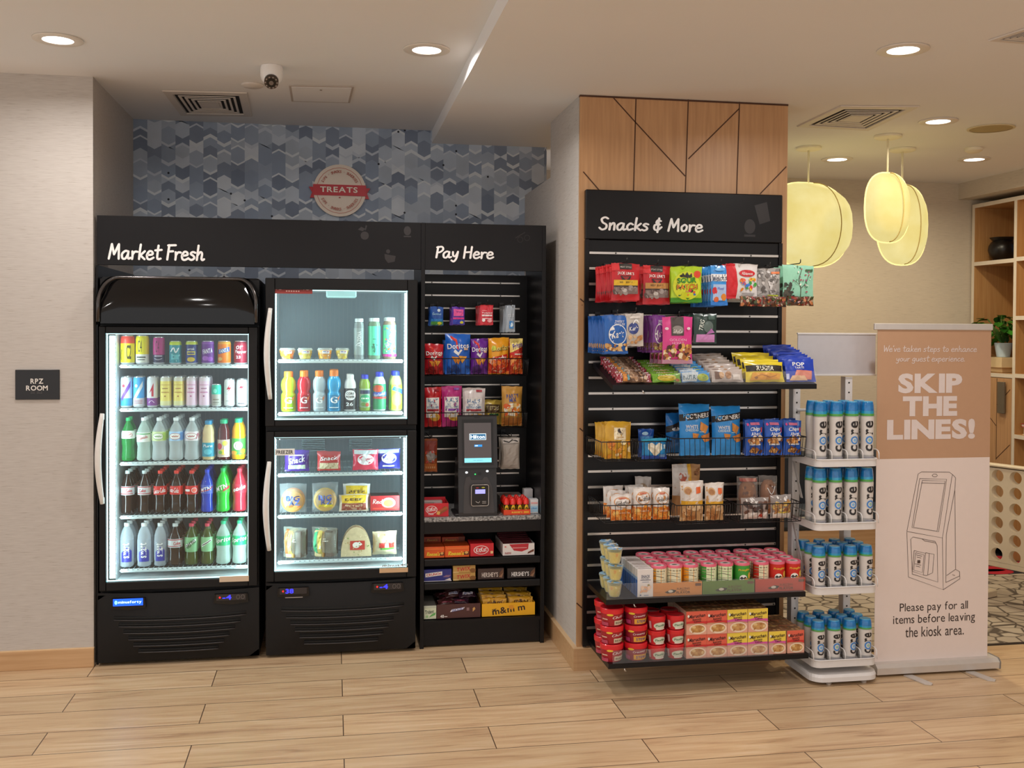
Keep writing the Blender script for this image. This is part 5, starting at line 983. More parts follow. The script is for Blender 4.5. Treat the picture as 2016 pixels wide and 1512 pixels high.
a=M(); bs=lambda u,v,o:(w*(u-.5),-.013-o+.032*max(0,v-.0)*.95,hb*v)
gfx(a,[('p',[(.13,.06),(.92,.06),(.86,.62),(.74,.80),(.66,.80),(.62,.74),(.34,.74),(.30,.82),(.2,.80),(.15,.62)],'#3b3636')],bs,w,hb,o0=.0025); a.build('front_recess',k)
for e_ in(('e',.22,.90,.035,.022,glow('#dfe6ea',1.2)),('e',.75,.92,.035,.022,glow('#dfe6ea',1.2)),('e',.44,.86,.02,.014,glow('#35d06a',1.2)),('e',.56,.87,.04,.03,'#15151a')): a=M(); gfx(a,[e_],bs,w,hb,o0=.003); a.build('scanner_eye' if e_[5]=='#15151a' else 'indicator_light',k)
a=M(); rx,rz_,rw,rh=.04*w,hb*.22,.44*w,hb*.44; yr=-.022; cr_pts=[]
for cxs,czs,a0 in((1,1,0),(-1,1,1),(-1,-1,2),(1,-1,3)):
    for i in range(5): t_=a0*math.pi/2+i*math.pi/8; cr_pts.append((rx+cxs*(rw/2-.010)+.010*math.cos(t_),rz_+rh/2+czs*(rh/2-.010)+.010*math.sin(t_)))
a.prism(cr_pts,lambda p,q:(p,yr-.004,q),lambda p,q:(p,yr+.03,q),paint('#131214',rough=.2)); r_=a.build('card_reader',k)
a=M(); a.tube([(p,yr-.004,q) for p,q in cr_pts],.0022,paint('#b9b4b0',rough=.2,metal=.8),n=6,closed=True); a.build('reader_rim',r_)
a=M(); rs=lambda u,v,o:(rx+rw*(u-.5),yr-.004-o,rz_+rh*v); gfx(a,[('r',.22,.58,.80,.78,glow('#9a9af0',.9)),('e',.34,.86,.09,.025,'#b03040'),('e',.68,.87,.1,.025,'#b9b93a'),('k',[(.25,.22),(.4,.15),(.48,.22)],.0012,'#b9b4b0'),('r',.62,.2,.85,.22,'#b9b4b0'),('r',.62,.13,.85,.15,'#b9b4b0')],rs,rw,rh); a.build('reader_screen',r_)
# ------------------------------------------------------------------ on the counter
kit=[('e',.30,.52,.24,.30,'#e9e2de'),('e',.30,.52,.215,.265,'#c61f2b'),('t',.30,.56,.36,.30,'KitKat','#f6efec','i',8),('t',.28,.2,.2,.12,'MINI' if 0 else 'Duos','#f6efec'),('p',[(.50,.18),(.62,.12),(.98,.5),(.92,.72),(.82,.76)],'#8f4a26'),('p',[(.50,.18),(.62,.12),(.66,.36),(.54,.42)],'#d9a85a'),('p',[(.54,.42),(.66,.36),(.98,.62),(.92,.76)],'#a85a30')]
YQ=5.165
def openbox(name,label,rect,Y,dep,col,G,z,back=None,fill=None,group=None,inner=None,top=None):
    x,z0,w,h=RC(*rect,Y); h+=z0-z
    if x-w/2<XMIN: x,w=(x+w/2+XMIN)/2,x+w/2-XMIN
    t=thing(name,label,'candy box',(x,Y,z),group=group); a=M(); a.v=[]
    tray(a,w,h,dep,col,.002,back); gfx(a,G,lambda u,v,o:(w*(u-.5),-dep/2-o+.0008,h*v),w,h); a.v=[(p[0],p[1]+dep/2,p[2]) for p in a.v]; a.build('box',t)
    return t,x,w,h
t,x,w,h=openbox('candy_box','open red wafer candy box on the counter left of the kiosk',(831,991,883,1019),5.115,.15,'#c61f2b',kit,ZC0,.075,group='open candy boxes')
a=M(); a.box(-w/2+.003,w/2-.003,.02,.146,.004,.03,paint('#5a2a26',var=.3),.004); a.box(-w/2+.004,w/2-.02,.10,.14,.03,.062,paint('#b9aaa6'),.003); a.box(-.01,.03,.012,.04,.02,h*.98,paint('#c9a0a8'),.002); a.build('candy_bars',t)
a=M(); a.prism([(-w/2,h),(-w/2+.02,.072),(-w/2+.004,.078)],lambda p,q:(p,.0,q),lambda p,q:(p,.148,q),paint('#d8d0cc')) if 0 else None
# red lidded candy cups in an orange tray
x,z0,w,h=RC(991,1000,1043,1011,5.12); t=thing('candy_tray','orange tray under the red lidded candy cups','tray',(x,5.19,ZC0)); a=M(); tray(a,w,.026,.17,'#d8431f',.002); gfx(a,[('t',.5,.5,.4,.3,"REESE'S",'#f0d24a'),('r',.75,.3,.95,.7,'#e9a02a')],lambda u,v,o:(w*(u-.5),-.085-o+.0008,.026*v),w,.026); a.build('tray',t)
pc=None
for j in range(3):
    for i in range(4):
        px_=x-w/2+w*(i+.5)/4; py_=5.12+.05*j+.012; n_=j*4+i
        if pc is None:
            pc=thing('candy_cup','x','candy cup',(px_,py_,ZC0+.004),group='red lidded candy cups on the counter'); a=M(); R=w/8*.93
            a.lathe([(R*.78,0),(R*.92,.05)],paint('#3a2416',rough=.3),n=16); gfx(a,[('e',.5,.5,.3,.4,'#e0b62a'),('r',.2,.05,.8,.25,'#e0702a'),('k',[(.36,.5),(.5,.6),(.62,.45)],.002,'#3a2416')],lambda u,v,o:((R*(.78+.14*v)+o)*math.sin((u-.5)*2.6),-(R*(.78+.14*v)+o)*math.cos((u-.5)*2.6),.05*v),R*2.4,.05,lim=.02); a.build('cup',pc)
            a=M(); a.lathe([(R*.98,.046),(R,.058),(R*.86,.066),(R*.6,.074),(R*.3,.079),(.001,.08)],paint('#dc2a22',rough=.2,coat=.4),n=16); a.build('lid',pc); c=pc
        else: c=dup(pc,(px_,py_,ZC0+.004))
        c['label']='red lidded candy cup, %s row, %s from the left'%(('front','middle','back')[j],('first','second','third','fourth')[i])
x,z0,w,h=RC(1042,984,1058,1011,5.16); put(carton('tissue_pack',w,h,.05,'#d9dadd',[('r',.05,.1,.95,.55,'#a8cfe8'),('t',.5,.38,.7,.14,'clean','#3f8ac8','i'),('r',.1,.7,.9,.8,'#e9a0a0')]),'tissue_pack','small white and blue pack at the right end of the counter','box',(x,5.16,ZC0))
x,z0,w,h=RC(1030,970,1047,1008,5.30); put(carton('tissue_pack',w,h,.05,'#cdc9cb',[('r',.1,.1,.9,.6,'#b9c4d8')]),'tissue_pack','taller pale pack behind the white and blue one','box',(x,5.30,ZC0))
x,z0,w,h=RC(982,972,1028,996,5.33); put(carton('counter_box',w,h,.14,'#b9b2ae',[('r',.05,.1,.6,.5,'#9a6a70')],[('r',.1,.2,.9,.8,'#a89a96'),('e',.4,.5,.2,.2,'#b06a5a')]),'counter_box','low grey box at the back of the counter behind the candy cups','box',(x,5.36,ZC0))
# ------------------------------------------------------------------ lower shelves
rs_=lambda:[('t',.46,.36,.66,.36,"Reese's",'#f0d23a','s',0,.08),('r',.78,.2,.98,.5,'#4a2616'),('e',.88,.4,.07,.12,'#d8a55a'),('r',.05,.72,.95,.9,'#e06a2a')]
BX='candy boxes on the upper low shelf'; Z1=ZB1+.001; Z2=ZB2+.001; Z3=ZB3+.0008
def cbox(label,rect,Y,dep,col,G,z,group=BX,top=(),topcol=None,name='candy_box'):
    x,z0,w,h=RC(*rect,Y); h+=z0-z
    if x-w/2<XMIN: x,w=(x+w/2+XMIN)/2,x+w/2-XMIN
    return put(carton(name,w,h,dep,col,G,top,topcol=topcol),name,label,'candy box',(x,Y+dep/2,z),group=group)
cbox('orange peanut butter candy box, left front on the low shelf',(832,1077,875,1099),5.115,.11,'#dd5a1c',rs_(),Z1,topcol='#c94e18')
cbox('orange peanut butter candy box, right one of the front pair',(876,1075,924,1098),5.115,.11,'#dd5a1c',rs_(),Z1,topcol='#c94e18')
cbox('orange candy box at the back left of the low shelf',(834,1057,868,1098),5.25,.10,'#b8461a',[('r',.1,.7,.9,.9,'#9a3a18'),('t',.5,.8,.6,.14,"Reese's",'#d9a53a','s')],Z1)
cbox('orange candy box standing second at the back of the low shelf',(870,1057,915,1098),5.25,.10,'#b8461a',[('r',.1,.7,.7,.9,'#9a3a18'),('t',.4,.8,.5,.14,"Reese's",'#d9a53a','s'),('r',.72,.6,.98,1,'#7a3216')],Z1)
cbox('red wafer candy box beside the orange candy boxes',(926,1070,972,1096),5.115,.11,'#c8222c',[('e',.46,.5,.32,.34,'#efe6e2'),('e',.46,.5,.29,.30,'#c8222c'),('t',.46,.52,.46,.36,'KitKat','#f4ece8','i',6),('r',.86,.2,.97,.4,'#e9c08a')],Z1)
t,x,w,h=openbox('candy_box','white and red open candy box at the right of the low shelf',(990,1070,1052,1095),5.115,.24,'#e3dad6',[('p',[(.2,.95),(.82,.98),(.8,.5),(.6,.3),(.35,.4)],'#b92a34'),('r',.3,.6,.76,.66,'#e0a0a0'),('t',.16,.2,.2,.16,'Delight' if 0 else 'Bueno','#a82a34','s'),('p',[(.78,.1),(.98,.3),(.98,.5),(.8,.26)],'#6a3420'),('e',.08,.75,.03,.06,'#d87a7a')],Z1,.055,group=BX)
a=M()
for i in range(7): a.box(-w/2+.004,w/2-.004,.012+.031*i,.012+.031*i+.024,.004,h*.9+.004*i,paint('#5a1f26',var=.3),.004)
a.build('candy_bars',t)
BX2='candy boxes on the middle low shelf'
cbox('dark blue chocolate box with a white and red banner',(831,1121,889,1145),5.115,.12,'#2b2f80',[('p',[(.05,.36),(.66,.5),(.66,.82),(.05,.68)],'#e9e4e4'),('t',.355,.59,.52,.20,'CRUNCH','#c0242e','b',5),('p',[(.68,.35),(.8,.5),(.98,.5),(.9,.3)],'#8a6a8a'),('p',[(.75,.1),(.95,.25),(.98,.05)],'#e9dcd4'),('r',0,0,1,.05,'#d8d4da')],Z2,BX2,topcol='#1f2260')
tw=[('t',.48,.52,.62,.52,'TWIX','#c4222c','i',6),('e',.88,.3,.14,.3,'#8a5a2a'),('r',.0,.0,.25,.2,'#d8b87a')]
x,z0,w,h=RC(892,1128,936,1144,5.115); hh=h+z0-Z2
o=cbox('gold caramel bar box, lower of the stacked two',(892,1128,936,1144),5.115,.12,'#c39a55',tw,Z2,BX2)
put(o.data,'candy_box','gold caramel bar box, upper of the stacked two','candy box',(x,5.175,Z2+hh+.001),group=BX2)
her=lambda s:[('t',.46,.42,.62,.44,"HERSHEY'S",'#d8ccc4' if s==0 else '#f2ecea'),('p',[(.80,.2),(.98,.6),(.98,.95),(.84,.6)],'#6a4632'),('p',[(.8,.2),(.92,.12),(.98,.6)],'#9a7256')]
cbox('brown chocolate bar box, left of the two dark boxes',(941,1119,992,1142),5.115,.12,'#43302c',her(0),Z2,BX2,topcol='#372624')
cbox('black chocolate bar box, right of the two dark boxes',(999,1118,1054,1140),5.115,.12,'#2b2220',her(1),Z2,BX2,topcol='#241c1a')
BX3='candy boxes on the bottom shelf'
cbox('pale green gum box at the left end of the bottom shelf',(828,1193,859,1216),5.11,.2,'#cfd6bc',[('t',.45,.55,.7,.3,'Trident','#3a4a3a','i',6),('p',[(.4,.12),(.9,.3),(.95,.5),(.6,.34)],'#5faa5a'),('e',.25,.2,.1,.1,'#9ac48a'),('r',0,.85,1,1,'#b9bfae')],Z3,BX3,topcol='#8a8680')
t,x,w,h=openbox('candy_box','brown open box of peanut candy bars on the bottom shelf',(860,1189,946,1214),5.11,.22,'#4a2724',[('p',[(.30,.44),(.6,.60),(.64,.76),(.34,.62)],'#e8e2e6'),('t',.475,.60,.28,.17,'SNICKERS','#2f4a9a','i',10),('t',.12,.16,.08,.22,'48','#e9e2dc'),('r',.17,.1,.24,.16,'#cfc6c0'),('p',[(.82,.4),(.88,.6),(.86,.75),(.82,.66)],'#c99a5a'),('r',.68,.5,.74,.72,'#8a6a6a')],Z3,None,group=BX3)
for i,(u,yy,zz,ang) in enumerate(((.25,.04,.95,.1),(.55,.05,.98,-.12),(.3,.10,1.0,0),(.62,.11,1.05,.1),(.25,.16,1.1,-.05),(.6,.17,1.12,.05),(.42,.07,1.42,.2),(.74,.06,1.40,.16),(.45,.14,1.6,-.1))):
    me=bag('candy_bar',w*.42,.034,.02,['#4a2626','#3a2030'][i%2],[('p',[(.2,.3),(.8,.3),(.86,.75),(.26,.75)],'#d9d2da'),('t',.52,.52,.48,.34,'SNICKERS','#38509a','i')] if i>5 else [('r',.2,.3,.8,.5,'#8a3a4a')],seed=i,horiz=True,cr=.002)
    put(me,'candy_bar','dark wrapped peanut bar, %s in the brown box'%(ORD+['topmost'])[i],'candy bar',(x-w/2+w*u,5.11+yy,Z3+h*zz-.012),ang,-.9,'peanut bars in the brown box')
t,x,w,h=openbox('candy_box','bright yellow open candy box on the bottom shelf',(949,1187,1053,1211),5.11,.22,'#e3a81c',[('p',[(.18,.52),(.26,.46),(.3,.58),(.84,.72),(.84,.6),(.34,.3)],'#e3a81c'),('t',.5,.5,.62,.50,'m&m m','#2a1a14','b',7),('t',.23,.48,.08,.2,'w','#2a1a14','b',10),('t',.55,.66,.1,.3,'i','#d9902a','b')],Z3,None,group=BX3)
for i in range(14):
    j=i%7; r_=i//7
    if i<3: me=bag('candy_packet',w/2-.010,.052,.010,'#d8a02a',[('t',.5,.62,.6,.3,'m&m','#4a2a1a','b'),('x',.05,.05,.95,.95,['#b9801a','#edc04a'],7,.006,i)],seed=i,cr=.0025)
    put(me,'candy_packet','yellow candy packet, %s from the front, %s file of the yellow box'%((['first']+ORD)[j],('left','right')[r_]),'candy packet',(x-w/4*(1 if r_==0 else -1),5.130+.027*j,Z3+h*.50+.004*((j*3+r_)%4)+(.012 if r_==0 and j>2 else 0)),.04*((j+r_)%3-1),-.22,'yellow packets in the yellow box')
# ================================================================== Snacks & More wall
YS=4.633; SX0,SX1=1.158,2.132; SZ0,SZ1=.117,2.255
XMIN=-9.
sw=thing('snack_display','black slatted snack wall headed Snacks & More on the wooden pillar','display wall',(0,YS,0))
def spart(nm,fn,parent=None):
    a=M(); fn(a); return a.build(nm,parent or sw)
zhb=ZZ(475,YS,1350)
spart('slat_panel',lambda a:a.box(SX0+.001,SX1-.001,.004,.028,SZ0,zhb-.002,BLK,.001))
sh=spart('header_panel',lambda a:a.box(SX0,SX1,-.006,.028,zhb,SZ1,BLK,.004))
spart('edge_strip',lambda a:a.box(SX0-.002,SX0+.016,-.004,.004,SZ0,zhb,BLK)); spart('edge_strip',lambda a:a.box(SX1-.016,SX1+.002,-.004,.004,SZ0,zhb,BLK))
header_print(sh,-.006,(1177,428,1384,461),'Snacks & More',0) if 0 else None
x,z,w,h=RC(1177,428,1384,459,YS); a=M(); gfx(a,[('t',.5,.5,1,1,'Snacks & More','#efe8e4','s',0,.075)],lambda u,v,o:(x+w*(u-.5),-.006-o,z+h*v),w,h); a.build('lettering',sh)
faint(sh,-.006,[(1498,420,'pack',.09),(1475,452,'cup',.07)],YS)
for k in range(25):
    p=atY(1350,500.5+30.25*k,YS); a=M(); a.box(SX0+.018,SX1-.018,-.003,.003,p.z-.0075,p.z+.0045,STEEL,.001)
    for qx in(1212,1478,1536):
        xq=XX(qx-k*.6,YS,p.z); xq=XX(qx-k*.6,YS,500+30*k); a.box(xq-.003,xq+.003,-.0045,-.0025,p.z-.005,p.z+.002,paint('#2a2624'))
    a.build('slat_rail',sw)
CLR=clear('#dfe3e6',.03,.05)
def shelf(pxr,zf,zb,xl,xr,yf,lip,group=None):      # board with clear front lip, tilted when zf<zb
    s=M(); th=.022
    s.prism([(yf,zf),(YS-.005,zb),(YS-.005,zb-th),(yf,zf-th)],lambda p,q:(xl,p-YS,q),lambda p,q:(xr,p-YS,q),BLK); o=s.build('shelf_board',sw)
    c=M()
    for px_ in pxr: xq=XX(px_,yf,1200); c.tube([(xq,yf-YS+.004,zf-th-.001),(xq+.004,yf-YS+.001,zf-th-.012),(xq+.010,yf-YS+.004,zf-th-.014)],.003,STEEL,n=6)
    if pxr: c.build('hook_screw',o)
    b=M(); b.box(xl+lip[1],xr-lip[2],yf-YS+.002,yf-YS+.0045,zf+.0005,zf+lip[0],CLR); b.build('clear_lip',o); return o
YFR=4.285
zs1=ZZ(1297,YFR,1395); zs2=ZZ(1173,YFR,1390)
xl1,xr1=XX(1198,YFR,1310),XX(1592,YFR,1290); xl2,xr2=XX(1193,YFR,1185),XX(1586,YFR,1168)
zf3=ZZ(757,YFR,1400); zb3=ZZ(714,YS-.02,1180); xl3,xr3=XX(1206,YFR,765),XX(1608,YFR,752)
shelf([1230],zs1,zs1,xl1,xr1,YFR,(.055,.02,.17)); shelf([1248,1573],zs2,zs2,xl2,xr2,YFR,(.068,.005,.01)); shelf([1262],zf3,zb3,xl3,xr3,YFR,(.058,.28,.0))
W2=YS-.005
JK=lambda mid:[('p',[(.0,1),(.25,1),(.30,.86),(.25,.80),(0,.80)],'#d8353a'),('r',.28,.84,.72,1.0,'#35302e'),('t',.5,.90,.4,.04,'MEAT STYLE','#d8d0c8','r'),('t',.5,.72,.60,.10,"JACK LINK'S",'#f0ebe6','b',-2),('p',[(.3,.66),(.7,.66),(.62,.54),(.5,.5),(.38,.54)],'#2f2a2a'),('p',[(.36,.64),(.64,.64),(.5,.54)],'#9a2a2a'),('r',.06,.40,.94,.55,mid),('t',.5,.48,.5,.06,'BEEF JERKY','#4a3a20','r'),('r',.06,.36,.94,.40,'#3a3230'),('r',.06,.17,.94,.36,'#7d6c68'),('x',.08,.18,.92,.35,['#a09692','#5c4a46','#8d7d78'],22,.010,4),('e',.45,.27,.09,.05,'#c9c4c0')]
g1='snack bags on the top row of pegs'
hooked(sw,YS,W2,'jerky_bag','red beef jerky bag with yellow band at the front of the left file','snack bag',(1203,519,1259,591),4.31,.016,'#c41e28',JK('#dfb52a'),11,.027,g1,1)
hooked(sw,YS,W2,'jerky_bag','red beef jerky bag with tan band, front of the second file','snack bag',(1265,523,1319,599),4.36,.016,'#c0222c',JK('#c08a4a'),3,.05,g1,21)
sour=[('r',.0,.0,1,.12,'#3f8a1f'),('e',.5,.46,.46,.4,'#cbd42a'),('x',.2,.2,.8,.9,['#1f5f2a','#2f6ab0','#d8402f','#e0862a','#2a2a2a'],16,.007,5),('e',.84,.78,.12,.10,'#d8482a'),('t',.49,.61,.64,.15,'SOUR','#1f3a1a','b',3),('t',.49,.61,.60,.13,'SOUR','#3f9a2a','b',3),('t',.5,.43,.70,.15,'PATCH','#4a2a14','b',3),('t',.5,.43,.66,.13,'PATCH','#e08a2a','b',3),('t',.55,.30,.2,.05,'KIDS' if 0 else 'SOFT','#c83a7a'),('p',[(.3,.72),(.36,.82),(.42,.74),(.5,.84),(.56,.74),(.64,.80),(.66,.7),(.5,.68)],'#2a2a22')]
hooked(sw,YS,W2,'candy_bag','lime green sour candy bag with black splats in the top row','snack bag',(1320,525,1382,595),4.33,.018,'#a9c81f',sour,5,.05,g1,31)
wel=[('r',.0,.60,1,.78,'#e6eaf0'),('t',.52,.69,.9,.16,"Welch's",'#2a3a5a','s',4,.06),('r',.1,.12,.9,.52,'#a9c2e6'),('e',.2,.36,.15,.09,'#c8303a'),('e',.75,.2,.16,.09,'#d8862a'),('e',.3,.14,.14,.07,'#d86a3a'),('t',.55,.42,.4,.07,'Mixed','#5a6ac0','s'),('e',.5,.9,.3,.04,'#6fb0e8'),('r',0,0,1,.08,'#2f7ad0')]
hooked(sw,YS,W2,'candy_bag','light blue fruit snack bag with white band, top row','snack bag',(1399,522,1432,601),4.31,.016,'#3f93dc',wel,8,.035,g1,41,step_=0) if 0 else hooked(sw,YS,W2,'candy_bag','light blue fruit snack bag with white band, top row','snack bag',(1399,522,1432,601),4.31,.016,'#3f93dc',wel,8,.036,g1,41)
alb=[('p',[(0,0),(.32,0),(.36,.4),(.28,1),(0,1)],'#c9202c'),('e',.66,.73,.26,.10,'#c2242e'),('t',.66,.73,.36,.09,'Albanese','#f0e8e6','s'),('x',.46,.26,.94,.58,['#d8402f','#e0862a','#3f9a3a','#3a7ad0','#e0c23a','#d85a3a'],22,.0085,3),('r',.5,.12,.9,.17,'#a9a4a4')]
hooked(sw,YS,W2,'candy_bag','white and red gummy bear bag, fifth along the top row','snack bag',(1428,520,1491,588),4.31,.018,'#d6d2d0',alb,5,.045,g1,51)
hooked(sw,YS,W2,'candy_bag','grey crumpled silver candy bag beside the mint green one','snack bag',(1487,528,1536,600),4.33,.022,paint('#9d9894',rough=.25,var=.35,scale=70,bump=.3),[('x',.05,.3,.95,.95,['#c9c5c2','#75706d','#b0aba8','#5d5855'],46,.011,2),('r',.45,.18,.9,.27,'#b9c23a'),('t',.66,.225,.36,.05,'GUMMY' if 0 else 'SOUR','#5a5a1a'),('r',.6,.84,.95,.9,'#d87a4a')],4,.05,g1,61)
hooked(sw,YS,W2,'candy_bag','mint green bag with floral line drawing at the right end','snack bag',(1540,522,1602,598),4.31,.018,'#8ec5aa',[('k',[(.55,.12),(.56,.4),(.5,.62),(.58,.85)],.0016,'#4a4a3a'),('k',[(.56,.4),(.74,.56),(.8,.7)],.0012,'#4a4a3a'),('k',[(.5,.5),(.3,.62)],.0012,'#4a4a3a'),('x',.3,.3,.95,.95,['#a84a5a','#8a5a6a','#d8e0d0','#3f7a5a'],26,.005,6),('r',.72,.84,.95,.9,'#3a5a3a'),('e',.12,.25,.12,.1,'#4a4238'),('x',.0,.08,.3,.5,['#2f332a','#3a3a30','#4d473a'],24,.012,8)],3,.05,g1,71)
# clear sacks of dark dried fruit under the last two files
for i,(a_,b_,c_,d_,sd) in enumerate(((1456,584,1500,603,1),(1500,583,1548,604,2),(1549,583,1602,602,3))):
    bagat('fruit_sack','clear low hanging sack of dark dried fruit, %s of three'%('left','middle','right')[i],'snack bag',(a_,b_,c_,d_),4.276,.014,'#5a3a2a',[('x',.02,.05,.98,.95,['#7a2f22','#3f4a2a','#a8663a','#2a2420','#b0a08a','#8a2a2a'],46,.008,sd)],group='dried fruit sacks',seed=sd,cr=.003,horiz=True)
g2='snack bags on the second row of pegs'
kar=lambda c,f:[('e',.56,.50,.40,.27,'#e6e9ee'),('e',.56,.50,.365,.245,c),('t',.56,.51,.56,.20,"Kar's",'#eef0f4','i',8),('x',.02,.04,.98,.24,f,32,.009,3),('t',.64,.84,.4,.06,'SWEET','#e9edf4','r'),('t',.64,.77,.46,.06,'SALTY MIX','#e9edf4','r'),('r',0,0,1,.06,c)]
hooked(sw,YS,W2,'nut_bag','blue nut mix bag at the front of the left file, second row','snack bag',(1189,621,1236,696),4.31,.018,'#2560b0',kar('#2560b0',['#d8b27a','#c89a5a','#e9d2a8','#a8703a']),10,.03,g2,1)
hooked(sw,YS,W2,'nut_bag','grey white nut bag with round blue logo, second row','snack bag',(1231,617,1267,681),4.31,.016,'#c3bcb5',[('e',.42,.54,.30,.18,'#3a4a8a'),('t',.42,.54,.5,.13,"Kar's",'#eef0f4','i',8),('x',.1,.08,.9,.30,['#c89a6a','#d8b890','#b07a4a'],16,.009,2),('k',[(.4,.7),(.55,.8),(.7,.72)],.003,'#f0ece8'),('r',.2,.85,.8,.92,'#d8d2cc')],8,.034,g2,11)
hooked(sw,YS,W2,'nut_bag','purple nut mix bag at the front of its file, second row','snack bag',(1284,620,1309,694),4.34,.018,'#7c3a92',kar('#7c3a92',['#d8b27a','#8a5a3a','#c8c07a','#5a3a2a']),8,.03,g2,21)
pink=[('r',.28,.60,.70,1.0,'#4a4240'),('e',.49,.72,.19,.09,'#8d8682'),('t',.49,.69,.32,.08,'SAUCE','#e6e2de','s'),('t',.5,.51,.58,.05,'GOLDEN','#f0b9d4','r'),('t',.5,.44,.40,.05,'HONEY','#f0b9d4','r'),('x',.05,.10,.95,.38,['#d8a85a','#4a2a1c','#e9d8b8','#a86a3a','#6a3a2a'],60,.011,5),('r',0,0,1,.09,'#b98aa0'),('e',.12,.75,.06,.03,'#e9d0da'),('e',.86,.75,.06,.03,'#e9d0da')]
hooked(sw,YS,W2,'nut_bag','large pink nut mix bag hanging lowest in the second row','snack bag',(1303,624,1363,716),4.31,.022,'#d6408c',pink,4,.06,g2,31)
hooked(sw,YS,W2,'nut_bag','dark green and pink bag at the right end of the second row','snack bag',(1365,617,1411,676),4.32,.018,'#2a3f3a',[('r',.1,.04,.9,.30,'#c98ac4'),('t',.32,.62,.46,.16,'TRG' if 0 else 'TRIG','#cfd8d2','i',78),('e',.62,.55,.22,.2,'#5a6a66'),('r',.62,.8,.9,.94,'#3f5a52'),('p',[(.5,.3),(.75,.5),(.9,.36)],'#b070b0')],6,.045,g2,41)
# ------------------------------------------------------------------ tilted shelf of bars
sl=(zb3-zf3)/(YS-.005-YFR)
def bars(label,rect,n,step,col,G,d=.02,group='wrapped bars on the tilted shelf',Y0=None,seed=0,rot=-.35,name='snack_bar',cols=None):
    Y0=Y0 or YFR+.022; x,z,w,h=RC(*rect,Y0); me=[bag(name,w,h,d,(cols or [col]*3)[i],G,seed=seed+i,horiz=True,cr=.002,seal=.04) for i in range(min(3,n))]
    for i in range(n):
        y=Y0+step*i; put(me[i%len(me)],name,label if i==0 else '%s, %s from the front'%(shrt(label),ORD[i-1]),'snack bar',(x+(.003*(i%2)),y,zf3+sl*(y-YFR)+.0035),0,rot,group)
bars('brown pretzel bar with red dotted ends in front, far left',(1213,739,1283,757),9,.0335,'#8f6f58',[('r',.0,.0,.16,1,'#8f2a38'),('r',.86,.0,1,1,'#8f2a38'),('x',.0,.05,.16,.95,['#e8d2d6'],22,.0025,2),('x',.86,.05,.99,.95,['#e8d2d6'],22,.0025,4),('r',.18,.1,.3,.9,'#d0863a'),('r',.3,.2,.36,.8,'#5f9aa8'),('x',.36,.1,.84,.9,['#b08a6a','#6a5040','#c9ad92'],18,.009,3)],seed=1)
bars('green granola bar in front on the tilted shelf',(1284,737,1341,756),7,.036,'#76a838',[('e',.5,.42,.34,.34,'#c9b53a'),('t',.5,.74,.6,.2,'Nature','#e9efcf','s'),('t',.5,.42,.5,.18,'crunchy','#5a5a1a','r'),('e',.88,.2,.08,.16,'#a8662a')],seed=4)
bars('blue cereal bar in front on the tilted shelf',(1342,735,1399,756),7,.036,'#3f8fd0',[('p',[(.02,.05),(.5,.05),(.6,.95),(.02,.9)],'#c2cfd6'),('t',.28,.42,.46,.40,'NUTRI','#4a6a78'),('e',.74,.42,.22,.36,'#a9b83a'),('e',.8,.4,.1,.2,'#7f9a2a')],seed=7)
bars('white cookie bar in front on the tilted shelf',(1401,728,1464,755),8,.037,'#b8aca6',[('r',.1,.2,.3,.8,'#6a4a3a'),('e',.52,.5,.1,.3,'#a87a50'),('r',.66,.15,.92,.55,'#d8d0ca'),('e',.3,.5,.08,.26,'#c9a27a')],seed=10,d=.022)
bars('yellow wafer pack in front behind the clear lip',(1468,713,1545,754),4,.05,'#d8c22a',[('r',.02,.5,.98,.80,'#2a2420'),('t',.50,.64,.46,.22,'RUGER','#efe6d0'),('p',[(.1,.06),(.86,.1),(.94,.40),(.16,.44)],'#d89a2a'),('k',[(.2,.2),(.4,.32),(.6,.2),(.8,.32)],.002,'#b8741f'),('e',.25,.18,.04,.06,'#8a5a1a')],d=.03,seed=13,rot=-.3)
bars('dark blue toaster pastry pack in front at the right end',(1548,705,1607,752),9,.029,'#1f3fae',[('t',.45,.76,.40,.17,'POP','#f0f0f2','b',-2),('t',.47,.60,.30,.09,'TARTS','#e9e9ee'),('p',[(.22,.12),(.84,.08),(.9,.46),(.36,.5)],'#cf7a66'),('p',[(.1,.05),(.7,.05),(.62,.26),(.2,.26)],'#d8b08a'),('r',.0,.1,.1,.34,'#b9c0e0')],d=.014,seed=16,rot=-.3)
# ------------------------------------------------------------------ baskets on the wall
def wbasket(label,pl,pr,pt,pb,yf=4.345,yb=4.618,**k):
    return basket(label,XX(pl,yf,(pt+pb)/2),XX(pr,yf,(pt+pb)/2),yf,yb,ZZ(pt,yf,(pl+pr)/2),ZZ(pb,yf,(pl+pr)/2),group='black wire baskets on the snack wall',**k)
wbasket('wire basket of gold chip bags at the left of the upper baskets',1184,1256,870,908); zB=ZZ(908,4.345,1220)+.0045
GB='snack bags in the upper wall baskets'
gold=[('r',.32,.52,.78,.84,'#e6d8b8'),('e',.55,.76,.10,.06,'#3a3030'),('t',.55,.68,.26,.05,'KODAK' if 0 else 'Quaker','#4a3a2a','r'),('t',.55,.60,.3,.05,'Caramel','#b98a3a','s'),('x',.1,.06,.95,.48,['#e0a83a','#d08a2a','#efd9a8','#c8742a'],24,.012,3)]
for i in range(4): chip('gold rice crisp bag, '+('front one','second from the front','third from the front','rearmost')[i]+' in the left upper basket',(650+540*4.40/(4.40+.055*i),830,650+592*4.40/(4.40+.055*i),907),4.40+.055*i,.04,'#c79a2f',gold,20+i,z=zB,group=GB,rz=.05*(i%2))
wbasket('small wire basket of blue bags under the wider ones',1257,1322,869,908,yf=4.37); zB=ZZ(908,4.37,1290)+.0045
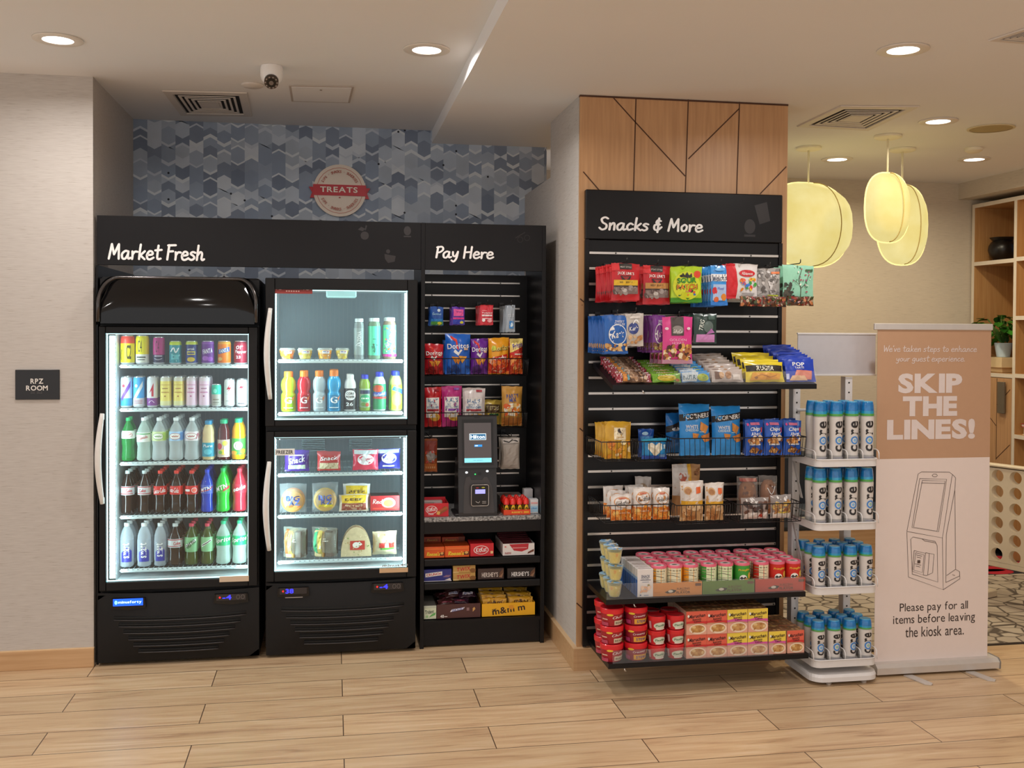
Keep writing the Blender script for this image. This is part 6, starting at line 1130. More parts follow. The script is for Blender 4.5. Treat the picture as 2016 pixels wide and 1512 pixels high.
hrt=[('p',[(.5,.12),(.78,.5),(.78,.74),(.64,.8),(.5,.68),(.36,.82),(.2,.76),(.2,.5)],'#e6e0cc'),('r',.0,.84,1,1,'#35b0d8'),('r',.0,.0,1,.18,'#2a4fae'),('t',.8,.62,.26,.2,'LITE' if 0 else '!!','#cfe6f2'),('r',.66,.1,.92,.24,'#6f9ad0')]
chip('blue bag with big cream heart in the small basket',(1263,863,1312,907),4.42,.05,'#2f8fd0',hrt,30,z=zB,group=GB)
for i in range(2): chip('shiny dark blue bag standing %s the heart bag'%('just behind','farthest behind')[i],(1256,845,1287,905),4.49+.06*i,.04,'#1f52a8',[('r',.1,.55,.9,.75,'#4f9ad8'),('e',.4,.85,.2,.06,'#a9cfe8')],31+i,z=zB,group=GB)
wbasket('widest wire basket holding blue chip and cookie bags',1327,1587,862,901,yf=4.345); zB=ZZ(901,4.345,1463)+.0045
pop=[('p',[(.0,.66),(1,.74),(1,.87),(0,.79)],'#2a2624'),('t',.56,.77,.82,.09,'CORNERS','#efece8','i',5),('t',.2,.765,.22,.10,'Pop','#3fa0e6','s',5,.08),('t',.34,.56,.38,.07,'WHITE','#e6eef4'),('t',.34,.495,.40,.05,'CHEDDAR','#cfe2ee'),('p',[(.62,.66),(.92,.56),(.78,.42),(.6,.5)],'#d8924a'),('p',[(.34,.44),(.56,.42),(.5,.32),(.36,.34)],'#d08a42'),('p',[(.62,.38),(.98,.44),(.96,.28),(.76,.26)],'#cf8540'),('t',.66,.46,.16,.02,'......','#cfe2ee')]
chip('bright blue popped corn bag, tallest at the front',(1337,795,1398,902),4.42,.075,'#2f8fdc',pop,40,z=zB,group=GB,rx=-.06)
chip('bright blue popped corn bag right of the tallest one',(1401,799,1459,902),4.42,.07,'#2f8fdc',pop,41,z=zB,group=GB,rx=-.06)
chip('blue popped corn bag turned aside at the back left',(1309,812,1350,902),4.535,.055,'#1f6fb8',[('p',[(.0,.5),(1,.72),(1,.86),(0,.66)],'#2a2624'),('p',[(.2,.4),(.9,.62),(.9,.4),(.4,.25)],'#1a5a98'),('e',.4,.6,.2,.05,'#c9c9c9')],42,z=zB,group=GB,rz=.1)
ahoy=[('t',.52,.74,.58,.13,'Chips','#f0f2f6','i',4,),('t',.54,.61,.56,.12,'Ahoy!','#f0f2f6','i',4),('r',.25,.86,.75,.93,'#d87aa0'),('e',.12,.88,.06,.04,'#e0509a'),('x',.22,.36,.98,.52,['#b8783a','#8a4f22','#d09a5a','#e6d2b8'],20,.012,4),('r',.2,.30,.8,.34,'#dfe6f0'),('x',.25,.10,.85,.24,['#9a6230','#6a3c1c','#d8a868'],12,.010,7),('r',.82,.66,.88,.80,'#c8302a')]
for i,(a_,b_) in enumerate(((1466,1502),(1504,1540),(1542,1577))): chip('small blue cookie bag, %s of three in front'%('left','middle','right')[i],(a_,827,b_,900),4.385,.04,'#2458b8',ahoy,50+i,z=zB,group=GB)
for i,(a_,b_) in enumerate(((1462,1496),(1499,1533),(1536,1566))): chip('small blue cookie bag standing behind the %s one'%('left','middle','right')[i],(a_,824,b_,900),4.455,.04,'#1f4ca0',[('t',.5,.7,.5,.12,'Chips','#cfd6e8','i')],54+i,z=zB,group=GB)
GC='snack bags in the lower wall baskets'
wbasket('wire basket of white and orange cracker bags',1190,1327,994,1029); zB=ZZ(1029,4.345,1265)+.0045
gf=[('r',.0,.0,1,.42,'#d8812a'),('e',.5,.70,.40,.20,'#c98a50'),('e',.5,.70,.36,.18,'#dcd5d0'),('t',.56,.68,.74,.14,'Goldfish','#37302e','s',6,.06),('e',.5,.84,.2,.03,'#c06a50'),('x',.05,.05,.95,.36,['#e8a04a','#c8641f','#f0c070'],20,.010,3),('t',.6,.3,.5,.05,'CHEDDAR','#f0dcc0','r'),('e',.6,.44,.12,.04,'#e89a3a')]
for i,(a_,b_,t_) in enumerate(((1202,1244,971),(1246,1282,960),(1285,1318,961))): chip('white and orange cracker bag, %s at the front of its basket'%('left','middle','right')[i],(a_,t_,b_,1028),4.39,.042,'#d6cfca',gf,60+i,z=zB,group=GC)
for i,(a_,b_,t_,y) in enumerate(((1194,1232,965,4.46),(1237,1272,958,4.46),(1276,1310,958,4.46),(1187,1226,956,4.535),(1230,1266,955,4.535))): chip('white cracker bag behind the front ones, '+('left of the second row','middle of the second row','right of the second row','left of the back row','right of the back row')[i],(a_,t_,b_,1026),y,.042,'#cfc8c3',gf,64+i,z=zB,group=GC)
bagat('snack_bag','grey white cracker bag tilted up behind the cracker basket front','snack bag',(1250,938,1282,1000),4.59,.02,'#bdb5af',[('e',.45,.6,.3,.2,'#a8927a'),('t',.5,.6,.5,.14,'Gold','#37302e','s')],group=GC,seed=71,rz=0)
wbasket('wire basket of sliced bread bags in the middle',1332,1438,994,1031); zB=ZZ(1031,4.345,1385)+.0045
brd=[('r',.0,.44,1,1,'#d9d1ca'),('r',.02,.42,.98,.52,'#dba52a'),('e',.28,.78,.17,.10,'#c9a070'),('e',.28,.77,.13,.07,'#a8764a'),('p',[(.62,.70),(.84,.72),(.84,.86),(.64,.86)],'#d8622a'),('x',.04,.05,.96,.40,['#c08a55','#d6ac7c','#a8703c','#e0c49c'],26,.014,4),('r',.26,.04,.30,.40,'#8a5c34'),('r',.62,.04,.65,.40,'#8a5c34')]
chip('bread snack bag with yellow band, left one in front',(1338,947,1384,1031),4.40,.055,'#c49a6a',brd,80,z=zB,group=GC)
chip('bread snack bag with yellow band, right one in front',(1387,950,1424,1031),4.40,.055,'#c49a6a',brd,81,z=zB,group=GC)
chip('bread snack bag leaning high behind the yellow banded pair',(1322,914,1378,1020),4.53,.05,'#b98c5e',[('p',[(0,.4),(.52,.4),(.58,1),(0,1)],'#cfc8c2'),('e',.34,.76,.14,.09,'#b0553a'),('r',.52,.4,.64,1,'#dba52a'),('x',.64,.4,.98,.98,['#8a5a34','#b5865a','#6a4428'],14,.012,5)],82,z=zB,group=GC,rx=0)
wbasket('wire basket of muffins and cookie packs, rightmost',1452,1580,992,1028); zB=ZZ(1028,4.345,1519)+.0045
def muffin(label,rect,Y,z,seed):
    x,z0,w,h=RC(*rect,Y); h+=z0-z; t=thing('muffin_pack',label,'muffin pack',(x,Y,z),group='wrapped muffins'); a=M(); R=w*.40
    a.lathe([(R*.7,.004),(R*.86,h*.35),(R,h*.42),(R*1.02,h*.6),(R*.85,h*.78),(R*.5,h*.88),(.001,h*.9)],paint('#9a6238',rough=.7,var=.3,scale=50),n=20,ell=.8); gfx(a,[('x',.1,.3,.9,.8,['#6a3c20','#b98050'],14,.008,seed)],lambda u,v,o:((R+o)*math.sin((u-.5)*2),-(R*.8+o)*math.cos((u-.5)*2),h*v),w,h); a.build('muffin',t)
    ob('wrapper',bag('film',w,h,R*2.3,clear('#ded8d4',.13,.1),[('p',[(.5,.25),(.7,.5),(.45,.5)],'#e2dcd8'),('r',.1,.88,.9,.96,'#b0605a')] if seed==1 else [('k',[(.3,.7),(.5,.55),(.7,.75)],.002,'#ece6e2')],seed=seed,cr=.004),t)
muffin('wrapped brown muffin at the back, left of two',(1450,938,1492,1014),4.53,zB,1); muffin('wrapped brown muffin at the back, right of two',(1493,936,1530,1014),4.53,zB,2)
chip('clear pack of dark cookies with white card in front',(1458,979,1513,1028),4.41,.06,clear('#d8d0cc',.3,.12),[('r',.1,.02,.92,.34,'#dfd6d2'),('e',.66,.18,.08,.12,'#b8402a'),('x',.08,.36,.92,.8,['#4a3028','#6a4638','#2f211c'],22,.011,3),('x',.1,.8,.9,.95,['#e6e0dc'],8,.006,4)],85,z=zB,group=GC,name='cookie_pack')
chip('clear pack of yellow cookies with white card in front',(1516,974,1557,1027),4.41,.06,clear('#d8d0cc',.3,.12),[('r',.05,.02,.9,.28,'#e0d8d0'),('x',.1,.3,.9,.75,['#c9a24a','#b07c48','#dcc07a','#8f5a3a'],26,.011,5),('r',.2,.26,.8,.32,'#d8c04a'),('x',.1,.78,.9,.95,['#e6e0dc'],8,.006,6)],86,z=zB,group=GC,name='cookie_pack')
# ------------------------------------------------------------------ shelf of fruit jelly cups, snack boxes and stacked crisp cans
Zs2=zs2+.0012
R_=.034; jc=None; jn=0
JP=[(1221,1.0),(1200,1.0),(1182,1.0)]
for d_ in range(3):
    for lv in range(3):
        Y=4.335+.078*d_; x=xl2+.052+(.004 if lv==1 else 0)+.003*d_-.006*lv*d_*0; z=Zs2+lv*.0735
        lb='clear cup of yellow fruit jelly, %s, %s'%(('bottom of the stack','middle of the stack','top of the stack')[lv],('front column','middle column','back column')[d_])
        if jc is None:
            jc=thing('fruit_cup',lb,'fruit cup',(x,Y,z),group='yellow fruit jelly cups'); hh=.072
            a=M(); a.lathe([(R_*.62,.002),(R_*.74,.012),(R_*.93,.052)],paint('#d9bf52',rough=.2,var=.25,scale=90),n=20); gfx(a,[('x',.1,.1,.9,.9,['#e6d27a','#d89a2a','#efe2a0','#e0a83a'],16,.007,2)],lambda u,v,o:((R_*(.66+.24*v)+o)*math.sin((u-.5)*2.8),-(R_*(.66+.24*v)+o)*math.cos((u-.5)*2.8),.006+.046*v),R_*2.6,.05,lim=.02); a.build('fruit',jc)
            a=M(); a.lathe([(R_*.65,0),(R_*.78,.012),(R_*.97,.056),(R_*1.02,.058),(R_*1.02,.064),(R_*.96,.066)],clear('#e6efe6',.14,.05),n=24,cap=False); a.build('clear_cup',jc)
            a=M(); a.lathe([(R_*.97,.0662),(.001,.0665)],'#9cc3df',n=24,cap=False); gfx(a,[('e',.5,.5,.3,.2,'#e6eef2'),('x',.15,.15,.85,.85,['#5f9ad0','#d8e6ee','#e0b04a'],10,.007,5)],lambda u,v,o:(R_*1.9*(u-.5),R_*1.9*(v-.5),.0668+o),R_*1.9,R_*1.9); a.build('film_lid',jc)
        else: dup(jc,(x,Y,z),lb,rz=.4*(d_+lv))
snk=[('t',.52,.74,.55,.10,'SNACK','#3a4a6a'),('t',.5,.66,.5,.05,'FACTORY','#3a4a6a','r'),('r',.18,.60,.84,.62,'#4a5568'),('r',.30,.53,.72,.55,'#8a94a8'),('x',.22,.2,.8,.36,['#d8a888','#e6c6ae'],12,.008,2),('e',.7,.43,.08,.03,'#9a8a4a'),('r',.14,.06,.24,.1,'#4a5a7a'),('r',.4,.06,.7,.085,'#8a9ab0')]
x,z0,w,h=RC(1253,1119,1284,1174,4.315); h+=z0-Zs2
for i in range(8):
    o=None; me=carton('snack_box',w,h,.029,'#d9d4d2',snk if i==0 else (),[('r',.1,.1,.9,.9,'#d5ccc9'),('t',.5,.5,.7,.25,'MIX','#a08a88','r')],[('r',.0,.0,1,.62,'#2f62ae'),('r',0,.62,1,.72,'#8fb0d8')]) if i<2 else me
    put(me,'snack_box','white and blue upright snack box, %s in its file'%('front one',*ORD)[i] if i else 'white and blue upright snack box at the front of its file','box',(x-.004*i*0,4.315+.033*i,Zs2),0,0,'white and blue snack boxes')
cr_h=.098; RP=.0352
def ctray(label,a_,b_,col,cans,text):
    x0,x1=XX(a_,4.31,1158),XX(b_,4.31,1158); w=x1-x0; t=thing('can_tray',label,'cardboard tray',((x0+x1)/2,4.463,Zs2)); a=M(); dd=.318; tray(a,w,.058,dd,col,.002)
    gfx(a,[('t',.62,.52,.26,.16,'BURSTING','#5a4030','r'),('t',.62,.38,.12,.1,'WITH','#5a4030','r'),('t',.62,.24,.28,.18,'FLAVOR','#5a4030'),('p',[(.24,.3),(.38,.5),(.48,.42),(.44,.24),(.3,.2)],'#3f3a34'),('e',.36,.36,.05,.1,'#c9c4b8'),('r',.03,.3,.16,.6,paint(col,var=.2)),('r',.86,.7,.98,.9,'#6a4a3a')],lambda u,v,o:(w*(u-.5),-dd/2-o+.0006,.058*v),w,.058); a.build('tray',t); return (x0+x1)/2,w
protoc=None; cn=0
for ti,(a_,b_,tc_,cols,nm) in enumerate(((1284,1381,'#c8874a',['#dcd6b8','#e39a2a'],'orange'),(1382,1484,'#5f7d3a',['#d9e0b8','#3f9a3a'],'green'),(1486,1584,'#b5483a',['#e0d8b8','#c8281f'],'red'))):
    cx,w=ctray('%s cardboard tray of small crisp cans on the snack shelf'%nm,a_,b_,tc_,None,None); protoc={}
    for j in range(4):
        for i in range(3):
            x=cx-w/2+.004+(w-.008)*(i+.5)/3; R=min(RP,(w-.012)/6*.97); y=4.463-.159+.006+R+.0765*j; z=Zs2+.0032; hh=.128
            lb='small %s crisp can with pink lid, %s row of its tray, %s'%(nm,('front','second','third','back')[j],('left','middle','right')[i])
            face=(i+(0 if ti<2 else 0))%3
            front_=(ti==1 and i==2) or (ti==2 and i>=1)
            key=(front_,i%2)
            if key not in protoc:
                c=thing('crisp_can',lb,'can',(x,y,z),group='small crisp cans with pink lids'); a=M(); a.lathe([(R*.96,0),(R,.004),(R,hh-.008)],cols[1],n=22)
                if front_: G=[('e',.45,.46,.16,.13,'#efe9e2'),('p',[(.3,.46),(.38,.53),(.45,.48),(.52,.53),(.6,.46),(.52,.42),(.45,.45),(.38,.42)],'#231f1e'),('e',.75,.55,.1,.12,'#e0b84a'),('t',.5,.76,.5,.10,'Pringles','#e6c23a','s',4,.07),('x',.5,.2,.9,.42,['#e0b84a','#d89a3a'],8,.010,2)]
                else: G=[('r',.02 if i%2 else .30,.06,.70 if i%2 else .98,.92,cols[0]),('r',.1,.80,.66,.84,'#8a8468'),('r',.1,.72,.62,.74,'#9a947a'),('k',[(.06,.6),(.3,.66),(.6,.6)],.0012,'#6a6450'),('r',.1,.5,.66,.52,'#a8a288'),('k',[(.06,.4),(.3,.46),(.6,.4)],.0012,'#6a6450'),('r',.1,.3,.6,.32,'#a8a288')]
                gfx(a,G,lambda u,v,o:((R+o-.0005)*math.sin((u-.5)*math.pi),-(R+o-.0005)*math.cos((u-.5)*math.pi),hh*v),R*math.pi,hh,lim=R*.45); a.build('tube',c)
                a=M(); a.lathe([(R*1.03,hh-.012),(R*1.03,hh-.003),(R*.97,hh),(R*.88,hh-.001),(R*.86,hh-.004),(.001,hh-.004)],paint('#d9647a',rough=.3),n=24,cap=False); gfx(a,[('e',.5,.5,.40,.40,'#cfc4c0'),('p',[(.28,.5),(.4,.66),(.6,.66),(.72,.5),(.6,.4),(.4,.4)],'#5a4e4c')],lambda u,v,o:(R*1.7*(u-.5),R*1.7*(v-.5),hh-.004+o),R*1.7,R*1.7); a.build('lid',c); protoc[key]=c
            else: dup(protoc[key],(x,y,z),lb,rz=.35*((i*7+j*5)%5-2) if j else .12*(i-1))
# ------------------------------------------------------------------ bottom shelf: noodle bowls, soup cups and boxes
Zs1=zs1+.0012
def cup(key,label,R,hh,body,G,lidc,loc,group):
    t=thing('noodle_cup',label,'noodle cup',loc,group=group); a=M(); a.lathe([(R*.80,0),(R*.82,.006),(R*.97,hh*.74)],body,n=24)
    gfx(a,G,lambda u,v,o:((R*(.82+.15*v)+o)*math.sin((u-.5)*2.9),-(R*(.82+.15*v)+o)*math.cos((u-.5)*2.9),hh*.74*v),R*2.6,hh*.74,lim=R*.4); a.build('cup',t)
    a=M(); a.lathe([(R*1.0,hh*.70),(R*1.02,hh*.95),(R*.96,hh),(R*.9,hh*.985),(.001,hh*.985)],paint(lidc,rough=.25,coat=.2),n=28,cap=False); a.build('lid',t); return t
hA=(ZZ(1193,4.345,1205)-Zs1)/3*.985
gA=[('t',.62,.72,.36,.2,'Chili','#e9e0e0','s',6),('r',.5,.1,.88,.45,'#cfc0a8'),('t',.69,.27,.3,.14,'BEAN','#6a5a44'),('e',.36,.90,.10,.08,'#e0c23a'),('r',.08,.5,.28,.58,'#d8b8a0'),('x',.86,.1,.99,.95,['#d8402f','#8a1018'],12,.005,3),('r',.02,.02,.3,.3,'#b0405a')]
gB=[('t',.52,.72,.40,.2,'Creamy','#e9e0e0','s',6),('r',.34,.1,.86,.5,'#dda43a'),('t',.6,.3,.36,.22,'STEW','#3a3a8a'),('e',.26,.92,.1,.08,'#e0c23a'),('p',[(.8,.5),(.98,.5),(.98,.95),(.85,.9)],'#d8a02a'),('r',.02,.1,.22,.4,'#a83a6a')]
gC=[('e',.56,.48,.30,.34,'#cfd2c0'),('t',.56,.52,.44,.2,'Pasta','#3f7a4a','s',4,.07),('p',[(.36,.3),(.5,.2),(.8,.2),(.8,.1),(.36,.1)],'#e0dcd0'),('r',.05,.2,.16,.9,'#c9a0a4')]
RA,RB=.052,.040; fams=[]
A0=None; B0=None; C0=None; C1=None
for lv in range(3):
    for dd in range(2):
        loc=(XX(1204,4.345,1280)+.003*dd,4.345+.112*dd,Zs1+lv*(hA+.0012)); lb='red chili bowl, %s of the left stack, %s'%(('bottom','middle','top')[lv],('front column','back column')[dd])
        if A0 is None: A0=cup('a',lb,RA,hA,'#a01c28',gA,'#cf1f2a',loc,'red lidded bowls on the bottom shelf')
        else: dup(A0,loc,lb,rz=.12*(dd-.5)+.05*lv-.05)
        loc=(XX(1251,4.345,1280),4.345+.112*dd,Zs1+lv*(hA+.0012)); lb='red stew bowl with orange label, %s, %s'%(('bottom','middle','top')[lv],('front column','back column')[dd])
        if B0 is None: B0=cup('b',lb,RA,hA,'#8f1a30',gB,'#cf1f2a',loc,'red lidded bowls on the bottom shelf')
        else: dup(B0,loc,lb,rz=.06*(lv-1))
hC=(ZZ(1209,4.335,1310)-Zs1)/3*.985
for lv in range(3):
    for dd in range(2):
        for k_,pxc in enumerate((1292,1329)):
            loc=(XX(pxc,4.335,1280),4.335+.085*dd,Zs1+lv*(hC+.0012)); lb='small red pasta cup, %s, %s, %s column'%(('bottom','middle','top')[lv],('front','back')[dd],('left','right')[k_])
            if C0 is None: C0=cup('c',lb,RB,hC,'#c4222c',gC,'#cc2029',loc,'small red pasta cups')
            else: dup(C0,loc,lb,rz=.05*(lv-1))
mar=lambda t1,t2,bowl:[('r',.0,.52,1,1,t1),('r',.0,.48,1,.56,t2),('p',[(0,.46),(.4,.56),(1,.44),(1,.52),(.4,.62),(0,.54)],t2),('t',.52,.80,.82,.15,'Maruchan','#3a2020','i',5),('t',.52,.66,.42,.09,'Instant','#4a2a20','b',5),('t',.55,.57,.34,.08,'Lunch','#4a2a20','b',5),('e',.10,.80,.05,.06,'#efe6d8'),('r',0,.0,1,.42,'#d9a08a'),('e',.55,.24,.42,.22,'#e6d0b8'),('e',.55,.25,.34,.16,bowl),('x',.3,.14,.8,.36,['#c89a5a','#a8743a','#d8b880'],12,.006,3)]
kinds={'r':mar('#d8604a','#c8302f','#b8864a'),'y':mar('#e6c94a','#d0569a','#c0905a')}
tops=[('x',.05,.1,.95,.9,['#b98a5a','#8a5a34','#d0a878','#a8683f'],18,.010,3)]
bm_={}
def noodle(k_,a_,b_,zt,zb_,Y,z,label):
    w=XX(b_,4.30,1240)-XX(a_,4.30,1240); h=.1*0+hN
    if k_ not in bm_: bm_[k_]=carton('noodle_box',wN,hN,.082,'#cf9a78',kinds[k_],tops,[('r',0,0,1,1,'#c9a58c'),('r',.1,.5,.9,.9,'#d8b8a0')],topcol='#8a6444')
    return put(bm_[k_],'noodle_box',label,'box',((XX(a_,4.30,1240)+XX(b_,4.30,1240))/2,Y,z),0,0,'instant noodle boxes')
wN=(XX(1512,4.30,1240)-XX(1351,4.30,1240))/4-.0015; hN=(ZZ(1200,4.30,1430)-Zs1)/2*.985
cols4=((1351,1391.25,'r'),(1391.25,1431.5,'r'),(1431.5,1471.75,'y'),(1471.75,1512,'y'))
for ci,(a_,b_,kk) in enumerate(cols4):
    for lv in range(2):
        for dd in range(3):
            noodle(kk,a_,b_,0,0,4.342+.0855*dd,Zs1+lv*(hN+.001),'%s noodle box, %s, %s, %s row'%(('red topped','yellow topped')[kk=='y'],('leftmost column','second column','third column','fourth column')[ci],('lower','upper')[lv],('front','middle','back')[dd]))
for ci,(a_,b_,kk) in enumerate(((1513,1548,'y'),(1549,1584,'r'))):
    for dd in range(3): noodle(kk,a_,b_,0,0,4.342+.0855*dd,Zs1,'single height noodle box, %s, %s row'%(('left of the two','rightmost on the shelf')[ci],('front','middle','back')[dd])).scale=(.86,1,.98)
# ================================================================== white bottle rack
YR=4.272; YRB=4.515
rx0,rx1=XX(1607,YR,912),XX(1732,YR,912)
rk=thing('bottle_rack','white metal floor rack of water bottles beside the snack wall','display rack',((rx0+rx1)/2,YR,0))
rxc=(rx0+rx1)/2; rw=rx1-rx0
RKW=paint('#d6d3d2',rough=.35); RKG=paint('#b3b0ad',rough=.4)
dR=YRB-YR
for s in(-1,1):
    a=M(); xx=s*(rw/2-.022); a.box(xx-.018,xx+.018,dR+.004,dR+.008,.05,ZZ(742,YRB,1660),RKW,.001); a.box(xx-.018 if s<0 else xx-.018,xx-.014,dR+.008,dR+.05,.05,ZZ(742,YRB,1660),RKG)
    p=a.build('upright_post',rk); a=M()
    for k in range(38):
        zz=.1+k*.0465
        if zz<ZZ(742,YRB,1660)-.02: a.add([(xx+.0045*math.cos(t*.785),dR+.0032,zz+.0045*math.sin(t*.785)) for t in range(8)],[tuple(range(8))],'#171616')
    a.build('post_holes',p)
hz0,hz1=ZZ(738,YRB,1630),ZZ(657,YRB,1630); hx0,hx1=XX(1570,YRB,700),XX(1723,YRB,700)
a=M(); a.box(hx0-rxc,hx1-rxc,dR-.004,dR+.002,hz0,hz1,paint('#b9b6ba',rough=.25),.001); hp_=a.build('header_panel',rk)
a=M(); 
for zz in(hz0,hz1): a.box(hx0-rxc-.003,hx1-rxc+.003,dR-.008,dR+.004,zz-.004,zz+.004,RKW,.001)
a.build('panel_edge',hp_)
a=M(); a.tube([(-rw/2+.02,dR,ZZ(807,YRB,1580)),(rw/2-.02,dR,ZZ(807,YRB,1580))],.007,RKW,n=10); a.build('crossbar',rk)
def rrect(w,d,r,y0):     # tray outline with rounded front corners
    P=[(-w/2,y0+d)]
    for cx,a0 in((-w/2+r,math.pi),(w/2-r,1.5*math.pi)):
        for i in range(7): t=a0+i*math.pi/12; P.append((cx+r*math.cos(t),y0+r+r*math.sin(t)))
    return P+[(w/2,y0+d)]
TRZ=[]
for pt,pb in((905,919),(1030,1044),(1156,1170),(1299,1313)):
    zt,zb=ZZ(pt,YR,1660),ZZ(pb,YR,1660); TRZ.append(zt-.012); O=rrect(rw,dR,.035,0); n=len(O); a=M()
    a.add([(x,y,zb) for x,y in O],[tuple(range(n))],RKW); a.add([(x,y,zt-.013) for x,y in O],[tuple(range(n))],RKG)
    a.add([(x,y,zb) for x,y in O]+[(x,y,zt) for x,y in O],[(i,i+1,n+i+1,n+i) for i in range(n-1)],RKW,True)
    a.tube([(x,y,zt) for x,y in O],.0035,RKW,n=6); t_=a.build('tray',rk)
    b=M()
    for k in range(5):
        xx=-rw/2+.004+(rw-.008)*k/4 + (-.004 if k==0 else .004 if k==4 else 0); b.tube([(xx,.006,zt-.006),(xx,.008,zt+.026),(xx,.016,zt+.036),(xx,.03,zt+.040),(xx,dR-.01,zt+.040)],.0025,RKW,n=6)
    b.build('wire_divider',t_)
    if pt<1100:
        c=M(); xx=-rw/2+.012; c.box(xx-.008,xx+.008,0,.001,0,.001,RKW); c.v=[]; c.f=[];c.fm=[];c.fs=[]
        for xx in(-rw/2-.001,):
            A=Vector((xx,dR,zb-.002)); B=Vector((xx,.10,zb-.19 if pt<1000 else zb-.09)); 
            c.prism([(dR-.004,zb-.002),(dR-.024,zb-.002),(dR-.11,zb-.16),(dR-.09,zb-.16)],lambda p,q:(xx,p,q),lambda p,q:(xx+.0035,p,q),RKG)
        c.build('brace',t_)
a=M(); O=rrect(rw+.02,dR+.05,.06,-.012); n=len(O); z0,z1=.018,.05
a.add([(x,y,z0) for x,y in O]+[(x,y,z1-.012) for x,y in O]+[(x*.98,y*.98+.006,z1) for x,y in O],[tuple(range(n)),tuple(range(2*n,3*n))]+[(i,(i+1)%n,n+(i+1)%n,n+i) for i in range(n)]+[(n+i,n+(i+1)%n,2*n+(i+1)%n,2*n+i) for i in range(n)],RKW); b_=a.build('base',rk)
for px_ in(1634,1703):
    xq=XX(px_,YR,1350)-rxc; a=M(); a.lathe([(.011,.0005),(.013,.008),(.006,.012),(.006,.02)],paint('#c9c5c2',metal=.6),c=(xq,.012),n=12); a.build('levelling_foot',b_)
core=lambda c,w,h:[('t',.5,.50,.80*h/w,.036/h,'core','#211d1f','b',90),('e',.5,.395,.21,.0205/h,'#d6d3d2'),('o',.5,.395,.19,.0185/h,.007,'#3f7fc4'),('e',.5,.395,.07,.007/h,c),('r',.25,-.07,.8,-.04,'#9a96a0'),('r',.25,-.11,.75,-.09,'#a8a4ac')]
PCT=[(.90,0),(.95,.02),(.97,.06),(.90,.24),(.90,.34),(.98,.55),(1,.70),(1,.76)]
BODY=clear('#d9d6d2',.62,.15,'#eef2f4')
def core_proto(R,hh,label,group,c):
    t=thing('water_bottle',label,'bottle',group=group); a=M(); a.lathe([(r*R,z*hh) for r,z in PCT],BODY,n=20); a.build('body',t)
    a=M(); z0,z1=.10*hh,.74*hh; P=[(r*R,z*hh) for r,z in PCT]; zs=[z0+(z1-z0)*i/8 for i in range(9)]; a.lathe([(rof(P,z)+.0006,z) for z in zs],paint('#cfcac6',rough=.3),n=20,cap=False)
    def sf(u,v,o): z=z0+(z1-z0)*v; r=rof(P,z)+.0006+o; t_=(u-.5)*math.pi; return (r*math.sin(t_),-r*math.cos(t_),z)
    gfx(a,core(c,R*math.pi,z1-z0),sf,R*math.pi,z1-z0,lim=R*.4); a.build('label',t)
    a=M(); a.lathe([(R*1.0,.755*hh),(R*1.02,.78*hh),(R*1.0,.795*hh)],paint('#4f9a4a',rough=.3),n=20,cap=False); a.build('ring',t)
    a=M(); a.lathe([(R*1.0,.795*hh,paint('#1f8fb8',rough=.12,coat=.4,var=.25,scale=90)),(R*.99,.84*hh,paint('#1c6fb0',rough=.12,coat=.4,var=.25,scale=90)),(R*.93,.93*hh),(R*.84,.985*hh,paint('#3f97c4',rough=.2)),(R*.78,hh),(.001,hh)],paint('#1f8fb8',rough=.12,coat=.4,var=.25,scale=90),n=20); a.build('cap',t); return t
cores=['#7fb0d8','#8fb8a8','#5f9ad0','#a8b0b8']; prot={}
for sh_,(ztop,deep,Rr) in enumerate(((790,2,.0305),(921,2,.0305),(1074,3,.0302),(1219,3,.0302))):
    zz=TRZ[sh_]+.0016; hh=ZZ(ztop,YR+.045,1660)-zz; xs4=[-rw/2+rw*(i+.5)/4 for i in range(4)]
    for j in range(deep):
        for i in range(4):
            lb='blue capped water bottle, %s rack shelf, %s, %s from left'%(('top','second','third','lowest')[sh_],('front row','second row','back row')[j],('first','second','third','fourth')[i])
            loc=(rxc+xs4[i],YR+.046+.074*j,zz); key=(sh_,i%2)
            if key not in prot: o=core_proto(Rr,hh,lb,'blue capped water bottles on the rack',cores[i]); o.location=loc; o.rotation_euler=(0,0,.1); prot[key]=o
            else: dup(prot[key],loc,lb,rz=(.15,.28,.05,-.1)[(i+sh_+j)%4])
# ================================================================== roll-up banner
YBN=4.38
bx0,bx1=XX(1724,YBN,1000),XX(1947,YBN,1000); bn=thing('banner_stand','brown and beige roll-up banner reading SKIP THE LINES beside the bottle rack','banner',((bx0+bx1)/2,YBN,0)); bc=(bx0+bx1)/2; bw=bx1-bx0
zt,zb_,zm_=ZZ(650,YBN,1832),ZZ(1297,YBN,1832),ZZ(902,YBN,1832)
ALU=paint('#c9c3be',rough=.35,metal=.35)
BRN=paint('#b58f71',rough=.55,var=.03); BGE=paint('#dccdc6',rough=.55,var=.02)
a=M(); a.box(-bw/2,bw/2,-.001,.001,zm_,zt,BRN); a.box(-bw/2,bw/2,-.001,.001,zb_-.01,zm_,BGE); fb=a.build('fabric',bn)
a=M(); a.box(-bw/2-.018,bw/2+.006,-.008,.008,zt,ZZ(637,YBN,1832),ALU,.003); a.build('top_rail',bn)
a=M(); z0=.012; z1=zb_; a.prism([(-.05,z0),(.05,z0),(.05,z0+.03),(.035,z1),(-.035,z1),(-.052,z0+.03)],lambda p,q:(-bw/2-.012,p,q),lambda p,q:(bw/2+.03,p,q),ALU); b_=a.build('base_cassette',bn)
a=M(); 
